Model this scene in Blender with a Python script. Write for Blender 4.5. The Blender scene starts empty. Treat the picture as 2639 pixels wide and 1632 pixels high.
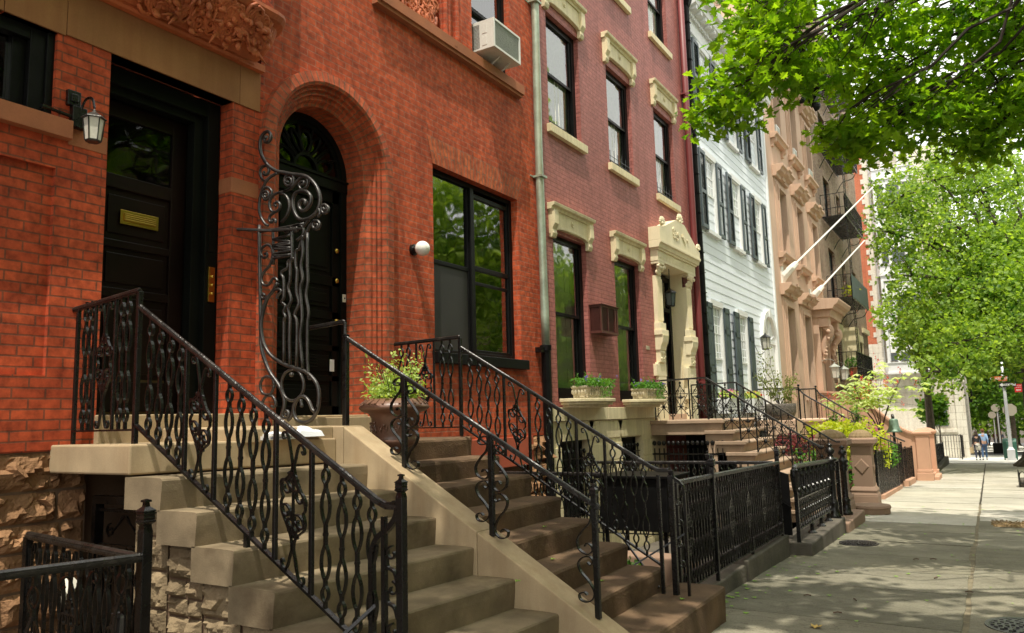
import bpy, math, random
import numpy as np
from mathutils import Vector, Matrix, noise
S = bpy.context.scene
COL = S.collection
RND = random.Random(11)
D = -5.2                                   # x of the row of facades; the street runs along +Y, camera at the origin
def zg(y): return -1.52 - 0.0315*y         # the pavement falls gently along the street
ORG = {}

# ---------------------------------------------------------------- objects
def T(name, label, cat, loc, group=None, kind=None):
    o = bpy.data.objects.new(name, None); COL.objects.link(o)
    o.location = loc; o['label'] = label; o['category'] = cat
    if group: o['group'] = group
    if kind: o['kind'] = kind
    ORG[o.name] = Vector(loc); return o
def tag(o, label=None, cat=None, group=None, kind=None):
    if label: o['label'] = label
    if cat: o['category'] = cat
    if group: o['group'] = group
    if kind: o['kind'] = kind
    return o
class MB:
    def __init__(s): s.v = []; s.f = []; s.uv = None
    def add(s, vs, fs):
        n = len(s.v); s.v.extend(vs); s.f.extend([tuple(i+n for i in f) for f in fs]); return s
    def box(s, x0, x1, y0, y1, z0, z1):
        if x0 > x1: x0, x1 = x1, x0
        if y0 > y1: y0, y1 = y1, y0
        if z0 > z1: z0, z1 = z1, z0
        return s.add([(x0,y0,z0),(x1,y0,z0),(x1,y1,z0),(x0,y1,z0),(x0,y0,z1),(x1,y0,z1),(x1,y1,z1),(x0,y1,z1)],
              [(0,3,2,1),(4,5,6,7),(0,1,5,4),(1,2,6,5),(2,3,7,6),(3,0,4,7)])
    def quad(s, a, b, c, d): return s.add([a,b,c,d], [(0,1,2,3)])
    def tube(s, pts, r, n=6, closed=False):
        P = [Vector(p) for p in pts]; m = len(P)
        if m < 2: return s
        rs = r if isinstance(r, (list, tuple)) else [r]*m
        vs = []; up = None
        for i, p in enumerate(P):
            if closed: t = P[(i+1) % m]-P[i-1]
            else: t = P[min(i+1, m-1)]-P[max(i-1, 0)]
            if t.length < 1e-9: t = Vector((0,0,1))
            t.normalize()
            if up is None:
                a = Vector((0,0,1)) if abs(t.z) < .9 else Vector((0,1,0))
                up = t.cross(a).normalized()
            up = (up - t*up.dot(t))
            if up.length < 1e-6: up = t.orthogonal()
            up.normalize(); w = t.cross(up)
            for k in range(n):
                an = 2*math.pi*(k+.5)/n
                vs.append(tuple(p + (up*math.cos(an) + w*math.sin(an))*rs[i]))
        fs = []
        for i in range(m if closed else m-1):
            j = (i+1) % m
            for k in range(n): fs.append((i*n+k, i*n+(k+1) % n, j*n+(k+1) % n, j*n+k))
        if not closed: fs += [tuple(range(n-1, -1, -1)), tuple((m-1)*n+k for k in range(n))]
        return s.add(vs, fs)
    def bar(s, pts, t, d, nrm=(0,1,0), cap=True):
        """flat bar: thickness t inside the plane of the curve, depth d along nrm"""
        P = [Vector(p) for p in pts]; m = len(P); N = Vector(nrm); vs = []
        for i, p in enumerate(P):
            a = P[min(i+1, m-1)]-P[max(i-1, 0)]
            if a.length < 1e-9: a = Vector((0,0,1))
            w = N.cross(a.normalized()).normalized()*t/2; e = N*d/2
            vs += [tuple(p+w+e), tuple(p-w+e), tuple(p-w-e), tuple(p+w-e)]
        fs = []
        for i in range(m-1):
            for k in range(4): fs.append((i*4+k, i*4+(k+1) % 4, i*4+4+(k+1) % 4, i*4+4+k))
        if cap: fs += [(3,2,1,0), tuple((m-1)*4+k for k in range(4))]
        return s.add(vs, fs)
    def lathe(s, prof, c=(0,0,0), n=20, sx=1, sy=1, a0=0):
        vs = []; m = len(prof)
        for r, z in prof:
            for k in range(n):
                a = a0+2*math.pi*k/n
                vs.append((c[0]+r*sx*math.cos(a), c[1]+r*sy*math.sin(a), c[2]+z))
        fs = [(i*n+k, i*n+(k+1) % n, (i+1)*n+(k+1) % n, (i+1)*n+k) for i in range(m-1) for k in range(n)]
        fs += [tuple(range(n-1,-1,-1)), tuple((m-1)*n+k for k in range(n))]
        return s.add(vs, fs)
    def sph(s, c, r, n=10, sz=1, sx=1, sy=1):
        return s.lathe([(max(1e-4, r*math.sin(math.pi*i/n)), -r*sz*math.cos(math.pi*i/n)) for i in range(n+1)], c, n*2, sx, sy)
    def ext(s, poly, ax, a, b):
        """extrude polygon along axis ax ('x': poly in (y,z), 'y': (x,z), 'z': (x,y))"""
        def mk(p, q):
            return (q,p[0],p[1]) if ax == 'x' else ((p[0],q,p[1]) if ax == 'y' else (p[0],p[1],q))
        ar = sum(poly[i][0]*poly[(i+1) % len(poly)][1]-poly[(i+1) % len(poly)][0]*poly[i][1] for i in range(len(poly)))
        P = list(poly) if ar > 0 else list(poly)[::-1]
        if ax == 'y': P = P[::-1]
        n = len(P); lo, hi = min(a,b), max(a,b)
        vs = [mk(p, lo) for p in P]+[mk(p, hi) for p in P]
        fs = [tuple(range(n-1,-1,-1)), tuple(range(n, 2*n))]+[(i, (i+1) % n, n+(i+1) % n, n+i) for i in range(n)]
        return s.add(vs, fs)
    def xf(s, fn): s.v = [fn(*p) for p in s.v]; return s
    def build(s, name, mat, parent=None, smooth=False, bevel=0, uv=None, origin=None):
        o0 = ORG[parent.name] if parent else Vector((0,0,0))
        if not parent:
            if origin is None:
                a = np.array(s.v); mn = a.min(0); mx = a.max(0)
                origin = ((mn[0]+mx[0])/2, (mn[1]+mx[1])/2, mn[2])
            o0 = Vector(origin)
        me = bpy.data.meshes.new(name)
        me.from_pydata([(p[0]-o0[0], p[1]-o0[1], p[2]-o0[2]) for p in s.v], [], s.f)
        if uv:
            l = me.uv_layers.new(name='UVMap')
            idx = np.empty(len(me.loops), dtype=np.int32); me.loops.foreach_get('vertex_index', idx)
            l.data.foreach_set('uv', np.array(uv, dtype=np.float32)[idx].ravel())
        me.materials.append(mat)
        if smooth: me.polygons.foreach_set('use_smooth', [True]*len(me.polygons))
        me.update()
        o = bpy.data.objects.new(name, me); COL.objects.link(o)
        if parent: o.parent = parent
        else: o.location = o0
        ORG[o.name] = o0
        if bevel:
            b = o.modifiers.new('Bevel', 'BEVEL'); b.width = bevel; b.segments = 2; b.limit_method = 'ANGLE'
        return o
def inst(name, src, parent, pos, rot=0, scale=None, loose=False):
    """copy of a mesh object (its local origin at pos, world coordinates)"""
    c = src.copy(); c.name = name; COL.objects.link(c)
    for k in list(c.keys()):
        if k in ('label', 'category', 'group', 'kind'): del c[k]
    p = Vector(pos)
    c.parent = parent
    c.location = p-(ORG[parent.name] if parent else Vector((0,0,0)))
    c.rotation_euler = (0,0,rot) if not isinstance(rot, tuple) else rot
    if scale: c.scale = scale
    ORG[c.name] = p; return c
def proto(mb, name, mat, smooth=False, bevel=0):
    """mesh object made about its own origin; used for the first of a run, then copied"""
    o = mb.build(name, mat, None, smooth, bevel, origin=(0,0,0)); COL.objects.unlink(o); return o

def crom(pts, k=5):
    """smooth curve through points"""
    P = [Vector(p) for p in pts]; out = []
    for i in range(len(P)-1):
        a, b, c, d = P[max(i-1,0)], P[i], P[i+1], P[min(i+2, len(P)-1)]
        for j in range(k):
            t = j/k
            out.append(.5*((2*b)+(c-a)*t+(2*a-5*b+4*c-d)*t*t+(3*b-a-3*c+d)*t**3))
    out.append(P[-1]); return out
def spiral(cx, cz, r, a0, turns, n=14, r1=.25):
    return [(cx+r*(1-(1-r1)*i/n)*math.cos(a0+turns*2*math.pi*i/n), cz+r*(1-(1-r1)*i/n)*math.sin(a0+turns*2*math.pi*i/n)) for i in range(n+1)]

# ---------------------------------------------------------------- materials
def nt(name):
    m = bpy.data.materials.new(name); m.use_nodes = True
    t = m.node_tree; t.nodes.clear(); out = t.nodes.new('ShaderNodeOutputMaterial')
    return m, t, out
def N(t, typ, **kw):
    n = t.nodes.new('ShaderNode'+typ)
    for k, v in kw.items():
        if k.startswith('i_'):
            key = k[2:]
            n.inputs[int(key) if key.isdigit() else key.replace('_', ' ')].default_value = v
        else: setattr(n, k, v)
    return n
def L(t, a, b): t.links.new(a, b)
def ramp(t, fac, stops):
    r = t.nodes.new('ShaderNodeValToRGB'); e = r.color_ramp.elements
    while len(e) < len(stops): e.new(.5)
    for i, (p, c) in enumerate(stops):
        e[i].position = p; e[i].color = c if len(c) == 4 else (*c, 1)
    L(t, fac, r.inputs[0]); return r.outputs[0]
def mix(t, fac, a, b, mode='MIX'):
    m = t.nodes.new('ShaderNodeMix'); m.data_type = 'RGBA'; m.blend_type = mode
    for sock, v in ((m.inputs[0], fac), (m.inputs[6], a), (m.inputs[7], b)):
        if hasattr(v, 'is_linked'): L(t, v, sock)
        else: sock.default_value = v if not isinstance(v, tuple) or len(v) == 4 else (*v, 1)
    return m.outputs[2]
def noise_(t, vec, sc, det=4, rough=.55, dist=0):
    n = N(t, 'TexNoise'); n.inputs['Scale'].default_value = sc; n.inputs['Detail'].default_value = det
    n.inputs['Roughness'].default_value = rough; n.inputs['Distortion'].default_value = dist
    if vec: L(t, vec, n.inputs['Vector'])
    return n.outputs['Fac']
def mth(t, op, a, b=None, clamp=False):
    m = N(t, 'Math', operation=op); m.use_clamp = clamp
    for i, v in enumerate((a, b)):
        if v is None: continue
        if hasattr(v, 'is_linked'): L(t, v, m.inputs[i])
        else: m.inputs[i].default_value = v
    return m.outputs[0]
def bsdf(t, out, col, rough, metal=0, spec=.5, bumps=(), coat=0):
    b = N(t, 'BsdfPrincipled')
    for k, v in (('Base Color', col), ('Roughness', rough), ('Metallic', metal), ('Specular IOR Level', spec), ('Coat Weight', coat)):
        if hasattr(v, 'is_linked'): L(t, v, b.inputs[k])
        else: b.inputs[k].default_value = v if not isinstance(v, tuple) or len(v) == 4 else (*v, 1)
    prev = None
    for h, st, di in bumps:
        n = N(t, 'Bump'); n.inputs['Strength'].default_value = st; n.inputs['Distance'].default_value = di
        L(t, h, n.inputs['Height'])
        if prev: L(t, prev, n.inputs['Normal'])
        prev = n.outputs[0]
    if prev: L(t, prev, b.inputs['Normal'])
    L(t, b.outputs[0], out.inputs[0]); return b
def pm(name, col, rough=.6, metal=0, spec=.5, var=.25, sc=3, bump=.2, bsc=60, bd=.004, stain=None, streak=0, island=0, coat=0):
    m, t, out = nt(name)
    g = N(t, 'NewGeometry'); P = g.outputs['Position']
    n1 = noise_(t, P, sc, 5); n2 = noise_(t, P, bsc, 3)
    dk = tuple(c*(1-var) for c in col); lt = tuple(min(1, c*(1+var*.8)) for c in col)
    c = ramp(t, n1, [(.3, dk), (.7, lt)])
    if streak:
        mp = N(t, 'Mapping'); mp.inputs['Scale'].default_value = (9, 9, .7); L(t, P, mp.inputs[0])
        n3 = noise_(t, mp.outputs[0], 1.3, 4)
        f = mth(t, 'MULTIPLY', ramp(t, n3, [(.42, (0,0,0)), (.7, (1,1,1))]), streak)
        c = mix(t, f, c, stain or tuple(x*.35 for x in col))
    elif stain:
        f = ramp(t, noise_(t, P, sc*.6, 6, .65), [(.5, (0,0,0)), (.72, (.8,.8,.8))]); c = mix(t, f, c, stain)
    if island:
        r = g.outputs['Random Per Island']
        c = mix(t, 1.0, c, ramp(t, r, [(0, (1-island,)*3), (1, (1+island*.3,)*3)]), 'MULTIPLY')
    fine = mth(t, 'ADD', mth(t, 'MULTIPLY', n2, .3), .85)
    c = mix(t, 1.0, c, fine, 'MULTIPLY')
    rr = mth(t, 'ADD', mth(t, 'MULTIPLY', n1, .25), rough-.12, True)
    bsdf(t, out, c, rr, metal, spec, [(n2, bump, bd), (n1, bump*.6, bd*3)], coat)
    return m
def brick(name, c1, c2, mortar, course=.0677, length=.205, ms=.008, rough=.8, var=.5, bump=.7, uv=False, stainc=(.05,.02,.015), stain=.5, spec=.3, mdim=1.0):
    m, t, out = nt(name)
    g = N(t, 'NewGeometry'); P = g.outputs['Position']
    if uv:
        vec = N(t, 'TexCoord').outputs['UV']
    else:
        sp = N(t, 'SeparateXYZ'); L(t, P, sp.inputs[0])
        cb = N(t, 'CombineXYZ'); L(t, mth(t, 'ADD', sp.outputs[0], sp.outputs[1]), cb.inputs[0]); L(t, sp.outputs[2], cb.inputs[1])
        vec = cb.outputs[0]
    wob = N(t, 'VectorMath', operation='ADD'); L(t, vec, wob.inputs[0])
    wn = N(t, 'TexNoise'); wn.inputs['Scale'].default_value = 7; wn.inputs['Detail'].default_value = 3; L(t, P, wn.inputs['Vector'])
    ws = N(t, 'VectorMath', operation='SCALE'); L(t, wn.outputs['Color'], ws.inputs[0]); ws.inputs['Scale'].default_value = .008
    L(t, ws.outputs[0], wob.inputs[1]); vec = wob.outputs[0]
    b = N(t, 'TexBrick'); L(t, vec, b.inputs['Vector'])
    b.inputs['Scale'].default_value = 1; b.inputs['Brick Width'].default_value = length; b.inputs['Row Height'].default_value = course
    b.inputs['Mortar Size'].default_value = ms; b.inputs['Mortar Smooth'].default_value = .15; b.inputs['Bias'].default_value = 0
    b.inputs['Color1'].default_value = (*c1, 1); b.inputs['Color2'].default_value = (*c2, 1); b.inputs['Mortar'].default_value = (*mortar, 1)
    b.offset = .5
    big = noise_(t, P, .9, 5, .6); mid = noise_(t, P, 14, 4, .6); fine = noise_(t, P, 140, 3)
    c = b.outputs['Color']
    c = mix(t, 1.0, c, ramp(t, mid, [(.3, (1-var,)*3), (.68, (1+var*.35,)*3)]), 'MULTIPLY')
    f = mth(t, 'MULTIPLY', ramp(t, big, [(.42, (0,0,0)), (.75, (1,1,1))]), stain)
    c = mix(t, f, c, stainc)
    c = mix(t, mth(t, 'MULTIPLY', ramp(t, noise_(t, P, 3.1, 6, .7), [(.6, (0,0,0)), (.8, (1,1,1))]), .22), c, tuple(min(1, x*1.5+.06) for x in c1))
    mp = N(t, 'Mapping'); mp.inputs['Scale'].default_value = (3.2, 3.2, .33); L(t, P, mp.inputs[0])
    c = mix(t, 1.0, c, ramp(t, noise_(t, mp.outputs[0], 1.4, 5, .6), [(.36, (.85,.82,.80)), (.52, (1,1,1)), (.72, (1.06,1.05,1.04))]), 'MULTIPLY')
    inv = mth(t, 'SUBTRACT', 1.0, b.outputs['Fac'])
    bsdf(t, out, c, rough, 0, spec, [(inv, bump, .007), (mid, .25, .006), (fine, .35, .0015)])
    return m
def plain(name, col, rough=.5, metal=0, emit=0, spec=.5):
    m, t, out = nt(name)
    b = bsdf(t, out, col, rough, metal, spec)
    if emit: b.inputs['Emission Color'].default_value = (*col, 1); b.inputs['Emission Strength'].default_value = emit
    return m
def glassm(name, tint=(.9,.95,.9), ior=1.9, rough=.03, add=.04):
    m, t, out = nt(name)
    tr = N(t, 'BsdfTransparent'); tr.inputs[0].default_value = (*tint, 1)
    gl = N(t, 'BsdfGlossy'); gl.inputs['Roughness'].default_value = rough
    P = N(t, 'NewGeometry').outputs['Position']
    bp = N(t, 'Bump'); bp.inputs['Strength'].default_value = .25; bp.inputs['Distance'].default_value = .02
    L(t, noise_(t, P, 1.7, 2), bp.inputs['Height']); L(t, bp.outputs[0], gl.inputs['Normal'])
    fr = N(t, 'Fresnel'); fr.inputs[0].default_value = ior
    f = mth(t, 'ADD', fr.outputs[0], add, True)
    ms = N(t, 'MixShader'); L(t, f, ms.inputs[0]); L(t, tr.outputs[0], ms.inputs[1]); L(t, gl.outputs[0], ms.inputs[2])
    L(t, ms.outputs[0], out.inputs[0]); return m
def leafm(name, c1, c2, tr=.5, trc=None, rough=.45):
    m, t, out = nt(name)
    g = N(t, 'NewGeometry'); r = g.outputs['Random Per Island']
    big = noise_(t, g.outputs['Position'], 1.1, 3)
    f = mth(t, 'ADD', mth(t, 'MULTIPLY', r, .45), mth(t, 'MULTIPLY', mth(t, 'SUBTRACT', big, .37), 1.7), True)  # clump noise paints shaded interiors and sunlit sprays into the leaf colour
    c = mix(t, f, c1, c2)
    p = N(t, 'BsdfPrincipled'); L(t, c, p.inputs['Base Color']); p.inputs['Roughness'].default_value = rough; p.inputs['Specular IOR Level'].default_value = .35
    tl = N(t, 'BsdfTranslucent'); tc = mix(t, 1.0, c, trc or (1.9, 1.9, .6), 'MULTIPLY'); L(t, tc, tl.inputs[0])
    ms = N(t, 'MixShader'); ms.inputs[0].default_value = tr
    L(t, p.outputs[0], ms.inputs[1]); L(t, tl.outputs[0], ms.inputs[2]); L(t, ms.outputs[0], out.inputs[0]); return m

M = {}
M['brick1'] = brick('brick_orange', (.58,.10,.034), (.45,.07,.024), (.23,.07,.035), ms=.0062, stain=.3, stainc=(.13,.025,.014))
M['brickarc'] = brick('brick_moulded', (.54,.115,.045), (.42,.08,.032), (.26,.11,.06), course=.0677, length=.30, uv=True, stain=.4, stainc=(.15,.05,.02))
M['brickjack'] = brick('brick_flat_arch', (.60,.14,.05), (.50,.10,.038), (.32,.15,.09), course=.0677, length=.31, uv=True, stain=.1)
M['brick2'] = brick('brick_painted_red', (.46,.16,.135), (.40,.135,.113), (.33,.105,.088), ms=.0075, bump=1, rough=.6, var=.3, stain=.4, stainc=(.17,.045,.03), spec=.4)
M['brick3'] = brick('brick_brown', (.26,.12,.07), (.40,.27,.17), (.45,.40,.32), course=.08, length=.22, ms=.012, stain=.3)
M['brick4'] = brick('brick_pale', (.76,.70,.58), (.80,.74,.63), (.8,.75,.66), course=.09, length=.25, ms=.012, stain=.1, var=.15, stainc=(.4,.3,.2))
M['brick5'] = brick('brick_far_orange', (.60,.17,.08), (.52,.14,.07), (.55,.25,.15), course=.09, length=.25, ms=.01, stain=.1, var=.15, stainc=(.4,.15,.1))
M['redpaint'] = pm('painted_base', (.42,.09,.045), .6, var=.15, bump=.3, bsc=40)
M['stone'] = pm('brownstone_tread', (.225,.175,.11), .9, var=.4, sc=3.2, bump=.5, bsc=110, bd=.003, stain=(.085,.058,.033), spec=.2)
M['stone_light'] = pm('sandstone_side', (.43,.33,.205), .85, var=.2, sc=3, bump=.4, bsc=120, bd=.002, streak=.35, stain=(.26,.16,.08), spec=.2)
M['stone_dark'] = pm('old_brown_step', (.135,.086,.050), .85, var=.35, sc=3.4, bump=.9, bsc=70, bd=.006, stain=(.06,.035,.02), spec=.25)
M['rock'] = pm('rock_faced_brown', (.30,.165,.085), .9, var=.3, sc=5, bump=1, bsc=45, bd=.012, island=.3, spec=.15)
M['rock2'] = pm('rock_faced_tan', (.27,.205,.125), .9, var=.25, sc=5, bump=1, bsc=50, bd=.008, island=.25, spec=.15)
M['mortar'] = pm('mortar_dark', (.16,.10,.06), .95, var=.2)
M['lintel'] = pm('brown_lintel_stone', (.31,.145,.062), .8, var=.2, sc=1.6, streak=.3, stain=(.20,.075,.03), bump=.35, bsc=120, bd=.002, spec=.2)
M['terra'] = pm('terracotta', (.50,.13,.045), .6, var=.25, bump=.4, bsc=60, bd=.004, stain=(.2,.05,.02))
M['sillstone'] = pm('orange_brown_sill', (.37,.13,.055), .8, var=.2, bump=.4, bsc=100, bd=.002)
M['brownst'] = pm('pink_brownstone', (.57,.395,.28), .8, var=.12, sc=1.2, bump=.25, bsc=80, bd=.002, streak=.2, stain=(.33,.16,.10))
M['brownst_dk'] = pm('brownstone_dark', (.27,.175,.12), .8, var=.15, sc=1.2, bump=.25, bsc=80, bd=.002)  # darker brown stone of the piers, kerbs and foundation
M['pinkst'] = pm('salmon_stone', (.55,.32,.21), .75, var=.12, sc=1.5, bump=.2, bsc=80, bd=.002)
M['cream'] = pm('cream_painted_stone', (.76,.66,.42), .65, var=.1, sc=2.5, bump=.3, bsc=40, bd=.003, streak=.3, stain=(.33,.24,.12))
M['cream_lt'] = pm('cream_portal', (.82,.73,.50), .6, var=.08, sc=2.5, bump=.2, bsc=60, bd=.002, streak=.12, stain=(.5,.38,.2))
M['clap'] = pm('pale_blue_clapboard', (.80,.86,.91), .55, var=.05, sc=1.5, bump=.1, bsc=50, bd=.001, island=.05)
M['white'] = pm('white_paint', (.78,.79,.78), .45, var=.04, sc=3, bump=.08, bsc=60, bd=.001)
M['shutter'] = pm('slate_shutter', (.075,.098,.11), .45, var=.15, bump=.1)
M['black'] = pm('black_gloss_paint', (.006,.006,.006), .4, var=.3, sc=8, bump=.35, bsc=110, bd=.0025, spec=.15)
M['iron'] = pm('black_painted_iron', (.005,.005,.005), .27, var=.4, sc=10, bump=.6, bsc=90, bd=.003, spec=.5, stain=(.014,.011,.009))
M['rail'] = pm('worn_iron_rail', (.013,.012,.011), .30, var=.5, sc=14, bump=.9, bsc=60, bd=.004, spec=.7, stain=(.05,.043,.036))
M['steel'] = pm('grey_wrought_iron', (.055,.052,.05), .34, .55, var=.4, sc=12, bump=.7, bsc=70, bd=.003, spec=.7, stain=(.10,.09,.08))
M['doorwood'] = pm('dark_stained_wood', (.009,.0035,.0025), .42, var=.5, sc=2, bump=.15, bsc=80, bd=.001, spec=.2)
M['doorblack'] = pm('black_door_paint', (.006,.007,.006), .35, var=.3, sc=3, bump=.15, bsc=60, bd=.001, spec=.1)
M['brass'] = plain('brass', (.55,.37,.08), .3, 1.0)
M['whiteplastic'] = plain('ivory_plastic', (.75,.72,.62), .4)
M['paper'] = plain('newspaper', (.78,.80,.86), .5)
M['frostg'] = pm('frosted_glass', (.62,.60,.52), .25, var=.06, bump=.05)
M['globe'] = pm('opal_globe', (.86,.85,.78), .2, var=.02, bump=0)
M['acw'] = pm('ac_casing', (.66,.66,.60), .4, var=.06, bump=.1)
M['acg'] = pm('ac_grille', (.36,.38,.33), .5, .2, var=.1)
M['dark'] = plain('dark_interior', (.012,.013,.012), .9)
M['room'] = plain('dim_room', (.06,.065,.05), .9)
M['curtain'] = pm('sheer_curtain', (.93,.94,.88), .9, var=.1, sc=5, bump=.2, bsc=20, bd=.01)
M['shutint'] = pm('interior_shutters', (.86,.88,.72), .7, var=.05)
M['screen'] = pm('insect_screen', (.028,.027,.024), .6, var=.3, bump=.5, bsc=300, bd=.001)
M['glass'] = glassm('window_glass', ior=1.8, add=.15)
M['glass_hi'] = glassm('window_glass_reflective', tint=(.5,.55,.45), ior=2.2, add=.16)
M['glassd'] = plain('far_window_glass', (.10,.12,.13), .12, 0, 0, .9)
M['copper'] = pm('weathered_copper', (.34,.42,.33), .42, .35, var=.35, sc=4, streak=.7, stain=(.38,.31,.22), bump=.3, bsc=30, bd=.003)
M['redpipe'] = pm('red_painted_pipe', (.17,.03,.03), .5, var=.1, bump=.1)
M['rust'] = pm('brown_painted_metal', (.10,.028,.02), .5, var=.3, bump=.3)
M['urn'] = pm('brown_urn', (.17,.085,.055), .38, var=.25, sc=9, bump=.5, bsc=50, bd=.004, spec=.6)
M['concrete'] = pm('carved_concrete', (.46,.40,.27), .85, var=.3, sc=12, bump=.8, bsc=60, bd=.006, stain=(.14,.11,.07))
M['granite'] = pm('rough_dark_pot', (.15,.13,.11), .9, var=.5, sc=25, bump=1, bsc=50, bd=.015)
M['slab'] = pm('bluestone_shade_tone', (.215,.205,.155), .72, var=.25, sc=1.1, bump=.55, bsc=30, bd=.006, stain=(.145,.135,.095), island=.25, spec=.3)
M['curbst'] = pm('grey_curb_stone', (.11,.095,.075), .85, var=.35, sc=3, bump=.8, bsc=40, bd=.008, stain=(.05,.045,.035))
M['conc'] = pm('pale_concrete', (.66,.65,.60), .85, var=.12, sc=1.2, bump=.3, bsc=40, bd=.003, stain=(.36,.34,.3))
M['dirt'] = pm('joint_dirt', (.05,.042,.028), .95, var=.4, sc=12, bump=1, bsc=80, bd=.01)
M['asphalt'] = pm('asphalt', (.055,.055,.055), .9, var=.2, bump=.5, bsc=90)
M['soil'] = pm('soil', (.06,.045,.03), .95, var=.4, sc=9, bump=1, bsc=60, bd=.02)
M['bark'] = pm('bark', (.15,.12,.09), .9, var=.4, sc=6, bump=1, bsc=22, bd=.03, streak=.5)
M['twig'] = pm('dark_twig', (.035,.024,.017), .85, var=.3)
M['maple'] = leafm('maple_leaves', (.06,.17,.010), (.30,.45,.025), .64)
M['linden'] = leafm('linden_leaves', (.05,.14,.02), (.42,.56,.10), .45)
M['dkleaf'] = leafm('street_tree_leaves', (.04,.12,.015), (.15,.28,.035), .45)
M['boxwood'] = leafm('variegated_leaves', (.22,.34,.06), (.62,.70,.26), .35)
M['pansy'] = leafm('pansy_leaves', (.05,.16,.02), (.14,.30,.04), .35)
M['buckeye'] = leafm('buckeye_leaves', (.30,.42,.14), (.60,.66,.34), .4)
M['lime'] = leafm('lime_leaves', (.30,.38,.03), (.55,.55,.06), .4)
M['maroon'] = leafm('maroon_leaves', (.16,.03,.035), (.34,.08,.08), .35, (1.6,.8,.8))
M['redfl'] = leafm('red_flowers', (.60,.05,.04), (.75,.14,.08), .3, (1.3,.6,.5))
M['violet'] = leafm('violet_flowers', (.12,.07,.42), (.35,.25,.65), .3, (1,1,1.2))
M['pinkfl'] = leafm('pink_flowers', (.65,.12,.32), (.75,.35,.5), .3, (1.2,.8,1))
M['potcl'] = plain('clay_pot', (.45,.17,.08), .8)
M['bell'] = pm('bronze_bell', (.16,.24,.19), .5, .3, var=.3, sc=6, bump=.3)
M['green_box'] = pm('green_mailbox_paint', (.035,.12,.085), .4, var=.08, bump=.05)
M['galv'] = pm('galvanised_pole', (.55,.56,.58), .4, .2, var=.1)
M['signw'] = plain('sign_white', (.8,.8,.8), .5); M['signk'] = plain('sign_black', (.015,.015,.015), .5)
M['signr'] = plain('sign_red', (.62,.025,.03), .5); M['signo'] = plain('sign_orange', (.62,.15,.05), .5)
M['signback'] = plain('sign_back', (.42,.38,.31), .6)
M['poleW'] = plain('white_pole', (.78,.77,.70), .4)
M['skin'] = plain('skin', (.52,.30,.21), .6); M['skin2'] = plain('skin_dark', (.2,.1,.07), .6)
M['hairb'] = plain('brown_hair', (.04,.022,.014), .7); M['hairr'] = plain('auburn_hair', (.15,.05,.02), .7)
def cloth(n, c): M[n] = pm(n, c, .85, var=.15, sc=8, bump=.2, bsc=40)
cloth('charcoal_knit', (.03,.03,.035)); cloth('beige_skirt', (.55,.52,.45)); cloth('blue_shirt', (.30,.45,.70)); cloth('jeans', (.05,.10,.20))
cloth('navy', (.03,.035,.06)); cloth('pinktop', (.35,.06,.12)); cloth('shoe', (.03,.025,.02)); cloth('tanbag', (.55,.42,.25))
M['slab_far'] = pm('flagstone_sun_tone', (.42,.405,.335), .75, var=.15, sc=1.1, bump=.4, bsc=30, bd=.005, stain=(.33,.31,.25), island=.2, spec=.25)
M['paneW'] = plain('white_house_pane', (.55,.58,.58), .15, spec=.8)
M['glass_dim'] = glassm('dim_door_glass', tint=(.35,.4,.3), ior=1.45, add=.015)
M['stoop3'] = pm('tan_brownstone_steps', (.40,.285,.195), .8, var=.15, sc=1.5, bump=.3, bsc=80, bd=.002, streak=.35, stain=(.24,.16,.10))
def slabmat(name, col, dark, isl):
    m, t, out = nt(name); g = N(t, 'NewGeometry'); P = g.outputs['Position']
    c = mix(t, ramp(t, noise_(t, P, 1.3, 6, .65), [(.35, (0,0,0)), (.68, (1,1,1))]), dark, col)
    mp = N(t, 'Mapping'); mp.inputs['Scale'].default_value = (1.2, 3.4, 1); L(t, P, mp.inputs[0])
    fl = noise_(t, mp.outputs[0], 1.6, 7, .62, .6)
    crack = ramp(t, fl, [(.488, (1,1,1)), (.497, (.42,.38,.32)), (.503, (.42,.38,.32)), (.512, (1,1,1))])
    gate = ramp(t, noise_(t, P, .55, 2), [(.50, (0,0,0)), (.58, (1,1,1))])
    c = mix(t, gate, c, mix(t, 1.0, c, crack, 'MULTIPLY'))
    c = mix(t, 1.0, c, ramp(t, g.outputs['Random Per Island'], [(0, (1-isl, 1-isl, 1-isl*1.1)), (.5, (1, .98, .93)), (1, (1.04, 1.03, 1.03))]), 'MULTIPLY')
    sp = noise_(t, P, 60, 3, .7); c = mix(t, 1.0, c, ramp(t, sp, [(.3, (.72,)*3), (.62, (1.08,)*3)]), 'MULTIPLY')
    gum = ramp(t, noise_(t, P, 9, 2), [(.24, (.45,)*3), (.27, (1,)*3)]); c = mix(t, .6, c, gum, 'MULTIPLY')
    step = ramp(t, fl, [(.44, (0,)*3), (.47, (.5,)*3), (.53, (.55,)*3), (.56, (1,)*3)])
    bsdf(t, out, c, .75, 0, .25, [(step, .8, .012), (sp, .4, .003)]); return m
M['slab'] = slabmat('bluestone_shade_tone', (.285,.268,.205), (.19,.178,.132), .25)  # near bluestone darkened so its colour carries the tree shade
M['slab_far'] = slabmat('flagstone_sun_tone', (.55,.53,.455), (.42,.40,.34), .18)  # same flags lightened farther off, sunlight put into the colour
M['seam'] = pm('sandy_joint', (.20,.17,.11), .95, var=.35, sc=9, bump=1, bsc=60, bd=.01)
M['limestone'] = pm('pale_limestone', (.78,.74,.64), .7, var=.08, sc=2, bump=.2, bsc=40, streak=.2, stain=(.55,.5,.4))
M['brick1b'] = brick('brick_orange_upper', (.60,.11,.038), (.46,.078,.027), (.44,.155,.09), ms=.006, stain=.35, stainc=(.16,.035,.018))
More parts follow.
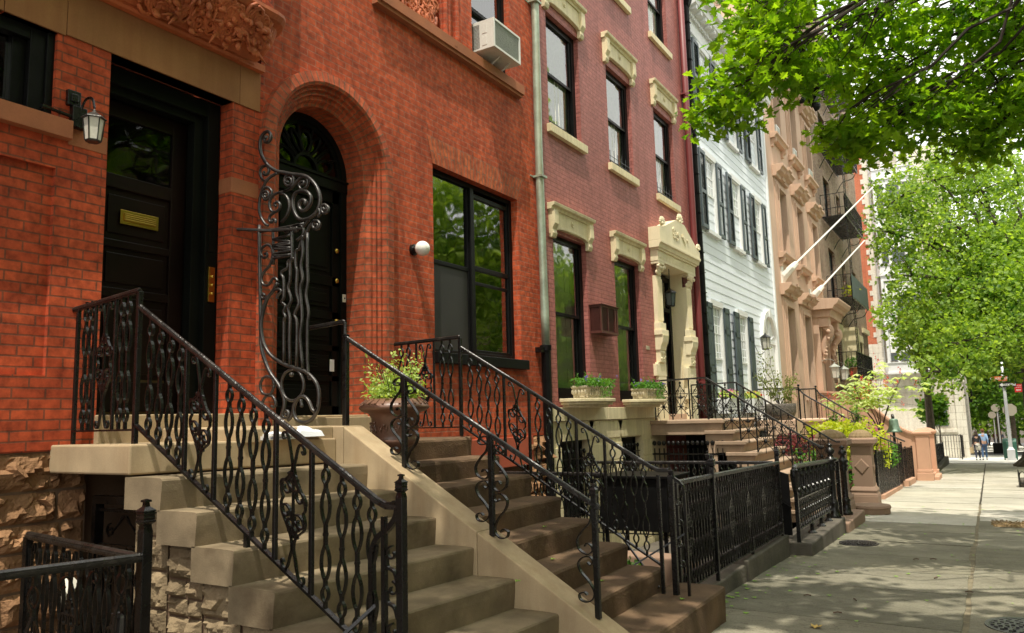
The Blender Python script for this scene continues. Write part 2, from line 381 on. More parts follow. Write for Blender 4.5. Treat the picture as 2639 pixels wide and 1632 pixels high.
M['limestone'] = brick('limestone_blocks', (.78,.74,.64), (.74,.70,.60), (.50,.46,.38), course=.46, length=1.0, ms=.014, stain=.15, stainc=(.5,.45,.36), var=.12)
# ---------------------------------------------------------------- the setting
g = MB()
def gs(mb, x0, x1, ya, yb, dz): mb.quad((x0,ya,zg(ya)+dz), (x1,ya,zg(ya)+dz), (x1,yb,zg(yb)+dz), (x0,yb,zg(yb)+dz))
gs(g, -120, 120, -60, 160, -.36)
g.quad((-400,160,zg(160)-.36), (400,160,zg(160)-.36), (400,900,zg(160)-3), (-400,900,zg(160)-3))
tag(g.build('ground', M['soil']), kind='structure')
r = MB(); gs(r, 3.2, 11.5, -50, 160, -.13); tag(r.build('road', M['asphalt']), kind='structure')
c = MB(); c.add([(x, y, zg(y)+dz) for y in (-50, 160) for x, dz in ((2.95,.012),(3.2,.012),(3.2,-.3),(2.95,-.3))], [(0,1,5,4),(1,2,6,5),(3,0,4,7)])
tag(c.build('street_curb', M['conc']), kind='structure')
c = MB(); gs(c, -2.34, 2.95, -6, 47.6, -.035); tag(c.build('sidewalk_bed', M['dirt']), kind='structure')
c = MB(); cn, cf = MB(), MB()
R1 = random.Random(5)
def slab(x0, x1, y0, y1):
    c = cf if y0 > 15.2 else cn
    g_ = .006; gy = .012+R1.random()*.010; dz = R1.uniform(-.005, .004); tx = R1.uniform(-.0025, .0025)
    n = max(3, int((x1-x0)/.22)); m = max(3, int((y1-y0)/.3)); vs = []
    def e(): return R1.uniform(-.011, .008)
    top = []
    for j in range(m+1):
        for i in range(n+1):
            x = x0+g_+(x1-x0-2*g_)*i/n; y = y0+gy+(y1-y0-2*gy)*j/m
            if i in (0, n): x += e()
            if j in (0, m): y += e()
            top.append((x, y, zg(y)+dz+tx*(x-x0)+.003*noise.noise(Vector((x*1.7, y*1.7, 3)))))
    fs = [(j*(n+1)+i, j*(n+1)+i+1, (j+1)*(n+1)+i+1, (j+1)*(n+1)+i) for j in range(m) for i in range(n)]
    ring = [i for i in range(n+1)]+[j*(n+1)+n for j in range(1, m+1)]+[m*(n+1)+i for i in range(n-1, -1, -1)]+[j*(n+1) for j in range(m-1, 0, -1)]
    k = len(top); low = [(top[i][0], top[i][1], top[i][2]-.04) for i in ring]
    fs += [(ring[a], k+a, k+(a+1) % len(ring), ring[(a+1) % len(ring)]) for a in range(len(ring))]
    c.add(top+low, fs)
y = -4.0; cuts = [-4, -2.2, -.5, 1.0, 2.6, 4.3, 6.15, 7.15, 8.75, 10.0, 11.2, 12.6, 14.1, 15.3, 16.7]
while cuts[-1] < 47: cuts.append(cuts[-1]+R1.uniform(1.3, 1.9))
cuts[-1] = 47.5
for a, b in zip(cuts, cuts[1:]):
    xm = -.315
    slab(-2.33, xm, a, b)
y = -4.0
while y < 46.5:
    l = R1.uniform(1.2, 2.2)
    if 6.2 < y < 9: l = R1.uniform(1.6, 2.2)
    b = min(y+l, 47.5); slab(-.285, 1.75, y, b); y = b
y = -4.0
while y < 46.5:
    b = min(y+R1.uniform(1.3, 2.2), 47.5); slab(1.78, 2.92, y, b); y = b
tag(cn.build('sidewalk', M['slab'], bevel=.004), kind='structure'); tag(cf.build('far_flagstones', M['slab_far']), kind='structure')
sm_ = MB()
for k in range(28):
    ya_ = -4+k*.86; w0 = w1 = .05; x0_ = -.30+.008*math.sin(k*2.3); x1_ = -.30+.008*math.sin((k+1)*2.3)
    sm_.quad((x0_-w0,ya_,zg(ya_)-.007),(x0_+w0,ya_,zg(ya_)-.007),(x1_+w1,ya_+.86,zg(ya_+.86)-.007),(x1_-w1,ya_+.86,zg(ya_+.86)-.007))
tag(sm_.build('sidewalk_seam', M['seam']), kind='structure')
c = MB(); gs(c, -9, 3.2, 47.55, 66, .006); tag(c.build('corner_pavement', M['conc']), kind='structure')
c = MB(); gs(c, -60, 60, 66.0, 76, -.06); tag(c.build('cross_street', M['asphalt']), kind='structure')
c = MB(); gs(c, -2.2, 3.2, 76.0, 158, .02); tag(c.build('far_sidewalk', M['conc']), kind='structure')
c = MB(); gs(c, 11.5, 16, -50, 160, .0); tag(c.build('opposite_sidewalk', M['conc']), kind='structure')
c = MB(); gs(c, -5.15, -2.6, -6, 46, -.29); tag(c.build('areaway_floor', M['curbst']), kind='structure')

# small loose things on the pavement
def manhole(x, y, r, label):
    t = T('manhole_cover', label, 'manhole cover', (x, y, zg(y)), 'round iron covers in the pavement')
    m = MB(); m.lathe([(r, -.03), (r, .008), (r*.9, .008), (r*.88, .004)], (x, y, zg(y)+.003), 32); m.build('rim', M['steel'], t)
    m = MB()
    for k in range(5):
        q = r*(.82-.16*k); n = max(6, int(26*q/r))
        for i in range(n):
            a = 2*math.pi*(i+.3*k)/n; cx, cy = x+q*math.cos(a), y+q*math.sin(a); z0 = zg(cy)+.006
            m.box(cx-.014, cx+.014, cy-.014, cy+.014, z0, z0+.012)
    m.build('tread_pattern', M['steel'], t)
manhole(-1.72, 12.2, .26, 'dark iron manhole cover near the fence on the shaded flagstones')
manhole(.13, 7.55, .30, 'studded iron manhole cover cut by the lower right corner of the photo')
def litter(name, label, cat, pos, mat, s, grp, pts):
    m = MB(); x, y, z = pos
    m.add([(x+a*s, y+b*s, z+h*s) for a, b, h in pts], [tuple(range(len(pts)))]); m.add([(x+a*s, y+b*s, z+h*s-.003) for a, b, h in pts], [tuple(range(len(pts)-1,-1,-1))])
    return tag(m.build(name, mat), label, cat, grp)
LEAF5 = [(0,-1,0),(.3,-.4,.1),(.9,-.5,.25),(.6,.1,.05),(.8,.7,.2),(.2,.5,0),(0,1.1,.1),(-.25,.5,0),(-.8,.6,.25),(-.6,0,.05),(-.9,-.6,.2),(-.3,-.4,.1)]
M['yleaf'] = plain('yellow_leaf', (.62,.42,.09), .6); M['gleaf'] = plain('green_leaf', (.22,.42,.03), .6); M['bleaf'] = plain('brown_scrap', (.09,.05,.03), .8)
litter('fallen_leaf', 'large yellow fallen leaf on the flagstones low in the photo', 'leaf', (-1.32, 6.75, zg(6.75)+.012), M['yleaf'], .055, None, LEAF5)
m = MB()
for i in range(190):
    if i < 95: x = -2.28+abs(R1.gauss(0, .12)); y = R1.uniform(6.4, 17)
    else: x = R1.uniform(-2.2, 1.4); y = R1.uniform(4.5, 20)
    z = zg(y)+.008; a = R1.random()*6.3; s = R1.uniform(.012, .032)
    pts = [(x+s*(px*math.cos(a)-py*math.sin(a)), y+s*(px*math.sin(a)+py*math.cos(a)), z+abs(pz)*s) for px, py, pz in LEAF5]
    m.add(pts, [tuple(range(12))])
tag(m.build('scattered_leaflets', M['gleaf']), 'tiny green leaf bits scattered over the pavement and along the kerb', 'leaf litter', kind='stuff')
m = MB()
for x, y, a in ((-1.62,8.0,.3),(-1.2,8.0,2),(-1.25,7.35,.4),(-.62,9.6,1.2),(-.3,8.9,.2),(-.9,10.9,.6),(-.72,11.0,.2)):
    dx, dy = .035*math.cos(a), .035*math.sin(a); m.tube([(x-dx,y-dy,zg(y)+.012),(x,y+.006,zg(y)+.018),(x+dx,y+dy,zg(y)+.012)], .006, 5)
tag(m.build('twig_bits', M['bleaf']), 'short dark twig bits lying on the flagstones', 'twigs', kind='stuff')
m = MB(); gs(m, -.08, .9, 15.3, 16.3, .006)
for i in range(500):
    x, y = R1.uniform(-.1, 1.0), R1.uniform(15.25, 16.35); a = R1.random()*6.3; s = R1.uniform(.01, .03)
    m.add([(x+s*math.cos(a), y+s*math.sin(a), zg(y)+.012), (x-s*math.cos(a)*.2, y+s*.4, zg(y)+.03), (x-s*math.cos(a), y-s*math.sin(a), zg(y)+.014)], [(0,1,2)])
M['mulch'] = pm('brown_debris', (.25,.17,.08), .9, var=.4)
tag(m.build('leaf_debris', M['mulch']), 'brown drift of seed husks on the pavement at the right', 'leaf litter', kind='stuff')

# ---------------------------------------------------------------- wall helpers
def wallmb(mb, x, y0, y1, z0, z1, holes, depth=.14):
    ys = sorted(set([y0, y1]+[v for h in holes for v in h[:2]])); zs = sorted(set([z0, z1]+[v for h in holes for v in h[2:4]]))
    ys = [v for v in ys if y0 <= v <= y1]; zs = [v for v in zs if z0 <= v <= z1]
    for a, b in zip(ys, ys[1:]):
        for c_, d_ in zip(zs, zs[1:]):
            my, mz = (a+b)/2, (c_+d_)/2
            if any(h[0] < my < h[1] and h[2] < mz < h[3] for h in holes): continue
            mb.quad((x,a,c_), (x,b,c_), (x,b,d_), (x,a,d_))
    for h in holes:
        a, b, c_, d_ = h[:4]; dp = h[4] if len(h) > 4 else depth
        if dp <= 0: continue
        X = x-dp
        mb.quad((x,a,c_),(x,a,d_),(X,a,d_),(X,a,c_)); mb.quad((x,b,d_),(x,b,c_),(X,b,c_),(X,b,d_))
        mb.quad((x,a,d_),(x,b,d_),(X,b,d_),(X,a,d_)); mb.quad((x,b,c_),(x,a,c_),(X,a,c_),(X,b,c_))
def shell(t, y0, y1, z0, z1, mat, xback=-14):
    m = MB(); m.box(xback, -6.6, y0+.02, y1-.02, z0, z1); m.build('rear_block', mat, t)
    m = MB(); m.quad((-5.2,y0+.01,z0),(-6.6,y0+.01,z0),(-6.6,y0+.01,z1),(-5.2,y0+.01,z1)); m.quad((-5.2,y1-.01,z0),(-6.6,y1-.01,z0),(-6.6,y1-.01,z1),(-5.2,y1-.01,z1))
    m.quad((-5.2,y0,z1),(-5.2,y1,z1),(-6.7,y1,z1),(-6.7,y0,z1)); m.build('side_wall', mat, t)
def sash(t, y0, y1, z0, z1, x, fm='black', fw=.055, meet=.5, gl='glass', curtain=None, munt=(0,0), room=True, deep=.05, split=None, cz=1.0, cx=.1):
    """sash window: frame part with pane / curtain sub-parts; x is the outer face of the frame"""
    m = MB(); 
    m.box(x-.09, x, y0, y0+fw, z0, z1); m.box(x-.09, x, y1-fw, y1, z0, z1); m.box(x-.09, x-.001, y0+fw, y1-fw, z1-fw, z1); m.box(x-.09, x-.001, y0+fw, y1-fw, z0, z0+fw)
    zm = z0+(z1-z0)*meet; f2 = fw*.62
    ya, yb = y0+fw, y1-fw
    m.box(x-.052, x-.018, ya, ya+f2, zm, z1-fw); m.box(x-.052, x-.018, yb-f2, yb, zm, z1-fw); m.box(x-.054, x-.016, ya, yb, zm-.022, zm+.022)
    m.box(x-.086, x-.056, ya, ya+f2, z0+fw, zm); m.box(x-.086, x-.056, yb-f2, yb, z0+fw, zm); m.box(x-.086, x-.056, ya, yb, z0+fw, z0+fw*1.9)
    nv, nh = munt
    for half, xa in (((zm, z1-fw), x-.035), ((z0+fw, zm), x-.071)):
        for i in range(1, nv+1):
            yy = ya+(yb-ya)*i/(nv+1); m.box(xa-.01, xa+.008, yy-.011, yy+.011, half[0], half[1])
        for i in range(1, nh+1):
            zz = half[0]+(half[1]-half[0])*i/(nh+1); m.box(xa-.01, xa+.009, ya, yb, zz-.011, zz+.011)
    w = m.build('window', M[fm], t)
    p = MB(); p.quad((x-.036,ya,zm),(x-.036,yb,zm),(x-.036,yb,z1-fw),(x-.036,ya,z1-fw)); p.quad((x-.072,ya,z0+fw),(x-.072,yb,z0+fw),(x-.072,yb,zm),(x-.072,ya,zm))
    p.build('pane', M[gl], w)
    if curtain:
        q = MB(); n = 24; top = z1-.06; bot = z0+(z1-z0)*(1-cz)+.05
        for i in range(n+1):
            yy = ya+(yb-ya)*i/n; xx = x-cx-.05+.018*math.sin(i*1.9)+.01*math.sin(i*4.1)
            q.v += [(xx, yy, bot), (xx, yy, top)]
        q.f = [(2*i, 2*i+2, 2*i+3, 2*i+1) for i in range(n)]
        q.build('curtain', M[curtain], w)
    return w
def rockface(mb, rects, mp, bulge=.05, res=.045, seed=0):
    """rock-faced ashlar: one displaced grid per block; mp(u, v, h) -> point"""
    for k, (u0, u1, v0, v1) in enumerate(rects):
        n = max(4, int((u1-u0)/res)); m = max(4, int((v1-v0)/res)); g0 = .006
        vs = []
        for j in range(m+1):
            for i in range(n+1):
                a, b = i/n, j/m; u = u0+g0+(u1-u0-2*g0)*a; v = v0+g0+(v1-v0-2*g0)*b
                e = min(min(a, 1-a)*(u1-u0), min(b, 1-b)*(v1-v0)); edge = min(1, e/.045)
                P = Vector((u*7+k*13.7, v*7, seed))
                nn = noise.noise(P)*.6+noise.noise(P*2.3)*.4+noise.noise(P*6)*.22+abs(noise.noise(P*.7+Vector((5,5,5))))*.8
                Q = Vector((u*9+k*7.3, v*11, seed*3.1)); dd, pp = noise.voronoi(Q)
                c0 = pp[0]; g1 = noise.cell(c0*3.7)-.5; g2 = noise.cell(c0*5.1+Vector((7,3,1)))-.5; g3 = noise.cell(c0*2.3+Vector((1,9,4)))
                fac = g3*.75+(Q.x-c0.x)*g1*1.1+(Q.y-c0.y)*g2*1.3+nn*.35
                h = edge**.6*bulge*max(.05, .3+fac)
                if i in (0, n) or j in (0, m): h = -.012
                vs.append(mp(u, v, h))
        mb.add(vs, [(j*(n+1)+i, j*(n+1)+i+1, (j+1)*(n+1)+i+1, (j+1)*(n+1)+i) for j in range(m) for i in range(n)])
def courses(u0, u1, v0, v1, rows, wmin, wmax, rnd):
    out = []; v = v1; 
    for h in rows:
        if v-h < v0: h = v-v0
        if h < .05: break
        u = u0
        while u < u1-.01:
            w = rnd.uniform(wmin, wmax); e = min(u+w, u1)
            if u1-e < .12: e = u1
            out.append((u, e, v-h, v)); u = e
        v -= h
    return out
def scroll_relief(mb, y0, y1, z0, z1, x, rnd, depth=.035, tilt=0, n=10, sc=1.0):
    """terracotta foliage: raised spirals and leaves on a panel; tilt leans it outward with height"""
    for i in range(n):
        cy = rnd.uniform(y0+.08, y1-.08); cz = rnd.uniform(z0+.06, z1-.06); r = rnd.uniform(.05, .10)*sc; a = rnd.random()*6.3; s = rnd.choice((-1, 1))
        def px(z): return x+tilt*(z-z0)
        pts = [(px(v)+depth*.4, u, v) for u, v in spiral(cy, cz, r, a, s*1.5, 14, .15)]
        k = len(pts); mb.tube(pts, [max(.008, .022*sc*(1-.5*j/k)) for j in range(k)], 6)
        ex = [(px(cz)+depth*.3, cy+r*math.cos(a), cz+r*math.sin(a))]
        b = a+s*-.9; ex.append((px(cz), cy+r*2*math.cos(b), cz+r*2*math.sin(b)))
        mb.tube(ex, [.022*sc, .006], 6)
        for q in range(2):
            b = rnd.random()*6.3; c2 = (px(cz)+.01, cy+r*1.1*math.cos(b), cz+r*1.1*math.sin(b))
            mb.sph(c2, .028*sc, 5, sz=rnd.uniform(.6, 1.8), sx=.7, sy=rnd.uniform(.6, 1.6))

# ================================================================ HOUSE 1: brick house at the left
H1 = T('brick_house', 'orange brick house with a recessed dark door at the far left', 'house', (D, .6, -1.6))
YH1a, YH12, YH2b = -4.0, 4.47, 9.40
m = MB()
wallmb(m, D, YH1a, YH12, -.13, 3.10, [(1.0, 2.70, 2.08, 2.69, .14), (3.08, 4.15, .08, 2.70, .15), (1.2, 2.73, .35, 1.74, .035)])
m.quad((D-.035,1.2,.35),(D-.035,2.73,.35),(D-.035,2.73,1.74),(D-.035,1.2,1.74))
wallmb(m, D, YH12-.03, YH12, 3.10, 9, [])
m.build('wall', M['brick1'], H1)
m = MB(); R2 = random.Random(2)
rects = courses(YH1a, 3.05, -2.4, -.14, [.25,.2,.17,.24,.2,.25,.2,.25,.2,.25], .28, .62, R2)
rockface(m, rects, lambda u, v, h: (D-.02+h, u, v), .05, .024, 1)
m.build('rock_faced_base', M['rock'], H1)
m = MB(); m.quad((D-.03,YH1a,-2.4),(D-.03,3.05,-2.4),(D-.03,3.05,-.14),(D-.03,YH1a,-.14)); m.quad((D-.1,3.0,-2.4),(D-.1,6.7,-2.4),(D-.1,6.7,-.14),(D-.1,3.0,-.14)); m.build('base_backing', M['mortar'], H1)
m = MB(); m.box(D-.13, D+.012, YH1a, 1.0, 2.69, 3.055); m.box(D-.13, D+.012, 1.0, 2.35, 2.69, 3.055); m.box(D-.13, D+.012, 2.354, 2.75, 2.69, 3.055); m.box(D-.14, D+.012, 2.754, 4.21, 2.70, 3.055); m.box(D-.02, D+.012, 4.214, 4.43, 2.70, 3.055)
m.build('lintel', M['lintel'], H1, bevel=.004)
MB().box(D-.13, D+.065, 1.0, 2.80, 1.95, 2.08).build('sill', M['sillstone'], H1, bevel=.004); MB().box(D-.02, D+.005, 2.801, 3.075, 1.93, 2.055).build('stone_band', M['sillstone'], H1, bevel=.004)
MB().box(D-.155, D+.004, 4.146, 4.475, 1.92, 2.05).build('stone_band', M['sillstone'], H1, bevel=.004)
# frieze of terracotta foliage, then the oriel bay above it
m = MB(); pf = [(D, 3.055), (D+.06, 3.055), (D+.075, 3.075), (D+.07, 3.10), (D+.17, 3.17), (D+.25, 3.26), (D+.29, 3.36), (D+.35, 3.39), (D+.38, 3.43), (D+.38, 3.46), (D+.32, 3.48), (D, 3.48)]
m.ext([(a, b) for a, b in pf], 'y', YH1a, 4.30)
cor = [(a-D, b) for a, b in pf]
m.v += []; 
prof = []
for k in range(7):                                   # rounded corner at the right end
    an = math.pi/2*k/6; prof.append([(D+r_*math.cos(an), 4.30+r_*math.sin(an)*.62, z_) for r_, z_ in cor])
m.box(D-.02, D+.068, 4.15, 4.43, 3.05, 3.11)
base = len(m.v); nn = len(cor)
for row in prof: m.v += row
for k in range(6):
    for i in range(nn-1): m.f.append((base+k*nn+i, base+(k+1)*nn+i, base+(k+1)*nn+i+1, base+k*nn+i+1))
fr = m.build('frieze', M['terra'], H1)
m = MB(); scroll_relief(m, 1.8, 4.34, 3.07, 3.41, D+.085, random.Random(4), .05, .80, 175, .85); m.build('foliage_relief', M['terra'], fr, smooth=True)
m = MB()
for k, dz in enumerate((3.475,)):
    m.add([(D+.30,YH1a,dz),(D+.30,4.22,dz),(D+.24,4.36,dz),(D,4.42,dz),(D+.30,YH1a,9),(D+.30,4.22,9),(D+.24,4.36,9),(D,4.42,9)], [(0,1,5,4),(1,2,6,5),(2,3,7,6),(4,5,6,7)])
m.build('oriel_bay', M['brick1'], H1)
# recessed door
m = MB(); X = D-.16
m.box(X-.05, X, 3.08, 3.16, .08, 2.70); m.box(X-.06, X+.004, 4.03, 4.15, .08, 2.70); m.box(X-.06, X+.002, 3.16, 4.03, 2.56, 2.70); m.box(X-.12, X-.05, 3.14, 3.2, .08, 2.6); m.box(X-.14, X-.05, 3.94, 4.03, .08, 2.6); m.box(X-.14, X-.05, 3.2, 3.94, 2.5, 2.57)
m.build('door_frame', M['doorblack'], H1, bevel=.006)
d = MB(); X2 = X-.20
d.box(X2-.02, X2, 3.16, 3.96, .08, 2.52)
for a, b, c_, e in ((3.16,3.27,.08,2.5),(3.83,3.96,.08,2.5),(3.27,3.83,2.38,2.5),(3.27,3.83,1.82,1.93),(3.27,3.83,1.36,1.42),(3.27,3.83,.98,1.05),(3.27,3.83,.12,.34),(3.52,3.58,.34,.98)): d.box(X2, X2+.025, a, b, c_, e)
for a, b, c_, e in ((3.31,3.79,1.47,1.77),(3.31,3.48,.40,.92),(3.62,3.79,.40,.92),(3.31,3.79,1.09,1.32)): d.box(X2, X2+.012, a, b, c_, e)
dr = d.build('door', M['doorwood'], H1, bevel=.008)
d = MB(); d.box(X2-.005, X2+.004, 3.25, 3.85, 1.93, 2.40); d.build('pane', M['glass_dim'], dr)
d = MB(); d.box(X2-.03, X2-.01, 3.2, 3.9, 1.9, 2.42); d.build('backing', M['dark'], dr)
d = MB(); d.box(X2+.001, X2+.008, 3.22, 3.90, .10, .36); d.build('kick_plate', pm('tarnished_kick_plate', (.10,.07,.03), .4, .6), dr)
d = MB(); d.box(X2+.026, X2+.034, 3.40, 3.72, 1.55, 1.66); d.box(X2+.034, X2+.044, 3.425, 3.695, 1.575, 1.635)
for dz in (.005, .02, .035, .05): d.box(X2+.044, X2+.048, 3.43, 3.69, 1.578+dz, 1.584+dz)
d.build('letter_slot', M['brass'], dr, bevel=.002)
d = MB(); d.box(X+.004, X+.02, 4.06, 4.12, 1.0, 1.29); it = d.build('intercom', M['brass'], H1, bevel=.003)
for k in range(3): MB().sph((X+.026, 4.09, 1.07+.07*k), .014, 6).build('button', M['brass'], it, smooth=True)
d = MB(); d.box(X+.004, X+.012, 4.06, 4.12, 1.42, 1.62); d.build('plate', M['doorblack'], H1)
d = MB(); d.box(D-.5, D+.045, 3.07, 4.62, -.12, .09); d.build('threshold', M['stone_light'], H1, bevel=.008)
# black window at the far left
w = MB(); w.box(D-.13, D-.05, 2.55, 2.70, 2.08, 2.69); w.box(D-.13, D-.05, 1.0, 2.55, 2.60, 2.69); w.box(D-.13, D-.05, 1.0, 2.55, 2.08, 2.12); w.box(D-.17, D-.10, 2.46, 2.55, 2.1, 2.62); w.box(D-.17, D-.10, 1.0, 2.46, 2.12, 2.16)
w.box(D-.05, D-.03, 2.65, 2.70, 2.08, 2.69)
wo = w.build('window', M['black'], H1, bevel=.006)
p = MB(); p.box(D-.15, D-.145, 1.0, 2.47, 2.12, 2.62); p.build('pane', M['glass_hi'], wo)
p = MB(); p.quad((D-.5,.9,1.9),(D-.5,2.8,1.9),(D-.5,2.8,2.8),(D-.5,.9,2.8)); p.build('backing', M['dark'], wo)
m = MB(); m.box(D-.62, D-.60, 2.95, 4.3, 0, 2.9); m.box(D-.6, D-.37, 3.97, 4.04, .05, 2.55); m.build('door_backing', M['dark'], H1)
shell(H1, YH1a, YH12, -2.4, 9, M['brick1'])
# basement doorway under the landing
m = MB(); GY = 3.05
m.box(-5.10, -5.06, GY-.03, GY+.03, -2.0, -.44); m.box(-4.40, -4.36, GY-.03, GY+.03, -2.0, -.44); m.box(-5.06, -4.40, GY-.03, GY+.03, -.49, -.44)
m.box(-5.05, -4.41, GY-.012, GY+.012, -.54, -.52); m.box(-5.05, -4.41, GY-.012, GY+.012, -.76, -.745)
for k in range(8): m.box(-5.0+k*.08, -4.988+k*.08, GY-.008, GY+.008, -2.0, -.76)
for s, cx_ in ((1, -4.93), (-1, -4.63), (1, -4.56)):
    m.bar(crom([(a_, GY, b_) for a_, b_ in spiral(cx_, -.66, .045, 1.57, s*1.3, 12, .2)], 2), .007, .014)
    m.bar(crom([(cx_-.02*s, GY, -.70), (cx_+.08*s, GY, -.62), (cx_+.16*s, GY, -.56), (cx_+.2*s, GY, -.60)], 4), .007, .014)
    m.bar(crom([(a_, GY, b_) for a_, b_ in spiral(cx_+.03, -.93, .11, 0, s*1.2, 14, .3)], 2), .007, .014)
tag(m.build('basement_gate', M['iron']), 'black iron basement gate with scrolls in the dark passage under the landing', 'gate')

# ================================================================ HOUSE 2: arched door and big window
H2 = T('arched_door_house', 'orange brick house with the round-arched black door and a wide black window', 'house', (D, 6.9, -1.6))
AC, AR, AZ = 5.29, .56, 2.48           # arch centre, opening radius, springing height
m = MB()
wallmb(m, D, YH12, YH2b+.12, 3.32, 9, [(7.78, 8.74, 4.56, 6.4, .14), (6.26, 7.16, 4.56, 6.4, .06)])
wallmb(m, D, 6.15, YH2b+.12, -.25, 3.32, [(6.93, 8.83, .75, 2.93, .15)])
RO = .86
wallmb(m, D, YH12, AC-RO+.06, -.13, 3.32, []); wallmb(m, D, AC+RO-.06, 6.15, -.25, 3.32, [])
n = 24; arc = [(AC-(RO-.06)*math.cos(math.pi*i/n), AZ+(RO-.06)*math.sin(math.pi*i/n)) for i in range(n+1)]
for i in range(n): m.quad((D,arc[i][0],arc[i][1]),(D,arc[i+1][0],arc[i+1][1]),(D,arc[i+1][0],3.32),(D,arc[i][0],3.32))
m.build('wall', M['brick1b'], H2)
prof = [(RO, D-.01), (RO, D+.07), (RO-.10, D+.085), (RO-.13, D+.07), (RO-.135, D+.03), (RO-.17, D+.035), (RO-.175, D), (RO-.21, D+.005), (RO-.215, D-.03), (RO-.25, D-.03), (RO-.27, D-.07), (AR, D-.08), (AR, D-.31)]
m = MB(); uv = []; path = []; dist = []
zz = -.02
while zz < AZ: path.append(('l', zz)); zz += .25
for i in range(33): path.append(('a', math.pi*i/32))
zz = AZ-.25
while zz > -.05: path.append(('r', zz)); zz -= .25
path[-1] = ('r', -.02)
prevp = None; u = 0
for k, (s_, v_) in enumerate(path):
    ring = []
    if s_ == 'a': mid = (AC-.75*math.cos(v_), AZ+.75*math.sin(v_))
    else: mid = (AC+(-.75 if s_ == 'l' else .75), v_)
    if prevp: u += math.hypot(mid[0]-prevp[0], mid[1]-prevp[1])
    prevp = mid; acc = 0
    for j, (r_, x_) in enumerate(prof):
        if j: acc += math.hypot(r_-prof[j-1][0], x_-prof[j-1][1])
        if s_ == 'a': y_, z_ = AC-r_*math.cos(v_), AZ+r_*math.sin(v_)
        else: y_, z_ = AC+(-r_ if s_ == 'l' else r_), v_
        ring.append((x_, y_, z_)); uv.append((acc+.1, u))
    m.v += ring
q = len(prof)
for k in range(len(path)-1):
    for j in range(q-1): m.f.append((k*q+j, (k+1)*q+j, (k+1)*q+j+1, k*q+j+1))
m.build('arch_moulding', M['brickarc'], H2, uv=uv)
# black door under a fanlight
XD = D-.31; m = MB()
def arcring(mb, r0, r1, x0, x1, c=(AC, AZ), a0=0, a1=math.pi, n=24):
    for i in range(n):
        A, B = a0+(a1-a0)*i/n, a0+(a1-a0)*(i+1)/n
        P = [(c[0]-r*math.cos(a), c[1]+r*math.sin(a)) for a in (A, B) for r in (r0, r1)]
        mb.quad((x1,*P[0]),(x1,*P[2]),(x1,*P[3]),(x1,*P[1])); mb.quad((x0,*P[0]),(x1,*P[0]),(x1,*P[2]),(x0,*P[2])); mb.quad((x0,*P[1]),(x0,*P[3]),(x1,*P[3]),(x1,*P[1]))
arcring(m, AR-.07, AR+.02, XD-.06, XD+.0); arcring(m, AR-.11, AR-.07, XD-.06, XD-.02)
m.box(XD-.06, XD, AC-AR, AC-AR+.08, .04, AZ); m.box(XD-.06, XD, AC+AR-.08, AC+AR, .04, AZ)
m.box(XD-.06, XD+.012, AC-AR+.0, AC+AR, AZ-.13, AZ-.03); m.box(XD-.06, XD+.03, AC-AR, AC+AR, AZ-.03, AZ-.005)
fm = m.build('door_frame', M['doorblack'], H2, bevel=.005)
m = MB()
for k in range(7):                                   # carved tracery of the fanlight
    a = math.pi*(k+.5)/7
    c0 = (AC-.26*math.cos(a), AZ+.03+.26*math.sin(a))
    m.tube([(XD-.02, c0[0]-.075*math.cos(t)*math.sin(a)-.11*math.sin(t)*math.cos(a), c0[1]-.075*math.cos(t)*math.cos(a)*-1+.11*math.sin(t)*math.sin(a)) for t in [math.pi*2*i/14 for i in range(14)]], .014, 5, True)
    m.tube([(XD-.02, AC-.33*math.cos(a+.2), AZ+.33*math.sin(a+.2)), (XD-.02, AC-.48*math.cos(a+.22), AZ+.48*math.sin(a+.22))], [.02,.006], 5)
arcring(m, .14, .17, XD-.05, XD-.005, n=16); m.box(XD-.04, XD-.01, AC-.48, AC+.48, AZ-.005, AZ+.02)
m.build('fanlight_tracery', M['doorblack'], fm, smooth=False)
p = MB(); p.add([(XD-.035, AC-.5*math.cos(math.pi*i/16), AZ+.5*math.sin(math.pi*i/16)) for i in range(17)], [tuple(range(16,-1,-1))]); p.build('pane', M['glass_dim'], fm)
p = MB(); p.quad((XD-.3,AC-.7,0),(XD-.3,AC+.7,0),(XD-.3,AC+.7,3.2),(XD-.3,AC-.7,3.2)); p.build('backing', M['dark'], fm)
d = MB(); ya, yb = AC-AR+.08, AC+AR-.08
d.box(XD-.08, XD-.05, ya, yb, .06, AZ-.13)
for a, b, c_, e in ((ya,ya+.10,.06,2.35),(yb-.10,yb,.06,2.35),(ya,yb,2.22,2.35),(ya,yb,1.36,1.46),(ya,yb,1.02,1.10),(ya,yb,.70,.76),(ya,yb,.06,.16),(ya,yb,.40,.46)): d.box(XD-.05, XD-.028, a, b, c_, e)
for c_, e in ((1.5,2.18),(1.14,1.32),(.80,.98),(.50,.66),(.20,.36)):
    d.box(XD-.05, XD-.036, ya+.13, yb-.13, c_, e); d.box(XD-.04, XD-.028, ya+.17, yb-.17, c_+.04, e-.04)
for k in range(4): d.box(XD-.03, XD-.02, ya+.2, yb-.3, .53+.03*k, .545+.03*k)
dr = d.build('door', M['doorblack'], H2, bevel=.006)
for z_ in (1.73, 1.42, 1.0):
    k_ = MB(); k_.sph((XD-.012, yb-.05, z_), .028 if z_ > 1.1 else .034, 8, sx=.7); k_.build('knob', M['brass'], dr, smooth=True)
k_ = MB(); k_.box(XD+.001, XD+.012, AC+AR-.065, AC+AR-.02, 1.21, 1.29); b_ = k_.build('doorbell', M['whiteplastic'], H2, bevel=.003)
k_ = MB(); k_.sph((XD+.014, AC+AR-.042, 1.25), .009, 5); k_.build('button', M['signk'], b_)
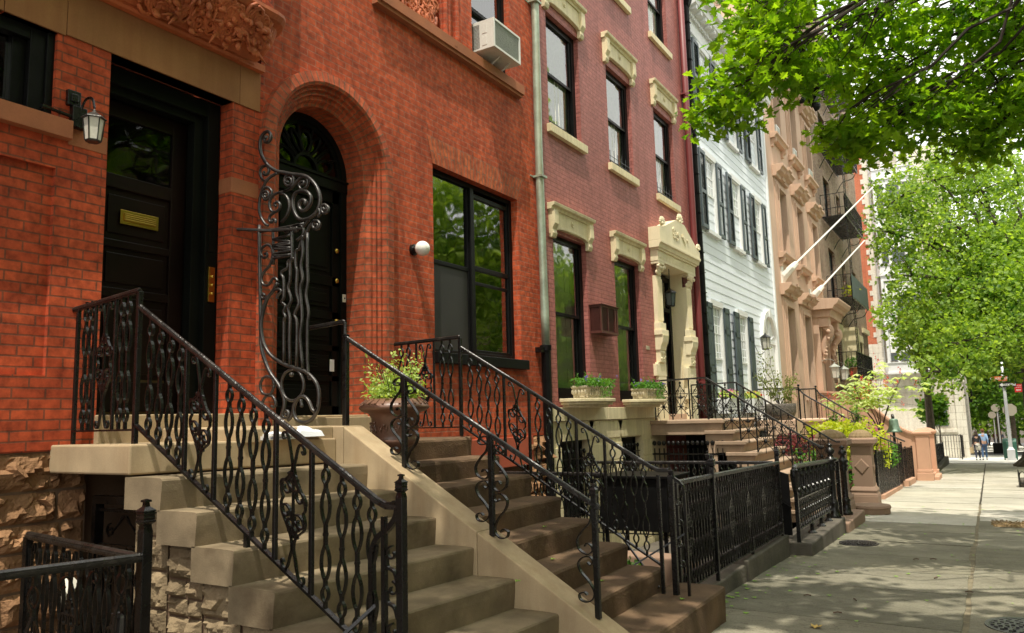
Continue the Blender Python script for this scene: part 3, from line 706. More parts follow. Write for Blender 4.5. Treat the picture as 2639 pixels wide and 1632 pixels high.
k_ = MB(); k_.box(XD-.028, XD-.024, yb-.13, yb-.07, .50, .62); k_.build('paper_tag', M['paper'], dr)
d = MB(); d.box(D-.35, D+.14, AC-.66, AC+.95, -.17, .045); d.box(D-.34, D-.02, AC-.56, AC+.56, .045, .065); d.build('threshold', M['stone_light'], H2, bevel=.008)
# flat arch over the wide window
m = MB(); uv = []
z0, z1 = 2.93, 3.235; ya, yb, ta, tb = 6.93, 8.83, 6.83, 8.99
n = 28
for i in range(n+1):
    f = i/n; m.v += [(D+.004, ya+(yb-ya)*f, z0), (D+.004, ta+(tb-ta)*f, z1)]; uv += [(0.02, f*1.99), (.305, f*1.99)]
m.f = [(2*i, 2*i+2, 2*i+3, 2*i+1) for i in range(n)]; m.build('flat_arch', M['brickjack'], H2, uv=uv)
m = MB(); m.box(D-.16, D+.07, 6.90, 8.92, .62, .745); m.build('sill', M['black'], H2, bevel=.006)
# wide black window: two lights
w = MB(); XW = D-.10; a, b, c_, e = 6.93, 8.83, .75, 2.93
w.box(XW-.08, XW, a, a+.05, c_, e); w.box(XW-.08, XW, b-.07, b, c_, e); w.box(XW-.08, XW-.001, a+.05, b-.07, e-.06, e); w.box(XW-.08, XW-.001, a+.05, b-.07, c_, c_+.05)
w.box(XW-.07, XW+.012, 7.82, 7.90, c_+.05, e-.06)
w.box(XW-.06, XW-.02, 7.90, 8.76, 1.84, 1.90); w.box(XW-.065, XW-.03, 7.90, 8.76, 1.66, 1.70); w.box(XW-.06, XW-.02, 6.98, 7.82, 1.80, 1.85)
for y_ in (7.90, 8.73): w.box(XW-.06, XW-.018, y_, y_+.03, c_+.05, e-.06)
for y_ in (6.98, 7.795): w.box(XW-.06, XW-.018, y_, y_+.025, c_+.05, e-.06)
w.box(XW-.06, XW-.02, 7.93, 8.73, c_+.05, c_+.09); w.box(XW-.06, XW-.02, 7.93, 8.73, e-.16, e-.10)
wo = w.build('window', M['black'], H2, bevel=.005)
p = MB(); p.box(XW-.048, XW-.044, 6.99, 7.80, 1.84, e-.07); p.box(XW-.048, XW-.044, 7.92, 8.75, c_+.08, e-.12); p.build('pane', M['glass_hi'], wo)
p = MB(); p.box(XW-.04, XW-.036, 6.99, 7.80, c_+.05, 1.80); p.build('insect_screen', M['screen'], wo)
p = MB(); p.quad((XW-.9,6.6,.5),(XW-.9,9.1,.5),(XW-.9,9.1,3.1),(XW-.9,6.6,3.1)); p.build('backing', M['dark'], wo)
# sill course, relief panel, colonnettes and upper window
m = MB(); m.box(D-.14, D+.10, 5.9, 8.95, 4.44, 4.565); m.box(D-.14, D+.075, 5.9, 8.93, 4.40, 4.44)
for y_ in (5.96, 7.28, 8.02): m.box(D+.10, D+.103, y_, y_+.05, 4.475, 4.53)
m.build('sill_course', M['sillstone'], H2, bevel=.006)
m = MB(); m.box(D-.07, D-.05, 6.26, 7.16, 4.56, 6.4); scroll_relief(m, 6.28, 7.14, 4.58, 5.4, D-.045, random.Random(9), .06, 0, 70, 1.05); m.build('relief_panel', M['terra'], H2, smooth=True)
m = MB()
for y_ in (7.20, 7.26, 7.44): m.tube([(D+.02, y_, 4.57), (D+.02, y_, 6.6)], .035, 10)
m.box(D-.02, D+.03, 7.48, 7.76, 4.565, 6.5); m.build('colonnette', M['brick1b'], H2)
sash(H2, 7.78, 8.74, 4.57, 6.3, D-.08, 'black', .06, .44, 'glass', 'room')
m = MB(); m.quad((D-.6,7.6,4.4),(D-.6,8.9,4.4),(D-.6,8.9,6.5),(D-.6,7.6,6.5)); m.build('backing', M['room'], H2)
# painted foot and rough stone base
m = MB(); m.box(D-.05, D+.02, 6.2, 9.05, -.62, -.25); m.build('painted_base', M['redpaint'], H2, bevel=.006)
m = MB(); rockface(m, courses(8.95, 9.45, -2.3, -.25, [.35,.4,.35,.4,.4,.4], .5, .6, R2), lambda u, v, h: (D+h, u, v), .09, .04, 3); m.build('rock_faced_base', M['rock'], H2)
m = MB(); m.box(D-.3, D-.1, 6.2, 9.0, -2.3, -.62); m.build('base_backing', M['mortar'], H2)
shell(H2, YH12, YH2b, -2.4, 9, M['brick1b'])

# wall lamps, air conditioner, gutter pipe
g_ = T('globe_lamp', 'round white globe lamp on a black base beside the wide window', 'lamp', (D, 6.55, 1.78))
m = MB(); m.lathe([(.0,0),(.062,0),(.062,.03),(.045,.035),(.045,.07),(.038,.075)], (0,0,0), 20); m.xf(lambda x, y, z: (D+z, 6.55+y, 1.84+x)); m.build('base', M['iron'], g_, smooth=False)
m = MB(); m.sph((D+.135, 6.55, 1.84), .082, 14); m.build('globe', M['globe'], g_, smooth=True)
def lantern(x, y, z, s, label, cat='lamp', grp=None, mats=('steel', 'frostg'), arm=None, name='wall_lantern'):
    """six-sided lantern; z is the bottom of the glass body, s its height"""
    t = T(name, label, cat, (x, y, z), grp); k = s/.17
    m = MB(); m.lathe([(.002, .25*k), (.008*k, .24*k), (.012*k, .225*k), (.02*k, .22*k), (.045*k, .205*k), (.085*k, .175*k), (.088*k, .168*k), (.07*k, .165*k)], (x, y, z), 6)
    m.lathe([(.05*k, -.012*k), (.058*k, 0), (.05*k, .006*k)], (x, y, z), 6); m.build('cap', M[mats[0]], t)
    m = MB()
    for i in range(6):
        a = 2*math.pi*i/6; m.tube([(x+.055*k*math.cos(a), y+.055*k*math.sin(a), z), (x+.073*k*math.cos(a), y+.073*k*math.sin(a), z+.168*k)], .0045*k, 4)
    m.build('cage', M[mats[0]], t)
    m = MB(); m.lathe([(.05*k, .002), (.068*k, .165*k)], (x, y, z), 6); m.build('glass', M[mats[1]], t)
    if arm:
        m = MB(); m.tube(crom([(a, b, c_) for a, b, c_ in arm], 6), .009, 6); m.build('arm', M[mats[0] if mats[0] != 'steel' else 'iron'], t)
    return t
t = lantern(D+.20, 2.86, 1.93, .155, 'six-sided wall lantern with frosted glass left of the dark wooden door', arm=[(D+.03, 2.86, 2.10), (D+.05, 2.86, 2.2), (D+.10, 2.86, 2.25), (D+.17, 2.86, 2.235), (D+.20, 2.86, 2.16)], mats=('steel', 'frostg'))
m = MB(); m.box(D, D+.05, 2.80, 2.90, 2.05, 2.20); m.box(D, D+.035, 2.77, 2.86, 2.20, 2.31); m.box(D+.035, D+.045, 2.79, 2.84, 2.225, 2.285); m.build('backplate', M['iron'], t, bevel=.006)
m = MB(); m.tube([(D+.03, 2.60, 2.13), (D+.03, 2.66, 2.13), (D+.03, 2.82, 2.12)], [.022, .012, .012], 8); m.build('conduit', M['iron'], t)

ac = T('air_conditioner', 'white window air conditioner sticking out of the upper brick window', 'air conditioner', (D+.12, 8.2, 4.63))
m = MB(); x0, x1, y0, y1, z0, z1 = D-.08, D+.30, 7.86, 8.52, 4.66, 5.05
m.box(x0, x1-.03, y0, y1, z0, z1); m.box(x1-.03, x1, y0, y0+.03, z0, z1); m.box(x1-.03, x1, y1-.03, y1, z0, z1); m.box(x1-.03, x1, y0+.03, y1-.03, z1-.03, z1); m.box(x1-.03, x1, y0+.03, y1-.03, z0, z0+.03)
m.box(x0+.20, x0+.27, y0-.004, y0, z0+.05, z0+.17); m.box(x0+.20, x0+.27, y0-.004, y0, z0+.21, z0+.34)
m.build('casing', M['acw'], ac, bevel=.006)
m = MB()
for k in range(22): m.box(x1-.028, x1-.012, y0+.032, y1-.032, z0+.035+k*.0148, z0+.041+k*.0148)
m.build('rear_grille', M['acg'], ac)
m = MB()
for i in range(9):
    for j in range(18): m.box(x0+.02+i*.016, x0+.03+i*.016, y0-.003, y0-.001, z0+.03+j*.018, z0+.04+j*.018)
m.build('side_louvres', M['signk'], ac)
m = MB(); m.tube([(D+.02, 8.15, 4.56), (D+.2, 8.15, 4.66)], .012, 6); m.tube([(D+.02, 8.4, 4.56), (D+.2, 8.4, 4.66)], .012, 6); m.build('bracket', M['acw'], ac)

t = T('downspout', 'tall weathered copper downspout with a black iron boot between the brick houses', 'downspout', (D+.08, 9.38, -2.0))
m = MB(); pts = [(D+.075, 9.36+.012*math.sin(z*1.3), z) for z in [.92+.45*i for i in range(19)]]; m.tube(pts, [.058+.003*math.sin(i*1.7) for i in range(19)], 12); m.build('copper_pipe', M['copper'], t, smooth=True)
m = MB(); m.lathe([(.08,.90),(.085,.97),(.075,.975)], (D+.08, 9.36, 0), 8); m.tube([(D+.08, 9.36, -1.9), (D+.08, 9.36, .93)], .066, 8); m.build('iron_boot', M['black'], t)
m = MB()
for z_ in (3.36, 6.0, 7.7): m.box(D, D+.15, 9.28, 9.44, z_, z_+.03); m.box(D, D+.01, 9.2, 9.5, z_+.005, z_+.025)
m.build('strap', M['copper'], t); m = MB(); m.box(D, D+.1, 9.2, 9.3, .87, .94); m.build('bracket', M['iron'], t)
# ================================================================ STOOPS of the two brick houses
def skew(x, y, z): return (x+.065*(y-2.79), y, z-.013*(y-2.79))
R4 = random.Random(21)
def wornstep(x0, x1, y0, y1, z1, h, am=1.0, rd=1.0):
    """step block with an uneven, rounded nosing"""
    mb = MB(); n = 30; prof = 6; P = [(x0, z1), (x1-.10, z1+.002), (x1-.03*rd, z1-.001), (x1-.008*rd, z1-.008*rd), (x1, z1-.026*rd), (x1-.002, z1-.07), (x1-.012, z1-h)]
    sd = R4.random()*50
    for i in range(n+1):
        y = y0+(y1-y0)*i/n
        for j, (x, z) in enumerate(P):
            a = noise.noise(Vector((y*3, sd, j*.3)))*.012*am+noise.noise(Vector((y*11, sd, j)))*.005*am
            mb.v.append((x+(a if 1 < j else 0), y, z+(a*.5 if j in (1,2,3) else 0)))
    k = len(P)
    mb.f += [(i*k+j, i*k+j+1, (i+1)*k+j+1, (i+1)*k+j) for i in range(n) for j in range(k-1)]
    b = len(mb.v); mb.v += [(x0, y0, z1-h), (x0, y1, z1-h)]
    mb.f += [tuple([b]+list(range(k-1, -1, -1))), tuple([b+1]+[n*k+j for j in range(k)])]
    return mb
st = T('stoop', 'wide tan stone stoop rising to the dark wooden door', 'stoop', (-3.3, 3.6, -1.62))
ZL = [-.10, -.29, -.47, -.65, -.83, -1.01, -1.19, -1.37, -1.545]
XL = [-4.35, -4.036, -3.726, -3.415, -3.104, -2.793, -2.482, -2.171, -1.86]
m = MB(); m.box(-5.22, XL[0], 2.79, 4.40, ZL[0]-.18, ZL[0]); m.xf(skew); m.build('landing', M['stone_light'], st, bevel=.012)
for i in range(1, 9):
    m = wornstep(XL[i-1]-.035, XL[i], 2.79, 4.40, ZL[i]-.0015, .185, .55, .6); m.xf(skew); m.build('step', M['stone'], st)
m = MB(); R3 = random.Random(8)
for i in range(1, 9):
    xa, xb = (XL[i-1]+.0 if i > 1 else -4.33), XL[i]-.04
    top = ZL[i]-.19
    rockface(m, courses(xa-.01, xb+.02, -2.2, top, [R3.choice((.10,.15,.19,.21)) for _ in range(14)], .15, .34, R3), lambda u, v, h: (u, 2.85-h, v), .028, .018, i)
m.build('rock_faced_side', M['rock2'], st)
m = MB()
for i in range(1, 9): m.box(XL[i-1]-.02, XL[i]-.03, 2.87, 4.35, -2.3, ZL[i]-.17)
m.build('masonry_core', M['mortar'], st)
m = MB(); m.box(-4.37, -4.30, 2.86, 2.95, -2.2, -.47); m.build('passage_jamb', M['rock2'], st)

# sloping cheek wall between both flights
ck = T('cheek_wall', 'smooth tan sloping stone cheek wall between the two stoops', 'cheek wall', (-3, 4.5, -1.7))
YD0, YD1 = 4.40, 4.62
m = MB()
def capz(x): return -.037-.595*(x+4.18)
m.ext([(-4.175,-.037),(-2.98,capz(-2.98)),(-2.98,-1.9),(-4.175,-1.9)], 'y', YD0, YD1); m.ext([(-5.2,-.02),(-4.18,-.033),(-4.18,-1.9),(-5.2,-1.9)], 'y', YD0+.0, YD1-.002)
m.build('upper_stone', M['stone_light'], ck, bevel=.008)
m = MB(); m.ext([(-2.977,capz(-2.977)),(-1.50,capz(-1.5)),(-1.40,-1.72),(-1.40,-1.95),(-2.977,-1.95)], 'y', YD0, YD1); m.build('lower_stone', M['stone_light'], ck, bevel=.008)
m = MB(); m.ext([(-5.2,-.012),(-4.28,-.03),(-4.28,-.13),(-5.2,-.13)], 'y', 3.56, 4.398); m.build('raised_block', M['stone_light'], ck, bevel=.01)

s2 = T('stoop', 'worn dark brown stone stoop on the right rising to the arched door', 'stoop', (-3.2, 5.5, -1.7))
ZR = [-.175, -.351, -.524, -.712, -.891, -1.08, -1.261, -1.443]
XR = [-4.26, -3.957, -3.62, -3.31, -3.0, -2.69, -2.40, -1.99]
m = MB(); 
wornstep(-5.2, XR[0], 4.62, 6.25, ZR[0], .20).build('landing', M['stone_dark'], s2)
for i in range(1, 8):
    y1 = 6.26+R4.uniform(-.02, .03) if i < 7 else 6.62
    wornstep(XR[i-1]-.03, XR[i], 4.62, y1, ZR[i], .20 if i < 7 else .34).build('step', M['stone_dark'], s2)
m = MB()
for i in range(1, 8): m.box(XR[i-1]-.25, XR[i]-.05, 4.64, 6.2, -2.1, ZR[i]-.17)
m.box(-5.19, XR[0]-.06, 4.64, 6.2, -2.1, ZR[0]-.17); m.build('masonry_core', M['mortar'], s2)

# ---------------------------------------------------------------- iron railings
def picket_mb(h):
    """flat-bar baluster: short, long, long and short twisted loops"""
    m = MB()
    for s in (-1, 1):
        pts = []
        def loop(a, b, w):
            for k in range(7):
                t = k/6; pts.append((s*(w*math.sin(math.pi*t)**.8+.0035), 0, (a+(b-a)*t)*h))
        pts.append((s*.0035, 0, 0)); loop(.05, .155, .019); pts.append((s*.0035, 0, .175*h)); loop(.19, .43, .025); pts.append((s*.0035, 0, .45*h)); pts.append((s*.0035, 0, .55*h)); loop(.57, .81, .025); pts.append((s*.0035, 0, .825*h)); loop(.845, .95, .019); pts.append((s*.0035, 0, h))
        m.bar(pts, .007, .020)
    m.box(-.010,.010,-.011,.011,.198*h,.212*h); m.box(-.010,.010,-.011,.011,.49*h,.51*h); m.box(-.010,.010,-.011,.011,.795*h,.81*h)
    return m
def panel_mb(w, h, sl=0):
    """scroll panel w wide, h high; sl = slope dz/dx of the rails"""
    m = MB(); W = w/2
    def q(u, v): return (u*W, 0, v*h+sl*u*W)
    for s in (-1, 1):
        A = [(s*a, b) for a, b in [(.62,.905),(.50,.93),(.58,.965),(.80,.955),(.88,.90),(.62,.86)]]
        top = [(.50,.915),(.42,.935),(.50,.965),(.72,.968),(.86,.93),(.80,.88)]
        m.bar(crom([q(s*a, b) for a, b in [(.55,.93),(.66,.915),(.74,.935),(.66,.965),(.46,.97),(.30,.93),(.16,.85),(.06,.78),(.14,.72),(.40,.66),(.72,.60),(.80,.54),(.66,.50)]], 4), .008, .016)
        m.bar(crom([q(s*a, b) for a, b in [(.55,.05),(.66,.065),(.74,.045),(.66,.018),(.46,.015),(.30,.06),(.16,.14),(.06,.20),(.14,.27),(.40,.33),(.72,.39),(.80,.45),(.66,.50)]], 4), .008, .016)
        for c0, dz in ((.585, 1), (.415, -1)):           # four open C-scrolls round the waist
            C = spiral(s*.050, 0, .043, math.pi/2-dz*1.9 if s > 0 else math.pi/2+dz*1.9, -s*dz*-1.15, 12, .30)
            m.bar(crom([(a, 0, c0*h+b+sl*a) for a, b in C], 2), .009, .017)
        for c0, dz in ((.655, 1), (.345, -1)):
            m.bar(crom([(s*a*1.0, 0, c0*h+dz*b+sl*s*a) for a, b in [(.004,-.035),(.030,-.028),(.040,-.008),(.024,.008),(.020,.022),(.036,.036)]], 3), .012, .015)
            m.bar(crom([(s*a, 0, c0*h+dz*b+sl*s*a) for a, b in [(.004,.0),(.020,.014),(.012,.032),(.022,.050)]], 3), .011, .014)
    m.bar([q(0, .28), q(0, .72)], .009, .014); m.bar([q(-.10,.285), q(.10,.285)], .008, .014); m.box(-.012, .012, -.012, .012, .70*h, .735*h)
    return m
def post(t, x, y, z0, z1, w=.0125, name='post', mat='iron'):
    m = MB(); m.box(x-w, x+w, y-w, y+w, z0, z1); return m.build(name, M[mat], t, bevel=.003)
def handrail(t, pts, name='handrail', w=.0175, mat='rail'):
    """moulded handrail: half-round cap over a flat bar"""
    m = MB(); P = crom(pts, 1) if len(pts) < 3 else [Vector(p) for p in pts]
    m.tube([(p[0], p[1], p[2]+.006) for p in P], w*.62, 8); m.bar([(p[0], p[1], p[2]-.002) for p in P], .012, w*1.9, (0,1,0) if abs(P[0][0]-P[-1][0]) > abs(P[0][1]-P[-1][1]) else (1,0,0))
    m.bar([(p[0], p[1], p[2]-.014) for p in P], .012, w*1.2, (0,1,0) if abs(P[0][0]-P[-1][0]) > abs(P[0][1]-P[-1][1]) else (1,0,0))
    return m.build(name, M[mat], t)
PROTO = {}
def railing(label, y, xw, zw, xc, zc, zfoot, slope, xend, hb, layout, hor, cat='railing', endfoot=None):
    """house railing in the plane y: level part from the wall to the corner xc, then down the flight"""
    t = T('stoop_railing', label, cat, (xc, y, zfoot))
    zb = zc-.10
    handrail(t, [(xw, y, zw), ((xw+xc)/2, y, (zw+zc)/2), (xc-.01, y, zc), (xc, y, zc-.005)])
    handrail(t, [(xc, y, zb), ((xc+xend)/2, y, zb+slope*(xend-xc)/2), (xend-.06, y, zb+slope*(xend-.06-xc)), (xend, y, zb+slope*(xend-.02-xc)), (xend+.09, y, zb+slope*(xend-.02-xc))])
    def bot(x): return zb-hb+slope*(x-xc)
    m = MB(); m.bar([(xc, y, bot(xc)), (xend+.0, y, bot(xend))], .014, .03); m.build('bottom_rail', M['iron'], t)
    m = MB(); m.bar([(xw+.05, y, zfoot+.085), (xc, y, zfoot+.085)], .012, .028); m.build('bottom_rail', M['iron'], t)
    post(t, xc, y, zfoot, zc-.01, .015); post(t, xw+.055, y, zfoot, zw-.01, .012)
    hh = zc-.02-(zfoot+.09)
    for kind, x in hor:
        z0 = zfoot+.09
        key = ('p', round(hh, 2)) if kind == 'b' else ('s', round(hh, 2), .2)
        if kind == 'b':
            if key not in PROTO: PROTO[key] = proto(picket_mb(hh), 'baluster', M['iron'])
            inst('baluster', PROTO[key], t, (x, y, z0))
        elif kind == 's':
            if key not in PROTO: PROTO[key] = proto(panel_mb(.19, hh), 'scroll_panel', M['iron'])
            inst('scroll_panel', PROTO[key], t, (x, y, z0)); post(t, x-.11, y, z0, zc-.02, .009, 'bar'); post(t, x+.11, y, z0, zc-.02, .009, 'bar')
    for kind, x in layout:
        z0 = bot(x); h = hb-.015
        if kind == 'b':
            key = ('p', round(h, 2))
            if key not in PROTO: PROTO[key] = proto(picket_mb(h), 'baluster', M['iron'])
            inst('baluster', PROTO[key], t, (x, y, z0))
        elif kind == 's':
            key = ('s', round(h, 2), slope)
            if key not in PROTO: PROTO[key] = proto(panel_mb(.22, h, slope), 'scroll_panel', M['iron'])
            inst('scroll_panel', PROTO[key], t, (x, y, z0)); 
            for dx in (-.132, .132): post(t, x+dx, y, bot(x+dx)-.005, bot(x+dx)+hb-.005, .0115, 'bar')
    return t, bot, zb
# left railing of the first stoop
YL = 2.90
lay = [('b', -4.345), ('b', -4.245), ('b', -4.145), ('b', -4.05), ('s', -3.86), ('b', -3.61), ('b', -3.51), ('b', -3.41), ('b', -3.31), ('s', -3.10), ('b', -2.87), ('b', -2.76), ('b', -2.66), ('b', -2.565)]
RL, botL, zbL = railing('black scrolled iron railing on the left side of the tan stoop', YL, -5.2, .80, -4.475, .855, -.10, -.582, -2.475, .735, lay, [('b', -5.05), ('b', -4.985), ('s', -4.83), ('b', -4.65), ('b', -4.58)])
m = MB(); m.box(-3.46, -3.435, YL-.013, YL+.013, -.66, botL(-3.45)); m.build('support', M['iron'], RL)
def newel(t, x, y, z0, z1, s=1.0, mat='iron', w=None):
    m = MB(); w = w or .028*s; m.box(x-w, x+w, y-w, y+w, z0, z1-.24*s); m.build('post', M[mat], t, bevel=.003)
    q = math.sqrt(2); m = MB()
    m.lathe([(w*q, z1-.24*s), (w*q*.8, z1-.20*s), (.03*s*q, z1-.185*s), (.05*s*q, z1-.165*s), (.05*s*q, z1-.155*s), (.043*s*q, z1-.15*s), (.047*s*q, z1-.135*s), (.043*s*q, z1-.12*s), (.047*s*q, z1-.105*s), (.043*s*q, z1-.095*s), (.052*s*q, z1-.088*s), (.048*s*q, z1-.08*s), (.02*s*q, z1-.055*s), (.016*s*q, z1-.025*s), (.028*s*q, z1-.022*s), (.026*s*q, z1-.008*s), (.004, z1)], (x, y, 0), 4, a0=math.pi/4)
    m.build('finial', M[mat], t)
newel(RL, -2.385, YL, -1.62, -.25, .46, w=.02)
m = MB()                                             # swan-neck bracket with scrolls beside the newel
m.bar(crom([(-2.44, YL, -.40), (-2.415, YL, -.385), (-2.405, YL, -.41), (-2.42, YL, -.46), (-2.47, YL, -.51), (-2.535, YL, -.56), (-2.565, YL, -.64), (-2.565, YL, -.80), (-2.565, YL, -1.2), (-2.565, YL, -1.6)], 4), .026, .03)
m.bar([(-2.49, YL, -.45), (-2.49, YL, -1.6)], .022, .026)
for z_, s in ((-.62, 1), (-.78, -1), (-.97, 1), (-1.15, -1), (-1.33, 1)):
    m.bar(crom([(a, YL, b) for a, b in spiral(-2.44, z_, .036, math.pi/2, s*.9, 10, .25)], 2), .009, .018)
    m.bar(crom([(-2.475, YL, z_-.01), (-2.47, YL, z_-.06), (-2.43, YL, z_-.08), (-2.41, YL, z_-.13)], 4), .012, .02)
m.build('bracket', M['iron'], RL)
m = MB(); m.bar([(-2.54, YL+.0, -.86), (-2.85, YL-.22, -1.18), (-3.1, YL-.42, -1.5)], .016, .02); m.build('brace', M['iron'], RL)

# right railing of the second stoop
YR = 6.15
lay = [('b', -4.20), ('b', -4.10), ('b', -4.0), ('b', -3.90), ('s', -3.69), ('b', -3.47), ('b', -3.36), ('b', -3.26), ('b', -3.16), ('s', -2.955), ('b', -2.75), ('b', -2.66), ('b', -2.57), ('b', -2.48)]
RR, botR, zbR = railing('black scrolled iron railing on the right side of the dark brown stoop', YR, -5.2, .775, -4.312, .79, -.165, -.592, -2.35, .755, lay, [('b', -5.04), ('b', -4.95), ('s', -4.74), ('b', -4.53), ('b', -4.43)])
post(RR, -2.355, YR, -1.44, -.50, .014); newel(RR, -2.247, YR, -1.44, -.44, .3, w=.022)
m = MB(); m.bar(crom([(-2.235, YR, -.46), (-2.22, YR, -.52), (-2.17, YR, -.56), (-2.14, YR, -.64), (-2.14, YR, -1.0), (-2.14, YR, -1.45)], 4), .02, .024)
for z_, s in ((-.72, 1), (-.88, -1), (-1.05, 1), (-1.2, -1)): m.bar(crom([(a, YR, b) for a, b in spiral(-2.19, z_, .03, 1.57, s*1.0, 10, .25)], 2), .008, .016)
m.build('bracket', M['iron'], RR)
m = MB()
m.bar([(-2.95, YR+.02, -1.45), (-2.25, YR+.35, -1.0)], .014, .018); m.bar([(-2.9, YR+.4, -1.05), (-2.4, YR+.02, -1.4)], .014, .018); m.build('brace', M['iron'], RR)

# centre railing on the cheek wall, with lyre-shaped posts
YC = 4.5
RC = T('centre_railing', 'slim black handrail down the cheek wall with lyre-shaped posts', 'railing', (-3.3, YC, -.9))
handrail(RC, [(-4.67, YC, .765), (-4.45, YC, .775), (-4.27, YC, .785), (-4.255, YC, .775)], w=.0165); m = MB(); m.tube([(-4.255, YC, .78), (-4.255, YC, .66)], .015, 8); m.build('drop', M['rail'], RC)
def topC(x): return .66-.581*(x+4.245)
handrail(RC, [(-4.255, YC, .665), (-3.2, YC, topC(-3.2)), (-2.16, YC, topC(-2.16)), (-2.12, YC, topC(-2.13))], w=.0165)
post(RC, -4.245, YC, -.03, .68, .02)
for x, both in ((-3.665, 1), (-2.915, 1), (-2.153, 0)):
    z0 = capz(x); z1 = topC(x); p_ = post(RC, x, YC, z0, z1+(.0 if both else .06), .017); h = z1-z0
    m = MB()
    for s in ((-1, 1) if both else (-1,)):
        C1 = [(-.055,.90),(-.035,.885),(-.05,.865),(-.085,.87),(-.10,.905),(-.07,.945),(-.03,.95),(-.022,.90),(-.035,.80),(-.085,.72),(-.125,.63),(-.115,.54),(-.06,.495),(-.022,.53),(-.03,.58),(-.06,.60),(-.075,.57)]
        if not both: C1 = C1[6:]
        C2 = [(-.055,.40),(-.075,.43),(-.05,.455),(-.02,.43),(-.025,.38),(-.07,.36)]
        C3 = [(-.06,.42),(-.04,.395),(-.02,.43),(-.045,.475),(-.095,.46),(-.125,.40),(-.105,.32),(-.055,.24),(-.02,.15),(-.03,.08),(-.07,.045),(-.115,.06),(-.125,.11),(-.09,.135),(-.07,.11)]
        for C in (C1, C3): m.bar(crom([(x+a, YC, z0+.065+b*h*.93) for a, b in C] if s == -1 else [(x-a, YC, z0+b*h-.04) for a, b in C], 4), .007, .028)
    m.build('scroll', M['iron'], p_)
newel(RC, -2.153, YC, capz(-2.153)+.55, topC(-2.153)+.13, .45)

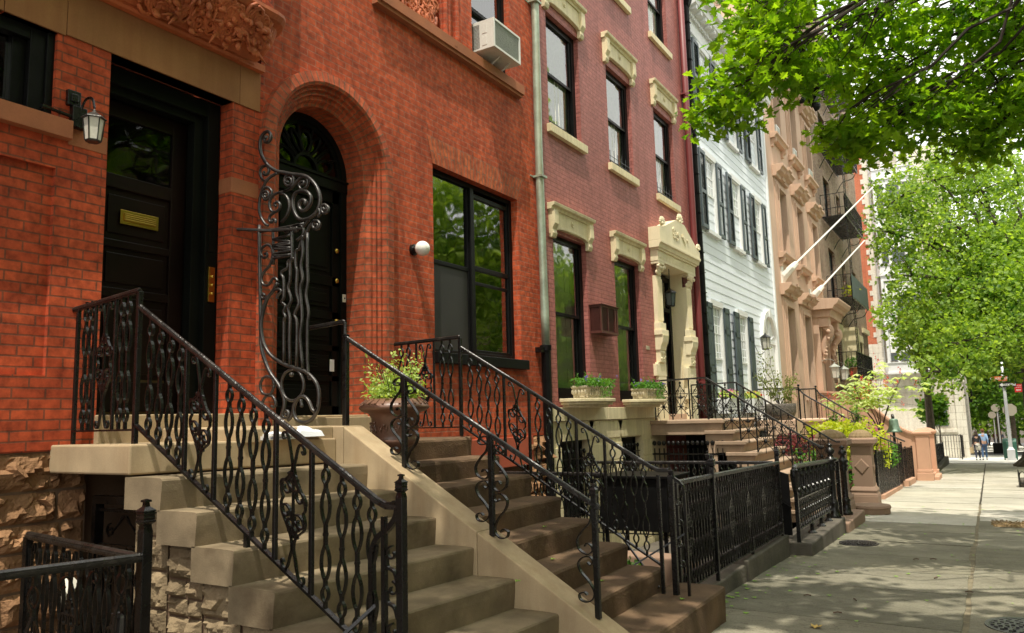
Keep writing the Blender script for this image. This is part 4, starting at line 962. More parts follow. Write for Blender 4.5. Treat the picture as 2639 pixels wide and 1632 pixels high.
# wrought iron screen between the two doors
SC = T('wrought_iron_screen', 'tall curly wrought iron screen standing between the two doors', 'iron screen', (-4.9, YC, 0))
CUR = [[(-5.036,2.425),(-5.063,2.414),(-5.047,2.382),(-4.999,2.383),(-4.981,2.424),(-5.017,2.47),(-5.072,2.461),(-5.111,2.412),(-5.109,2.321),(-5.067,2.233),(-5.003,2.163),(-4.908,2.1),(-4.816,2.069),(-4.725,2.038),(-4.577,1.996),(-4.489,1.934),(-4.424,1.848),(-4.402,1.759),(-4.43,1.679),(-4.501,1.638),(-4.602,1.631),(-4.668,1.675),(-4.706,1.757),(-4.707,1.833),(-4.663,1.874),(-4.575,1.869),(-4.517,1.827),(-4.502,1.776),(-4.537,1.724),(-4.595,1.706),(-4.635,1.74),(-4.633,1.782),(-4.596,1.798),(-4.56,1.775),(-4.574,1.751)],[(-5.057,2.129),(-5.064,2.102),(-5.025,2.089),(-4.999,2.123),(-5.026,2.168),(-5.082,2.168),(-5.109,2.128),(-5.087,2.067),(-5.039,2.041),(-4.97,2.067),(-4.892,2.081)],[(-4.892,2.081),(-5.0,2.051),(-5.062,1.995),(-5.1,1.912),(-5.114,1.825),(-5.096,1.744),(-5.039,1.668),(-5.0,1.646)],[(-4.769,1.98),(-4.792,1.984),(-4.785,2.011),(-4.747,2.009),(-4.724,1.972),(-4.754,1.945),(-4.799,1.969),(-4.807,2.015),(-4.77,2.046),(-4.717,2.025),(-4.702,1.973),(-4.731,1.924),(-4.813,1.906),(-4.905,1.906),(-4.966,1.878),(-4.988,1.826),(-4.964,1.767),(-4.917,1.748),(-4.871,1.763),(-4.86,1.805),(-4.896,1.833),(-4.926,1.816),(-4.903,1.795)],[(-4.612,1.93),(-4.59,1.926),(-4.583,1.946),(-4.62,1.953),(-4.642,1.93),(-4.612,1.887),(-4.561,1.894),(-4.54,1.943),(-4.577,1.988),(-4.635,1.983),(-4.679,1.953),(-4.738,1.915),(-4.813,1.906)],[(-5.032,1.923),(-5.052,1.915),(-5.028,1.888),(-4.997,1.905),(-5.014,1.942),(-5.061,1.944),(-5.076,1.914),(-5.036,1.873),(-4.981,1.886),(-4.959,1.926),(-4.999,1.972),(-5.054,1.977),(-5.084,1.909)],[(-4.874,1.906),(-4.805,1.877),(-4.759,1.82),(-4.751,1.754),(-4.78,1.693),(-4.839,1.648)],[(-4.915,1.655),(-4.908,1.675),(-4.944,1.692),(-4.954,1.666),(-4.985,1.682),(-4.978,1.725),(-4.917,1.748)],[(-4.367,1.695),(-4.352,1.672),(-4.325,1.683),(-4.346,1.713),(-4.381,1.713),(-4.387,1.678),(-4.366,1.648),(-4.324,1.652),(-4.311,1.686),(-4.353,1.719)],[(-4.429,1.627),(-4.401,1.654),(-4.419,1.699)],[(-5.109,1.607),(-4.838,1.599),(-4.572,1.596)],[(-4.457,1.568),(-4.436,1.57),(-4.422,1.552),(-4.457,1.536),(-4.483,1.561),(-4.472,1.596),(-4.429,1.597),(-4.404,1.565),(-4.422,1.531),(-4.457,1.531)],[(-4.458,1.605),(-4.514,1.566),(-4.55,1.518),(-4.6,1.462),(-4.642,1.383)],[(-4.688,1.55),(-4.659,1.551),(-4.659,1.578),(-4.696,1.572),(-4.689,1.598),(-4.63,1.594),(-4.586,1.556),(-4.593,1.504),(-4.658,1.471)],[(-4.778,1.569),(-4.793,1.582),(-4.771,1.589),(-4.748,1.564),(-4.777,1.552),(-4.808,1.578)],[(-4.725,1.528),(-4.913,1.518),(-4.913,1.509),(-4.724,1.467),(-4.912,1.469),(-4.912,1.453),(-4.723,1.416)],[(-4.945,1.61),(-4.937,1.511),(-4.93,1.304)],[(-4.726,1.598),(-4.716,1.447),(-4.714,1.298)],[(-5.034,1.408),(-5.011,1.41),(-5.01,1.383),(-5.049,1.377),(-5.081,1.409),(-5.074,1.457),(-5.012,1.482),(-4.957,1.452),(-4.938,1.39),(-4.97,1.307),(-5.046,1.251),(-5.073,1.2),(-5.044,1.148),(-4.982,1.141),(-4.937,1.184),(-4.899,1.185),(-4.876,1.156)],[(-4.724,1.452),(-4.912,1.451),(-4.911,1.435),(-4.723,1.398),(-4.911,1.397),(-4.91,1.377),(-4.723,1.359)],[(-4.931,1.356),(-4.715,1.358)],[(-4.715,1.323),(-4.759,1.307),(-4.765,1.255),(-4.825,1.235),(-4.832,1.204),(-4.809,1.17),(-4.802,1.02),(-4.828,0.981),(-4.783,0.945),(-4.804,0.894),(-4.778,0.85),(-4.798,0.81),(-4.793,0.471)],[(-4.685,1.319),(-4.729,1.319),(-4.734,1.15),(-4.755,1.089),(-4.717,0.991),(-4.753,0.921),(-4.729,0.835),(-4.734,0.679),(-4.724,0.462)],[(-4.642,1.393),(-4.671,1.375),(-4.67,1.259),(-4.655,1.215),(-4.66,1.047),(-4.629,0.95),(-4.679,0.862),(-4.649,0.786),(-4.652,0.443)],[(-4.593,1.502),(-4.599,1.45),(-4.591,1.354),(-4.611,1.252),(-4.589,1.144),(-4.616,1.064),(-4.592,0.833),(-4.612,0.67),(-4.58,0.423)],[(-4.542,1.516),(-4.539,1.243),(-4.531,1.117),(-4.551,1.005),(-4.521,0.868),(-4.534,0.746),(-4.523,0.38),(-4.481,0.343)],[(-4.876,1.145),(-4.935,1.077),(-4.995,1.03),(-5.039,0.937),(-5.067,0.811),(-5.033,0.659),(-4.94,0.548),(-4.804,0.477),(-4.687,0.439),(-4.559,0.402),(-4.46,0.337),(-4.411,0.265),(-4.401,0.185),(-4.417,0.097),(-4.471,0.029),(-4.554,0.001),(-4.639,0.023),(-4.675,0.084),(-4.669,0.144),(-4.627,0.193),(-4.57,0.206),(-4.514,0.169),(-4.472,0.099),(-4.437,0.083),(-4.41,0.117)],[(-5.11,1.667),(-5.094,1.312),(-5.081,1.06),(-5.07,0.79),(-5.055,0.608),(-4.968,0.434),(-4.876,0.336),(-4.823,0.272),(-4.785,0.199),(-4.784,0.127),(-4.826,0.037),(-4.87,0.007)],[(-4.673,0.428),(-4.774,0.403),(-4.817,0.323),(-4.793,0.23),(-4.727,0.182),(-4.648,0.184),(-4.578,0.242),(-4.572,0.322),(-4.615,0.395),(-4.673,0.428)],[(-4.898,0.306),(-4.934,0.245),(-4.986,0.232),(-5.047,0.26),(-5.064,0.324),(-5.027,0.374),(-4.974,0.382),(-4.921,0.359),(-4.898,0.306)],[(-4.932,0.142),(-4.902,0.131),(-4.88,0.161),(-4.918,0.219),(-4.993,0.222),(-5.038,0.166),(-5.029,0.103)],[(-4.754,0.066),(-4.776,0.076),(-4.762,0.101),(-4.733,0.085),(-4.739,0.045),(-4.79,0.046),(-4.805,0.087)],[(-4.739,0.02),(-4.696,0.054),(-4.676,0.124)],[(-5.026,1.054),(-5.05,1.073),(-5.065,1.048),(-5.041,1.029),(-4.98,1.05),(-4.92,1.086),(-4.86,1.09),(-4.832,1.066),(-4.874,1.038),(-4.881,1.013)],[(-4.598,0.182),(-4.591,0.147),(-4.584,0.132),(-4.598,0.134)]]
fm_, cu_, ba_ = MB(), MB(), MB()
for i, C in enumerate(CUR):
    pts = crom([(a, 4.37, b) for a, b in C], 3); k = len(pts)
    tgt = ba_ if i in (16,17,21,22,23,24,25) else cu_
    tgt.tube(pts, .0125 if i not in (0, 26, 27) else .016, 6)
cu_.build('scrollwork', M['steel'], SC, smooth=True); ba_.build('wavy_bars', M['steel'], SC, smooth=True)
m = MB(); m.tube([(-5.2, 4.22, 1.615), (-4.9, 4.33, 1.58), (-4.60, 4.37, 1.56), (-4.53, 4.37, 1.62)], .013, 6); m.build('wall_stay', M['steel'], SC)
m = MB(); m.sph((-4.705, 4.37, .383), .02, 6); m.build('collar', M['steel'], SC)

# urn with variegated shrub on the second stoop
def leafcloud(mb, pts, size, rnd, shape='oval', up=.5, fold=.15, jit=0):
    for (x, y, z) in pts:
        s = size*rnd.uniform(.65, 1.25)
        n = Vector((rnd.gauss(0,1), rnd.gauss(0,1), rnd.gauss(0,1)+up*2)).normalized(); a = n.orthogonal().normalized(); an = rnd.random()*6.283
        a = (Matrix.Rotation(an, 3, n) @ a); b = n.cross(a)
        if shape == 'oval': P = [(-1,0),(-.45,.42),(.3,.45),(1,0),(.3,-.45),(-.45,-.42)]
        elif shape == 'long': P = [(-1,0),(-.2,.22),(.45,.26),(1,0),(.45,-.26),(-.2,-.22)]
        elif shape == 'heart': P = [(-.8,0),(-.9,.35),(-.45,.72),(.2,.6),(1,0),(.2,-.6),(-.45,-.72),(-.9,-.35)]
        else: P = [(-1.05,0),(-.75,.16),(-.72,.62),(-.35,.42),(-.08,.98),(.12,.52),(.42,.74),(.42,.34),(1.05,.10),(1.1,0),(1.05,-.10),(.42,-.34),(.42,-.74),(.12,-.52),(-.08,-.98),(-.35,-.42),(-.72,-.62),(-.75,-.16)]
        k = len(mb.v); c = Vector((x, y, z))
        for u, v in P: mb.v.append(tuple(c+a*(u*s)+b*(v*s)+n*(abs(v)*s*fold-u*u*s*.12)))
        if len(P) <= 8: mb.f.append(tuple(range(k, k+len(P))))
        else:
            h_ = len(P)//2
            mb.f.append(tuple(range(k, k+h_+1))); mb.f.append(tuple([k+h_]+list(range(k+h_+1, k+len(P)))+[k]))
def bush_pts(c, r, n, rnd, shell_=.55, lump=.25, half=False):
    out = []; ph = [rnd.random()*6 for _ in range(3)]
    while len(out) < n:
        v = Vector((rnd.gauss(0,1), rnd.gauss(0,1), rnd.gauss(0,1))).normalized()
        if half and v.z < -.1: continue
        w = 1+lump*noise.noise(v*1.9+Vector(ph))*1.6+lump*.6*noise.noise(v*5+Vector(ph))
        q = w*(shell_+(1-shell_)*rnd.random()**.6)
        out.append((c[0]+v.x*r[0]*q, c[1]+v.y*r[1]*q, c[2]+v.z*r[2]*q))
    return out
U = T('urn', 'big brown glazed urn holding a variegated shrub beside the arched door', 'urn', (-4.12, 4.93, -.35))
ux, uy = -4.12, 4.93
m = MB(); m.lathe([(.11,-.35),(.125,-.345),(.125,-.31),(.085,-.28),(.08,-.25),(.11,-.22),(.17,-.19),(.19,-.16),(.175,-.14),(.178,-.12),(.185,.02),(.20,.045),(.21,.06),(.255,.075),(.282,.095),(.285,.11),(.265,.135),(.225,.165),(.205,.175),(.19,.16),(.18,.1)], (ux, uy, 0), 36)
u_ = m.build('bowl', M['urn'], U, smooth=True)
m = MB()
for k in range(12):
    a = k*math.pi/6
    pts = [(ux+.19*math.cos(a+.05*i), uy+.19*math.sin(a+.05*i), -.06+.03*math.sin(i*1.3+k)) for i in range(9)]; m.tube(pts, .005, 4)
    for i in (2, 5): m.sph((pts[i][0], pts[i][1], pts[i][2]+.016), .011, 4)
for k in range(26):
    a = 2*math.pi*k/26; m.tube([(ux+.275*math.cos(a), uy+.275*math.sin(a), .128), (ux+.225*math.cos(a+.03), uy+.225*math.sin(a+.03), .17)], [.012, .005], 4)
m.build('relief', M['urn'], u_)
m = MB(); m.lathe([(.002,.13),(.19,.14)], (ux, uy, 0), 16); m.build('soil', M['soil'], U)
rb = random.Random(3); m = MB()
for i in range(46):
    a = rb.random()*6.28; r_ = rb.uniform(.02, .30); h = rb.uniform(.14, .42)*(1-.7*(r_-.1)); 
    tip = (ux+r_*1.05*math.cos(a), uy+r_*1.05*math.sin(a), .17+h); base_ = (ux+r_*.3*math.cos(a), uy+r_*.3*math.sin(a), .14); n_ = 26
    for k in range(n_):
        f = (k/n_)**.8; p = [base_[j]+(tip[j]-base_[j])*f for j in range(3)]
        leafcloud(m, [(p[0]+rb.gauss(0,.02), p[1]+rb.gauss(0,.02), p[2]+rb.gauss(0,.015))], .018, rb, 'oval', .5)
leafcloud(m, bush_pts((ux, uy, .19), (.22,.22,.13), 900, rb, .5, .3, True), .018, rb, 'oval', .5)
m.build('foliage', M['boxwood'], U)
m = MB()
for i in range(26):
    a = rb.random()*6.28; r_ = rb.uniform(.02,.25); m.tube([(ux+r_*.3*math.cos(a), uy+r_*.3*math.sin(a), .14), (ux+r_*math.cos(a), uy+r_*math.sin(a), .3+rb.random()*.15)], .003, 4)
m.build('stem', M['twig'], U)

# newspapers on the landing
NP = T('newspaper', 'folded newspapers in white plastic on the landing before the arched door', 'newspaper', (-4.3, 3.75, -.11))
m = MB()
def sheetm(mb, x0, x1, y0, y1, z, n, amp, sd):
    for j in range(n+1):
        for i in range(n+1):
            u, v = i/n, j/n; x = x0+(x1-x0)*u; y = y0+(y1-y0)*v
            mb.v.append((x, y, z+amp*(noise.noise(Vector((x*9, y*9, sd)))+.6)*min(1, 5*min(u, 1-u, v, 1-v))+(-.02 if i in (0,n) or j in (0,n) else 0)))
    k = len(mb.v)-(n+1)**2
    mb.f += [(k+j*(n+1)+i, k+j*(n+1)+i+1, k+(j+1)*(n+1)+i+1, k+(j+1)*(n+1)+i) for j in range(n) for i in range(n)]
sheetm(m, -4.46, -4.20, 3.72, 4.0, -.085, 14, .035, 1); sheetm(m, -4.40, -4.22, 4.0, 4.25, -.08, 14, .075, 7); m.build('plastic_bag', M['paper'], NP)
m = MB(); m.box(-4.45, -4.19, 3.70, 3.96, -.11, -.085); m.box(-4.43, -4.18, 3.72, 3.97, -.085, -.07); m.build('folded_paper', plain('newsprint', (.62,.60,.58), .8), NP)
m = MB(); m.box(-4.1895, -4.1885, 3.71, 3.90, -.10, -.095); m.build('print', plain('print_blue', (.08,.1,.3), .8), NP)

# fallen leaves on the steps, each a small individual
for i, (x, y, z, mt, lb) in enumerate([(-2.62,4.32,-1.01,'gleaf','fresh green leaf at the cheek wall end of a tan step'), (-2.33,3.75,-1.19,'gleaf','green leaf in the middle of a lower tan step'), (-2.05,3.52,-1.37,'gleaf','green leaf beside a brown one on the lowest visible tan step'), (-2.02,3.62,-1.37,'yleaf','small yellow brown leaf on the lowest visible tan step')]):
    z2 = skew(x, y, z)[2]
    litter('fallen_leaf', lb, 'leaf', (x, y, z2+.008), M[mt], .026, 'leaves fallen on the tan steps', LEAF5)
for i, (x, y, z, mt, lb) in enumerate([(-3.13,5.6,-.891,'gleaf','curled green leaf high on the dark brown steps'), (-2.9,5.3,-1.08,'gleaf','green sliver of leaf on the middle of the dark brown steps'), (-2.62,5.55,-1.261,'gleaf','thin green leaf near the front of a dark brown step'), (-2.15,6.0,-1.443,'gleaf','green leaf on the bottom slab of the dark brown stoop')]):
    litter('fallen_leaf', lb, 'leaf', (x, y, z+.012), M[mt], .024, 'leaves fallen on the dark steps', LEAF5)

# ---------------------------------------------------------------- areaway fence and gate at the lower left
def fence(label, P0, P1, z0, z1, n, pat, name='iron_fence', rail='rail', cat='fence', posts=(), grp=None, bottom=.07, footz=None):
    """iron fence from P0 to P1 (x, y) with rails at heights z0/z1 = (start, end) tuples"""
    dx, dy = P1[0]-P0[0], P1[1]-P0[1]; Ln = math.hypot(dx, dy); ang = math.atan2(dy, dx)
    t = T(name, label, cat, (P0[0], P0[1], z0[0]), grp)
    nr = (-dy/Ln, dx/Ln, 0)
    def at(f, z): return (P0[0]+dx*f, P0[1]+dy*f, z)
    def zt(f): return z1[0]+(z1[1]-z1[0])*f
    def zb_(f): return z0[0]+(z0[1]-z0[0])*f
    m = MB(); m.tube([at(0, zt(0)), at(.5, zt(.5)), at(1, zt(1))], .018, 8); m.bar([at(0, zt(0)-.008), at(1, zt(1)-.008)], .012, .045, nr); m.bar([at(0, zt(0)-.02), at(1, zt(1)-.02)], .012, .03, nr); m.build('top_rail', M[rail], t)
    m = MB(); m.bar([at(0, zb_(0)+bottom), at(1, zb_(1)+bottom)], .014, .03, nr); m.build('bottom_rail', M['iron'], t)
    for i in range(n):
        f = (i+.5)/n; h = zt(f)-.02-zb_(f)-bottom; k = pat[i % len(pat)]
        if k == 'b':
            key = ('p', round(h, 2))
            if key not in PROTO: PROTO[key] = proto(picket_mb(h), 'baluster', M['iron'])
            inst('baluster', PROTO[key], t, at(f, zb_(f)+bottom), ang)
        elif k == 's':
            key = ('s', round(h, 2), 0, round(Ln/n, 2))
            if key not in PROTO: PROTO[key] = proto(panel_mb(min(.24, Ln/n*1.6), h), 'scroll_panel', M['iron'])
            inst('scroll_panel', PROTO[key], t, at(f, zb_(f)+bottom), ang)
        elif k == 'p':
            key = ('bar', round(h, 2))
            if key not in PROTO:
                q = MB(); q.box(-.008, .008, -.008, .008, 0, h); PROTO[key] = proto(q, 'picket', M['iron'])
            inst('picket', PROTO[key], t, at(f, zb_(f)+bottom), ang)
        elif k == 't':
            key = ('t', round(h, 2))
            if key not in PROTO:
                q = MB(); q.box(-.007, .007, -.007, .007, 0, h)
                for s in (-1, 1): q.bar(crom([(s*a, 0, h-b) for a, b in [(.05,.03),(.03,.02),(.02,.045),(.05,.07),(.075,.04),(.07,.0)]], 3), .006, .014)
                PROTO[key] = proto(q, 'picket', M['iron'])
            inst('picket', PROTO[key], t, at(f, zb_(f)+bottom), ang)
    return t, at, zt, zb_
XF = -3.62
t, at, zt, zb_ = fence('black iron gate railing running along the pavement at the lower left corner', (XF, .6), (XF, 2.40), (-1.62, -1.66), (-.545, -.63), 9, 'sbbbsbb', 'areaway_fence')
newel(t, XF, 2.42, -1.75, -.355, .68, w=.026)
m = MB(); m.lathe([(.0,-.03),(.022,-.025),(.026,0),(.026,.10),(.02,.115),(.0,.12)], (XF-.02, 2.32, -1.0), 10); m.lathe([(.0,-.03),(.022,-.025),(.026,0),(.026,.06)], (XF-.02, 2.32, -1.16), 10); m.build('hinge', M['steel'], t)
m = MB(); m.tube(crom([(XF, 2.30, -1.20), (XF, 2.2, -1.22), (XF, 2.12, -1.30)], 4), .02, 8); m.build('latch', M['steel'], t)
t, at, zt, zb_ = fence('black iron railing at the lower left running back to the rough stone wall', (XF, 2.42), (-4.95, 2.55), (-1.66, -1.66), (-.64, -.615), 13, 'bbsbb', 'areaway_fence')
m = MB(); m.box(-4.97, -4.93, 2.53, 2.57, -2, -.63); m.build('post', M['iron'], t)
m = MB(); m.tube([(-4.95, 2.85, -1.02), (-4.85, 2.75, -.95), (-4.70, 2.62, -1.0)], [.05, .06, .03], 8); tag(m.build('meter_pipe', M['whiteplastic']), 'white pipe fitting by the rough stone wall behind the left fence', 'pipe')
# ================================================================ RED PAINTED HOUSE
Y3a, Y3b = 9.42, 16.42
H3 = T('red_house', 'dark red painted brick house with cream lintels and a cream pedimented doorway', 'house', (D, 12.9, -2.0))
WY = [(9.83, 10.93), (12.03, 13.13), (14.33, 15.43)]
holes = []
for i, (a, b) in enumerate(WY):
    holes += [(a, b, 4.32, 6.14, .17), (a, b, 7.72, 9.5, .17)]
    if i < 2: holes += [(a, b, .22, 2.68, .17)]
holes.append((14.0, 15.6, -.3, 2.98, .0))
m = MB(); wallmb(m, D, Y3a, Y3b, .10, 11.4, holes); m.build('wall', M['brick2'], H3)
def crown(t, y0, y1, zt, zb_, mat='cream', px=.0):
    """cornice-shaped lintel with two side brackets"""
    ov = .15; a, b = y0-ov, y1+ov; m = MB()
    m.box(D-.02, D+.05, a+.04, b-.04, zb_+.16, zt-.09)
    m.ext([(D,zt-.10),(D+.07,zt-.10),(D+.08,zt-.06),(D+.12,zt-.045),(D+.13,zt),(D,zt)], 'y', a, b)
    for q in (a+.03, b-.17):
        m.ext([(D,zt-.10),(D+.10,zt-.10),(D+.105,zb_+.20),(D+.06,zb_+.12),(D+.075,zb_+.06),(D+.05,zb_),(D,zb_)], 'y', q, q+.13)
    n = 12; arc_ = [(a+.17+(b-a-.34)*i/n, zb_+.12+.05*abs(math.sin(math.pi*i/n))**.4) for i in range(n+1)]
    m.ext(arc_+[(b-.17, zb_+.18+.02), (a+.17, zb_+.18+.02)], 'x', D-.01, D+.06)
    o = m.build('lintel', M[mat], t, bevel=.004)
    r_ = MB(); yc = (a+b)/2; zc = (zt+zb_)/2+.06; r_.lathe([(.0,.0),(.05,.0),(.045,.012),(.025,.01),(.02,.02),(0,.02)], (0,0,0), 12); r_.xf(lambda x, y, z: (D+.052+z, yc+y, zc+x)); r_.build('rosette', M[mat], o)
for i, (a, b) in enumerate(WY):
    for (z0, z1) in ((4.32, 6.14), (7.72, 9.5)):
        sash(H3, a, b, z0, z1, D-.08, 'black', .10, .5, 'glass', 'curtain', cz=1.0, cx=.04)
        m = MB(); m.box(D-.17, D+.07, a-.07, b+.09, z0-.13, z0-.001); m.build('sill', M['cream'], H3, bevel=.006)
        crown(H3, a, b, z1+.53, z1)
    if i < 2:
        w = sash(H3, a, b, .22, 2.70, D-.08, 'black', .10, .52, 'glass', None)
        m = MB(); m.quad((D-.22,a+.03,.25),(D-.22,b-.03,.25),(D-.22,b-.03,2.62),(D-.22,a+.03,2.62))
        for zz in (.55, 1.15, 1.55, 2.1):
            for yy in (b-.40, b-.22): m.box(D-.218, D-.205, yy+.02, yy+.15, zz-.2, zz+.16)
        m.quad((D-.205,a+.06,.25),(D-.205,b-.4,.25),(D-.205,b-.4,.95),(D-.205,a+.06,.95)); m.build('interior_shutters', M['shutint'], w)
        crown(H3, a, b, 3.09, 2.58)
for i in (1, 2):                                     # little iron spikes standing on two sills
    a, b = WY[i]; m = MB()
    for k in range(6):
        y_ = a+.1+k*.17; m.tube([(D-.03, y_, 4.32), (D-.03, y_, 4.32+.28+.03*(k % 2))], .006, 4)
    m.tube([(D-.03, a+.02, 4.42), (D-.03, b-.02, 4.42)], .005, 4); m.tube([(D-.03, a+.02, 4.5), (D-.03, b-.02, 4.5)], .005, 4)
    m.build('window_guard', M['iron'], H3)
m = MB(); m.quad((D-.6,Y3a+.1,.1),(D-.6,13.4,.1),(D-.6,13.4,11.3),(D-.6,Y3a+.1,11.3)); m.quad((D-.6,13.4,3.4),(D-.6,Y3b-.1,3.4),(D-.6,Y3b-.1,11.3),(D-.6,13.4,11.3)); m.build('interior', M['room'], H3)
# cream basement storey with joints, under a water table
m = MB(); wallmb(m, D+.0, Y3a+.12, 14.1, -2.4, -.08, [(9.85, 10.8, -1.5, -.36, .16), (12.0, 12.92, -1.5, -.38, .16)])
m.build('basement_wall', M['cream'], H3)
m = MB(); R5 = random.Random(6)
z = -2.4; row = 0
while z < -.62:
    y = Y3a+.13-(row % 2)*.25
    while y < 13.6:
        y2 = min(y+.62, 13.6); aa = max(y, Y3a+.13)
        ok = all(y2 < h[0]+.0 or aa > h[1]-.0 or z > -.38 for h in ((9.85,10.8),(12.0,12.92)))
        if not ok:
            for h in ((9.85,10.8),(12.0,12.92)):
                if aa < h[0] < y2: 
                    if h[0]-aa > .05: m.box(D, D+.018, aa+.008, h[0]-.001, z+.008, z+.272)
                if aa < h[1] < y2:
                    if y2-h[1] > .05: m.box(D, D+.018, h[1]+.001, y2-.008, z+.008, z+.272)
        elif y2-aa > .06: m.box(D, D+.018, aa+.008, y2-.008, z+.008, z+.272)
        y = y2
    z += .28; row += 1
for h0, h1 in ((9.85,10.8),(12.0,12.92),(10.9,11.9)):
    n = 7
    for i in range(n):
        f0, f1 = i/n, (i+1)/n; c0 = (h0+h1)/2; w0 = (h1-h0)/2+.02; w1 = w0+.12
        m.add([(D+.02, c0-w0+2*w0*f0+.006, -.36), (D+.02, c0-w0+2*w0*f1-.006, -.36), (D+.02, c0-w1+2*w1*f1-.006, -.09), (D+.02, c0-w1+2*w1*f0+.006, -.09)], [(0,1,2,3)])
m.build('rusticated_blocks', M['cream'], H3, bevel=.004)
m = MB(); m.box(D-.02, D+.05, Y3a+.12, 11.42, -.075, .12); m.box(D-.02, D+.05, 11.426, 13.62, -.077, .118); m.build('water_table', M['cream'], H3, bevel=.006)
for a, b in ((9.85,10.8),(12.0,12.92)):
    m = MB(); m.box(D-.16, D-.13, a, b, -.42, -.36); m.box(D-.16, D-.13, a, a+.05, -1.5, -.4); m.box(D-.16, D-.13, b-.05, b, -1.5, -.4); w = m.build('window', M['black'], H3)
    m = MB(); m.quad((D-.165,a,-1.5),(D-.165,b,-1.5),(D-.165,b,-.36),(D-.165,a,-.36)); m.build('pane', M['dark'], w)
    m = MB(); k = 7
    for i in range(k):
        y_ = a+.08+(b-a-.16)*i/(k-1); m.tube([(D-.06, y_, -1.5), (D-.06, y_, -.55)], .009, 5); m.sph((D-.06, y_, -.53), .026, 5, sz=1.5)
        for z_ in (-.75, -1.0): m.bar(crom([(D-.06, u, v) for u, v in spiral(y_+.05, z_, .035, 0, 1, 8, .3)], 1), .006, .01, (1,0,0))
    for z_ in (-.64, -.88, -1.12, -1.45): m.box(D-.07, D-.05, a, b, z_, z_+.015)
    m.build('window_grille', M['iron'], w)
# small air-conditioner cage between the parlour windows
t = T('air_conditioner_cage', 'small brown painted louvred box on the wall between the parlour windows', 'air conditioner', (D+.15, 11.32, 1.24))
m = MB(); a, b, z0, z1, xo = 10.99, 11.60, 1.29, 1.70, D+.20
xs = [D, xo]; ys_ = [a, b]
for x_ in (D+.01, xo):
    for y_ in (a, b): m.box(x_-.02, x_+.0, y_-.02, y_+.02, z0, z1)
for z_ in (z0, z1): m.box(D, xo+.003, a-.021, b+.021, z_-.02, z_+.015)
m.box(D, xo+.03, a-.04, b+.04, z1+.015, z1+.024)
for y_ in (a+.25, a+.51): m.box(xo-.018, xo+.002, y_-.012, y_+.012, z0, z1)
fr = m.build('frame', M['rust'], t)
m = MB()
for k in range(22): z_ = z0+.02+k*.019; m.box(xo-.03, xo-.008, a+.02, b-.02, z_, z_+.007); m.box(D+.02, xo-.02, a-.012, a-.002, z_, z_+.007)
m.box(D+.02, xo-.04, a, b, z0, z1); m.build('louvres', M['rust'], t)
# doorway: pilasters, entablature and pediment
for y0, y1 in ((13.78, 14.09), (15.52, 15.86)):
    m = MB()
    m.box(D-.05, D+.06, y0-.05, y1+.05, -.3, .95)
    for k in range(3): m.box(D-.02, D+.063, y0-.15, y1+.06, -.15+.42*k, .07+.42*k)
    m.box(D-.02, D+.09, y0+.02, y1-.02, .95, 1.18)
    m.ext([(D,1.18),(D+.10,1.18),(D+.11,1.24),(D+.15,1.33),(D+.17,1.46),(D,1.46)], 'y', y0, y1)
    m.box(D-.02, D+.16, y0-.02, y1+.02, 1.46, 1.56); m.box(D-.02, D+.12, y0, y1, 1.56, 1.70)
    m.box(D-.02, D+.08, y0+.03, y1-.03, 1.70, 2.60)
    for k in range(5): m.box(D+.08, D+.092, y0+.055+k*.052, y0+.08+k*.052, 1.74, 2.55)
    m.box(D-.02, D+.15, y0-.01, y1+.01, 2.82, 2.87)
    o = m.build('pilaster', M['cream_lt'], H3, bevel=.005)
    m = MB(); rr = random.Random(int(y0))
    for k in range(30):
        a_ = rr.uniform(y0+.02, y1-.02); z_ = rr.uniform(2.61, 2.80); m.sph((D+.07+(z_-2.6)*.3, a_, z_), .028, 4, sz=1.5)
    for s in (y0+.01, y1-.01): m.bar(crom([(D+.14, u, v) for u, v in spiral(s, 2.77, .04, 0, 1.3, 10, .2)], 1), .016, .05, (1,0,0))
    for k in range(10): m.sph((D+.09, rr.uniform(y0+.06, y1-.06), rr.uniform(1.0, 1.14)), .025, 4)
    m.build('capital', M['cream_lt'], o, smooth=True)
m = MB(); m.box(D-.02, D+.15, 13.76, 15.98, 2.872, 3.08); m.box(D-.02, D+.18, 13.74, 16.02, 3.08, 3.12)
for k in range(26): m.box(D+.15, D+.158, 13.80+k*.083, 13.84+k*.083, 2.93, 3.04)
m.ext([(D,3.12),(D+.20,3.12),(D+.22,3.19),(D+.25,3.21),(D+.25,3.26),(D,3.26)], 'y', 13.70, 16.10)
m.ext([(13.70,3.262),(16.10,3.262),(16.10,3.40),(15.95,3.44),(14.9+.26,3.82),(14.9-.26,3.82),(13.9,3.54),(13.70,3.52)], 'x', D, D+.235)
m.build('entablature', M['cream_lt'], H3, bevel=.006)
m = MB()
for yc, zc, r_ in ((13.86,3.60,.13),(14.9,3.84,.16),(16.0,3.46,.11)):
    for k in range(9):
        a_ = math.pi*(k+.5)/9; m.tube([(D+.20, yc, zc-.05), (D+.235, yc-r_*math.cos(a_), zc+r_*math.sin(a_))], [.010, .022], 6)
    m.sph((D+.235, yc, zc), .03, 6)
scroll_relief(m, 14.35, 15.5, 3.36, 3.66, D+.238, random.Random(5), .015, 0, 16, .5)
m.build('shell_ornament', M['cream_lt'], H3, smooth=True)
m = MB(); m.quad((D,14.1,-.3),(D-.35,14.1,-.3),(D-.35,14.1,2.87),(D,14.1,2.87)); m.quad((D,15.52,2.87),(D-.35,15.52,2.87),(D-.35,15.52,-.3),(D,15.52,-.3)); m.quad((D+.1,14.1,2.868),(D+.1,15.52,2.868),(D-.35,15.52,2.868),(D-.35,14.1,2.868))
m.box(D-.12, D-.09, 15.49, 15.52, -.3, 1.35)
m.build('door_reveal', M['cream_lt'], H3)
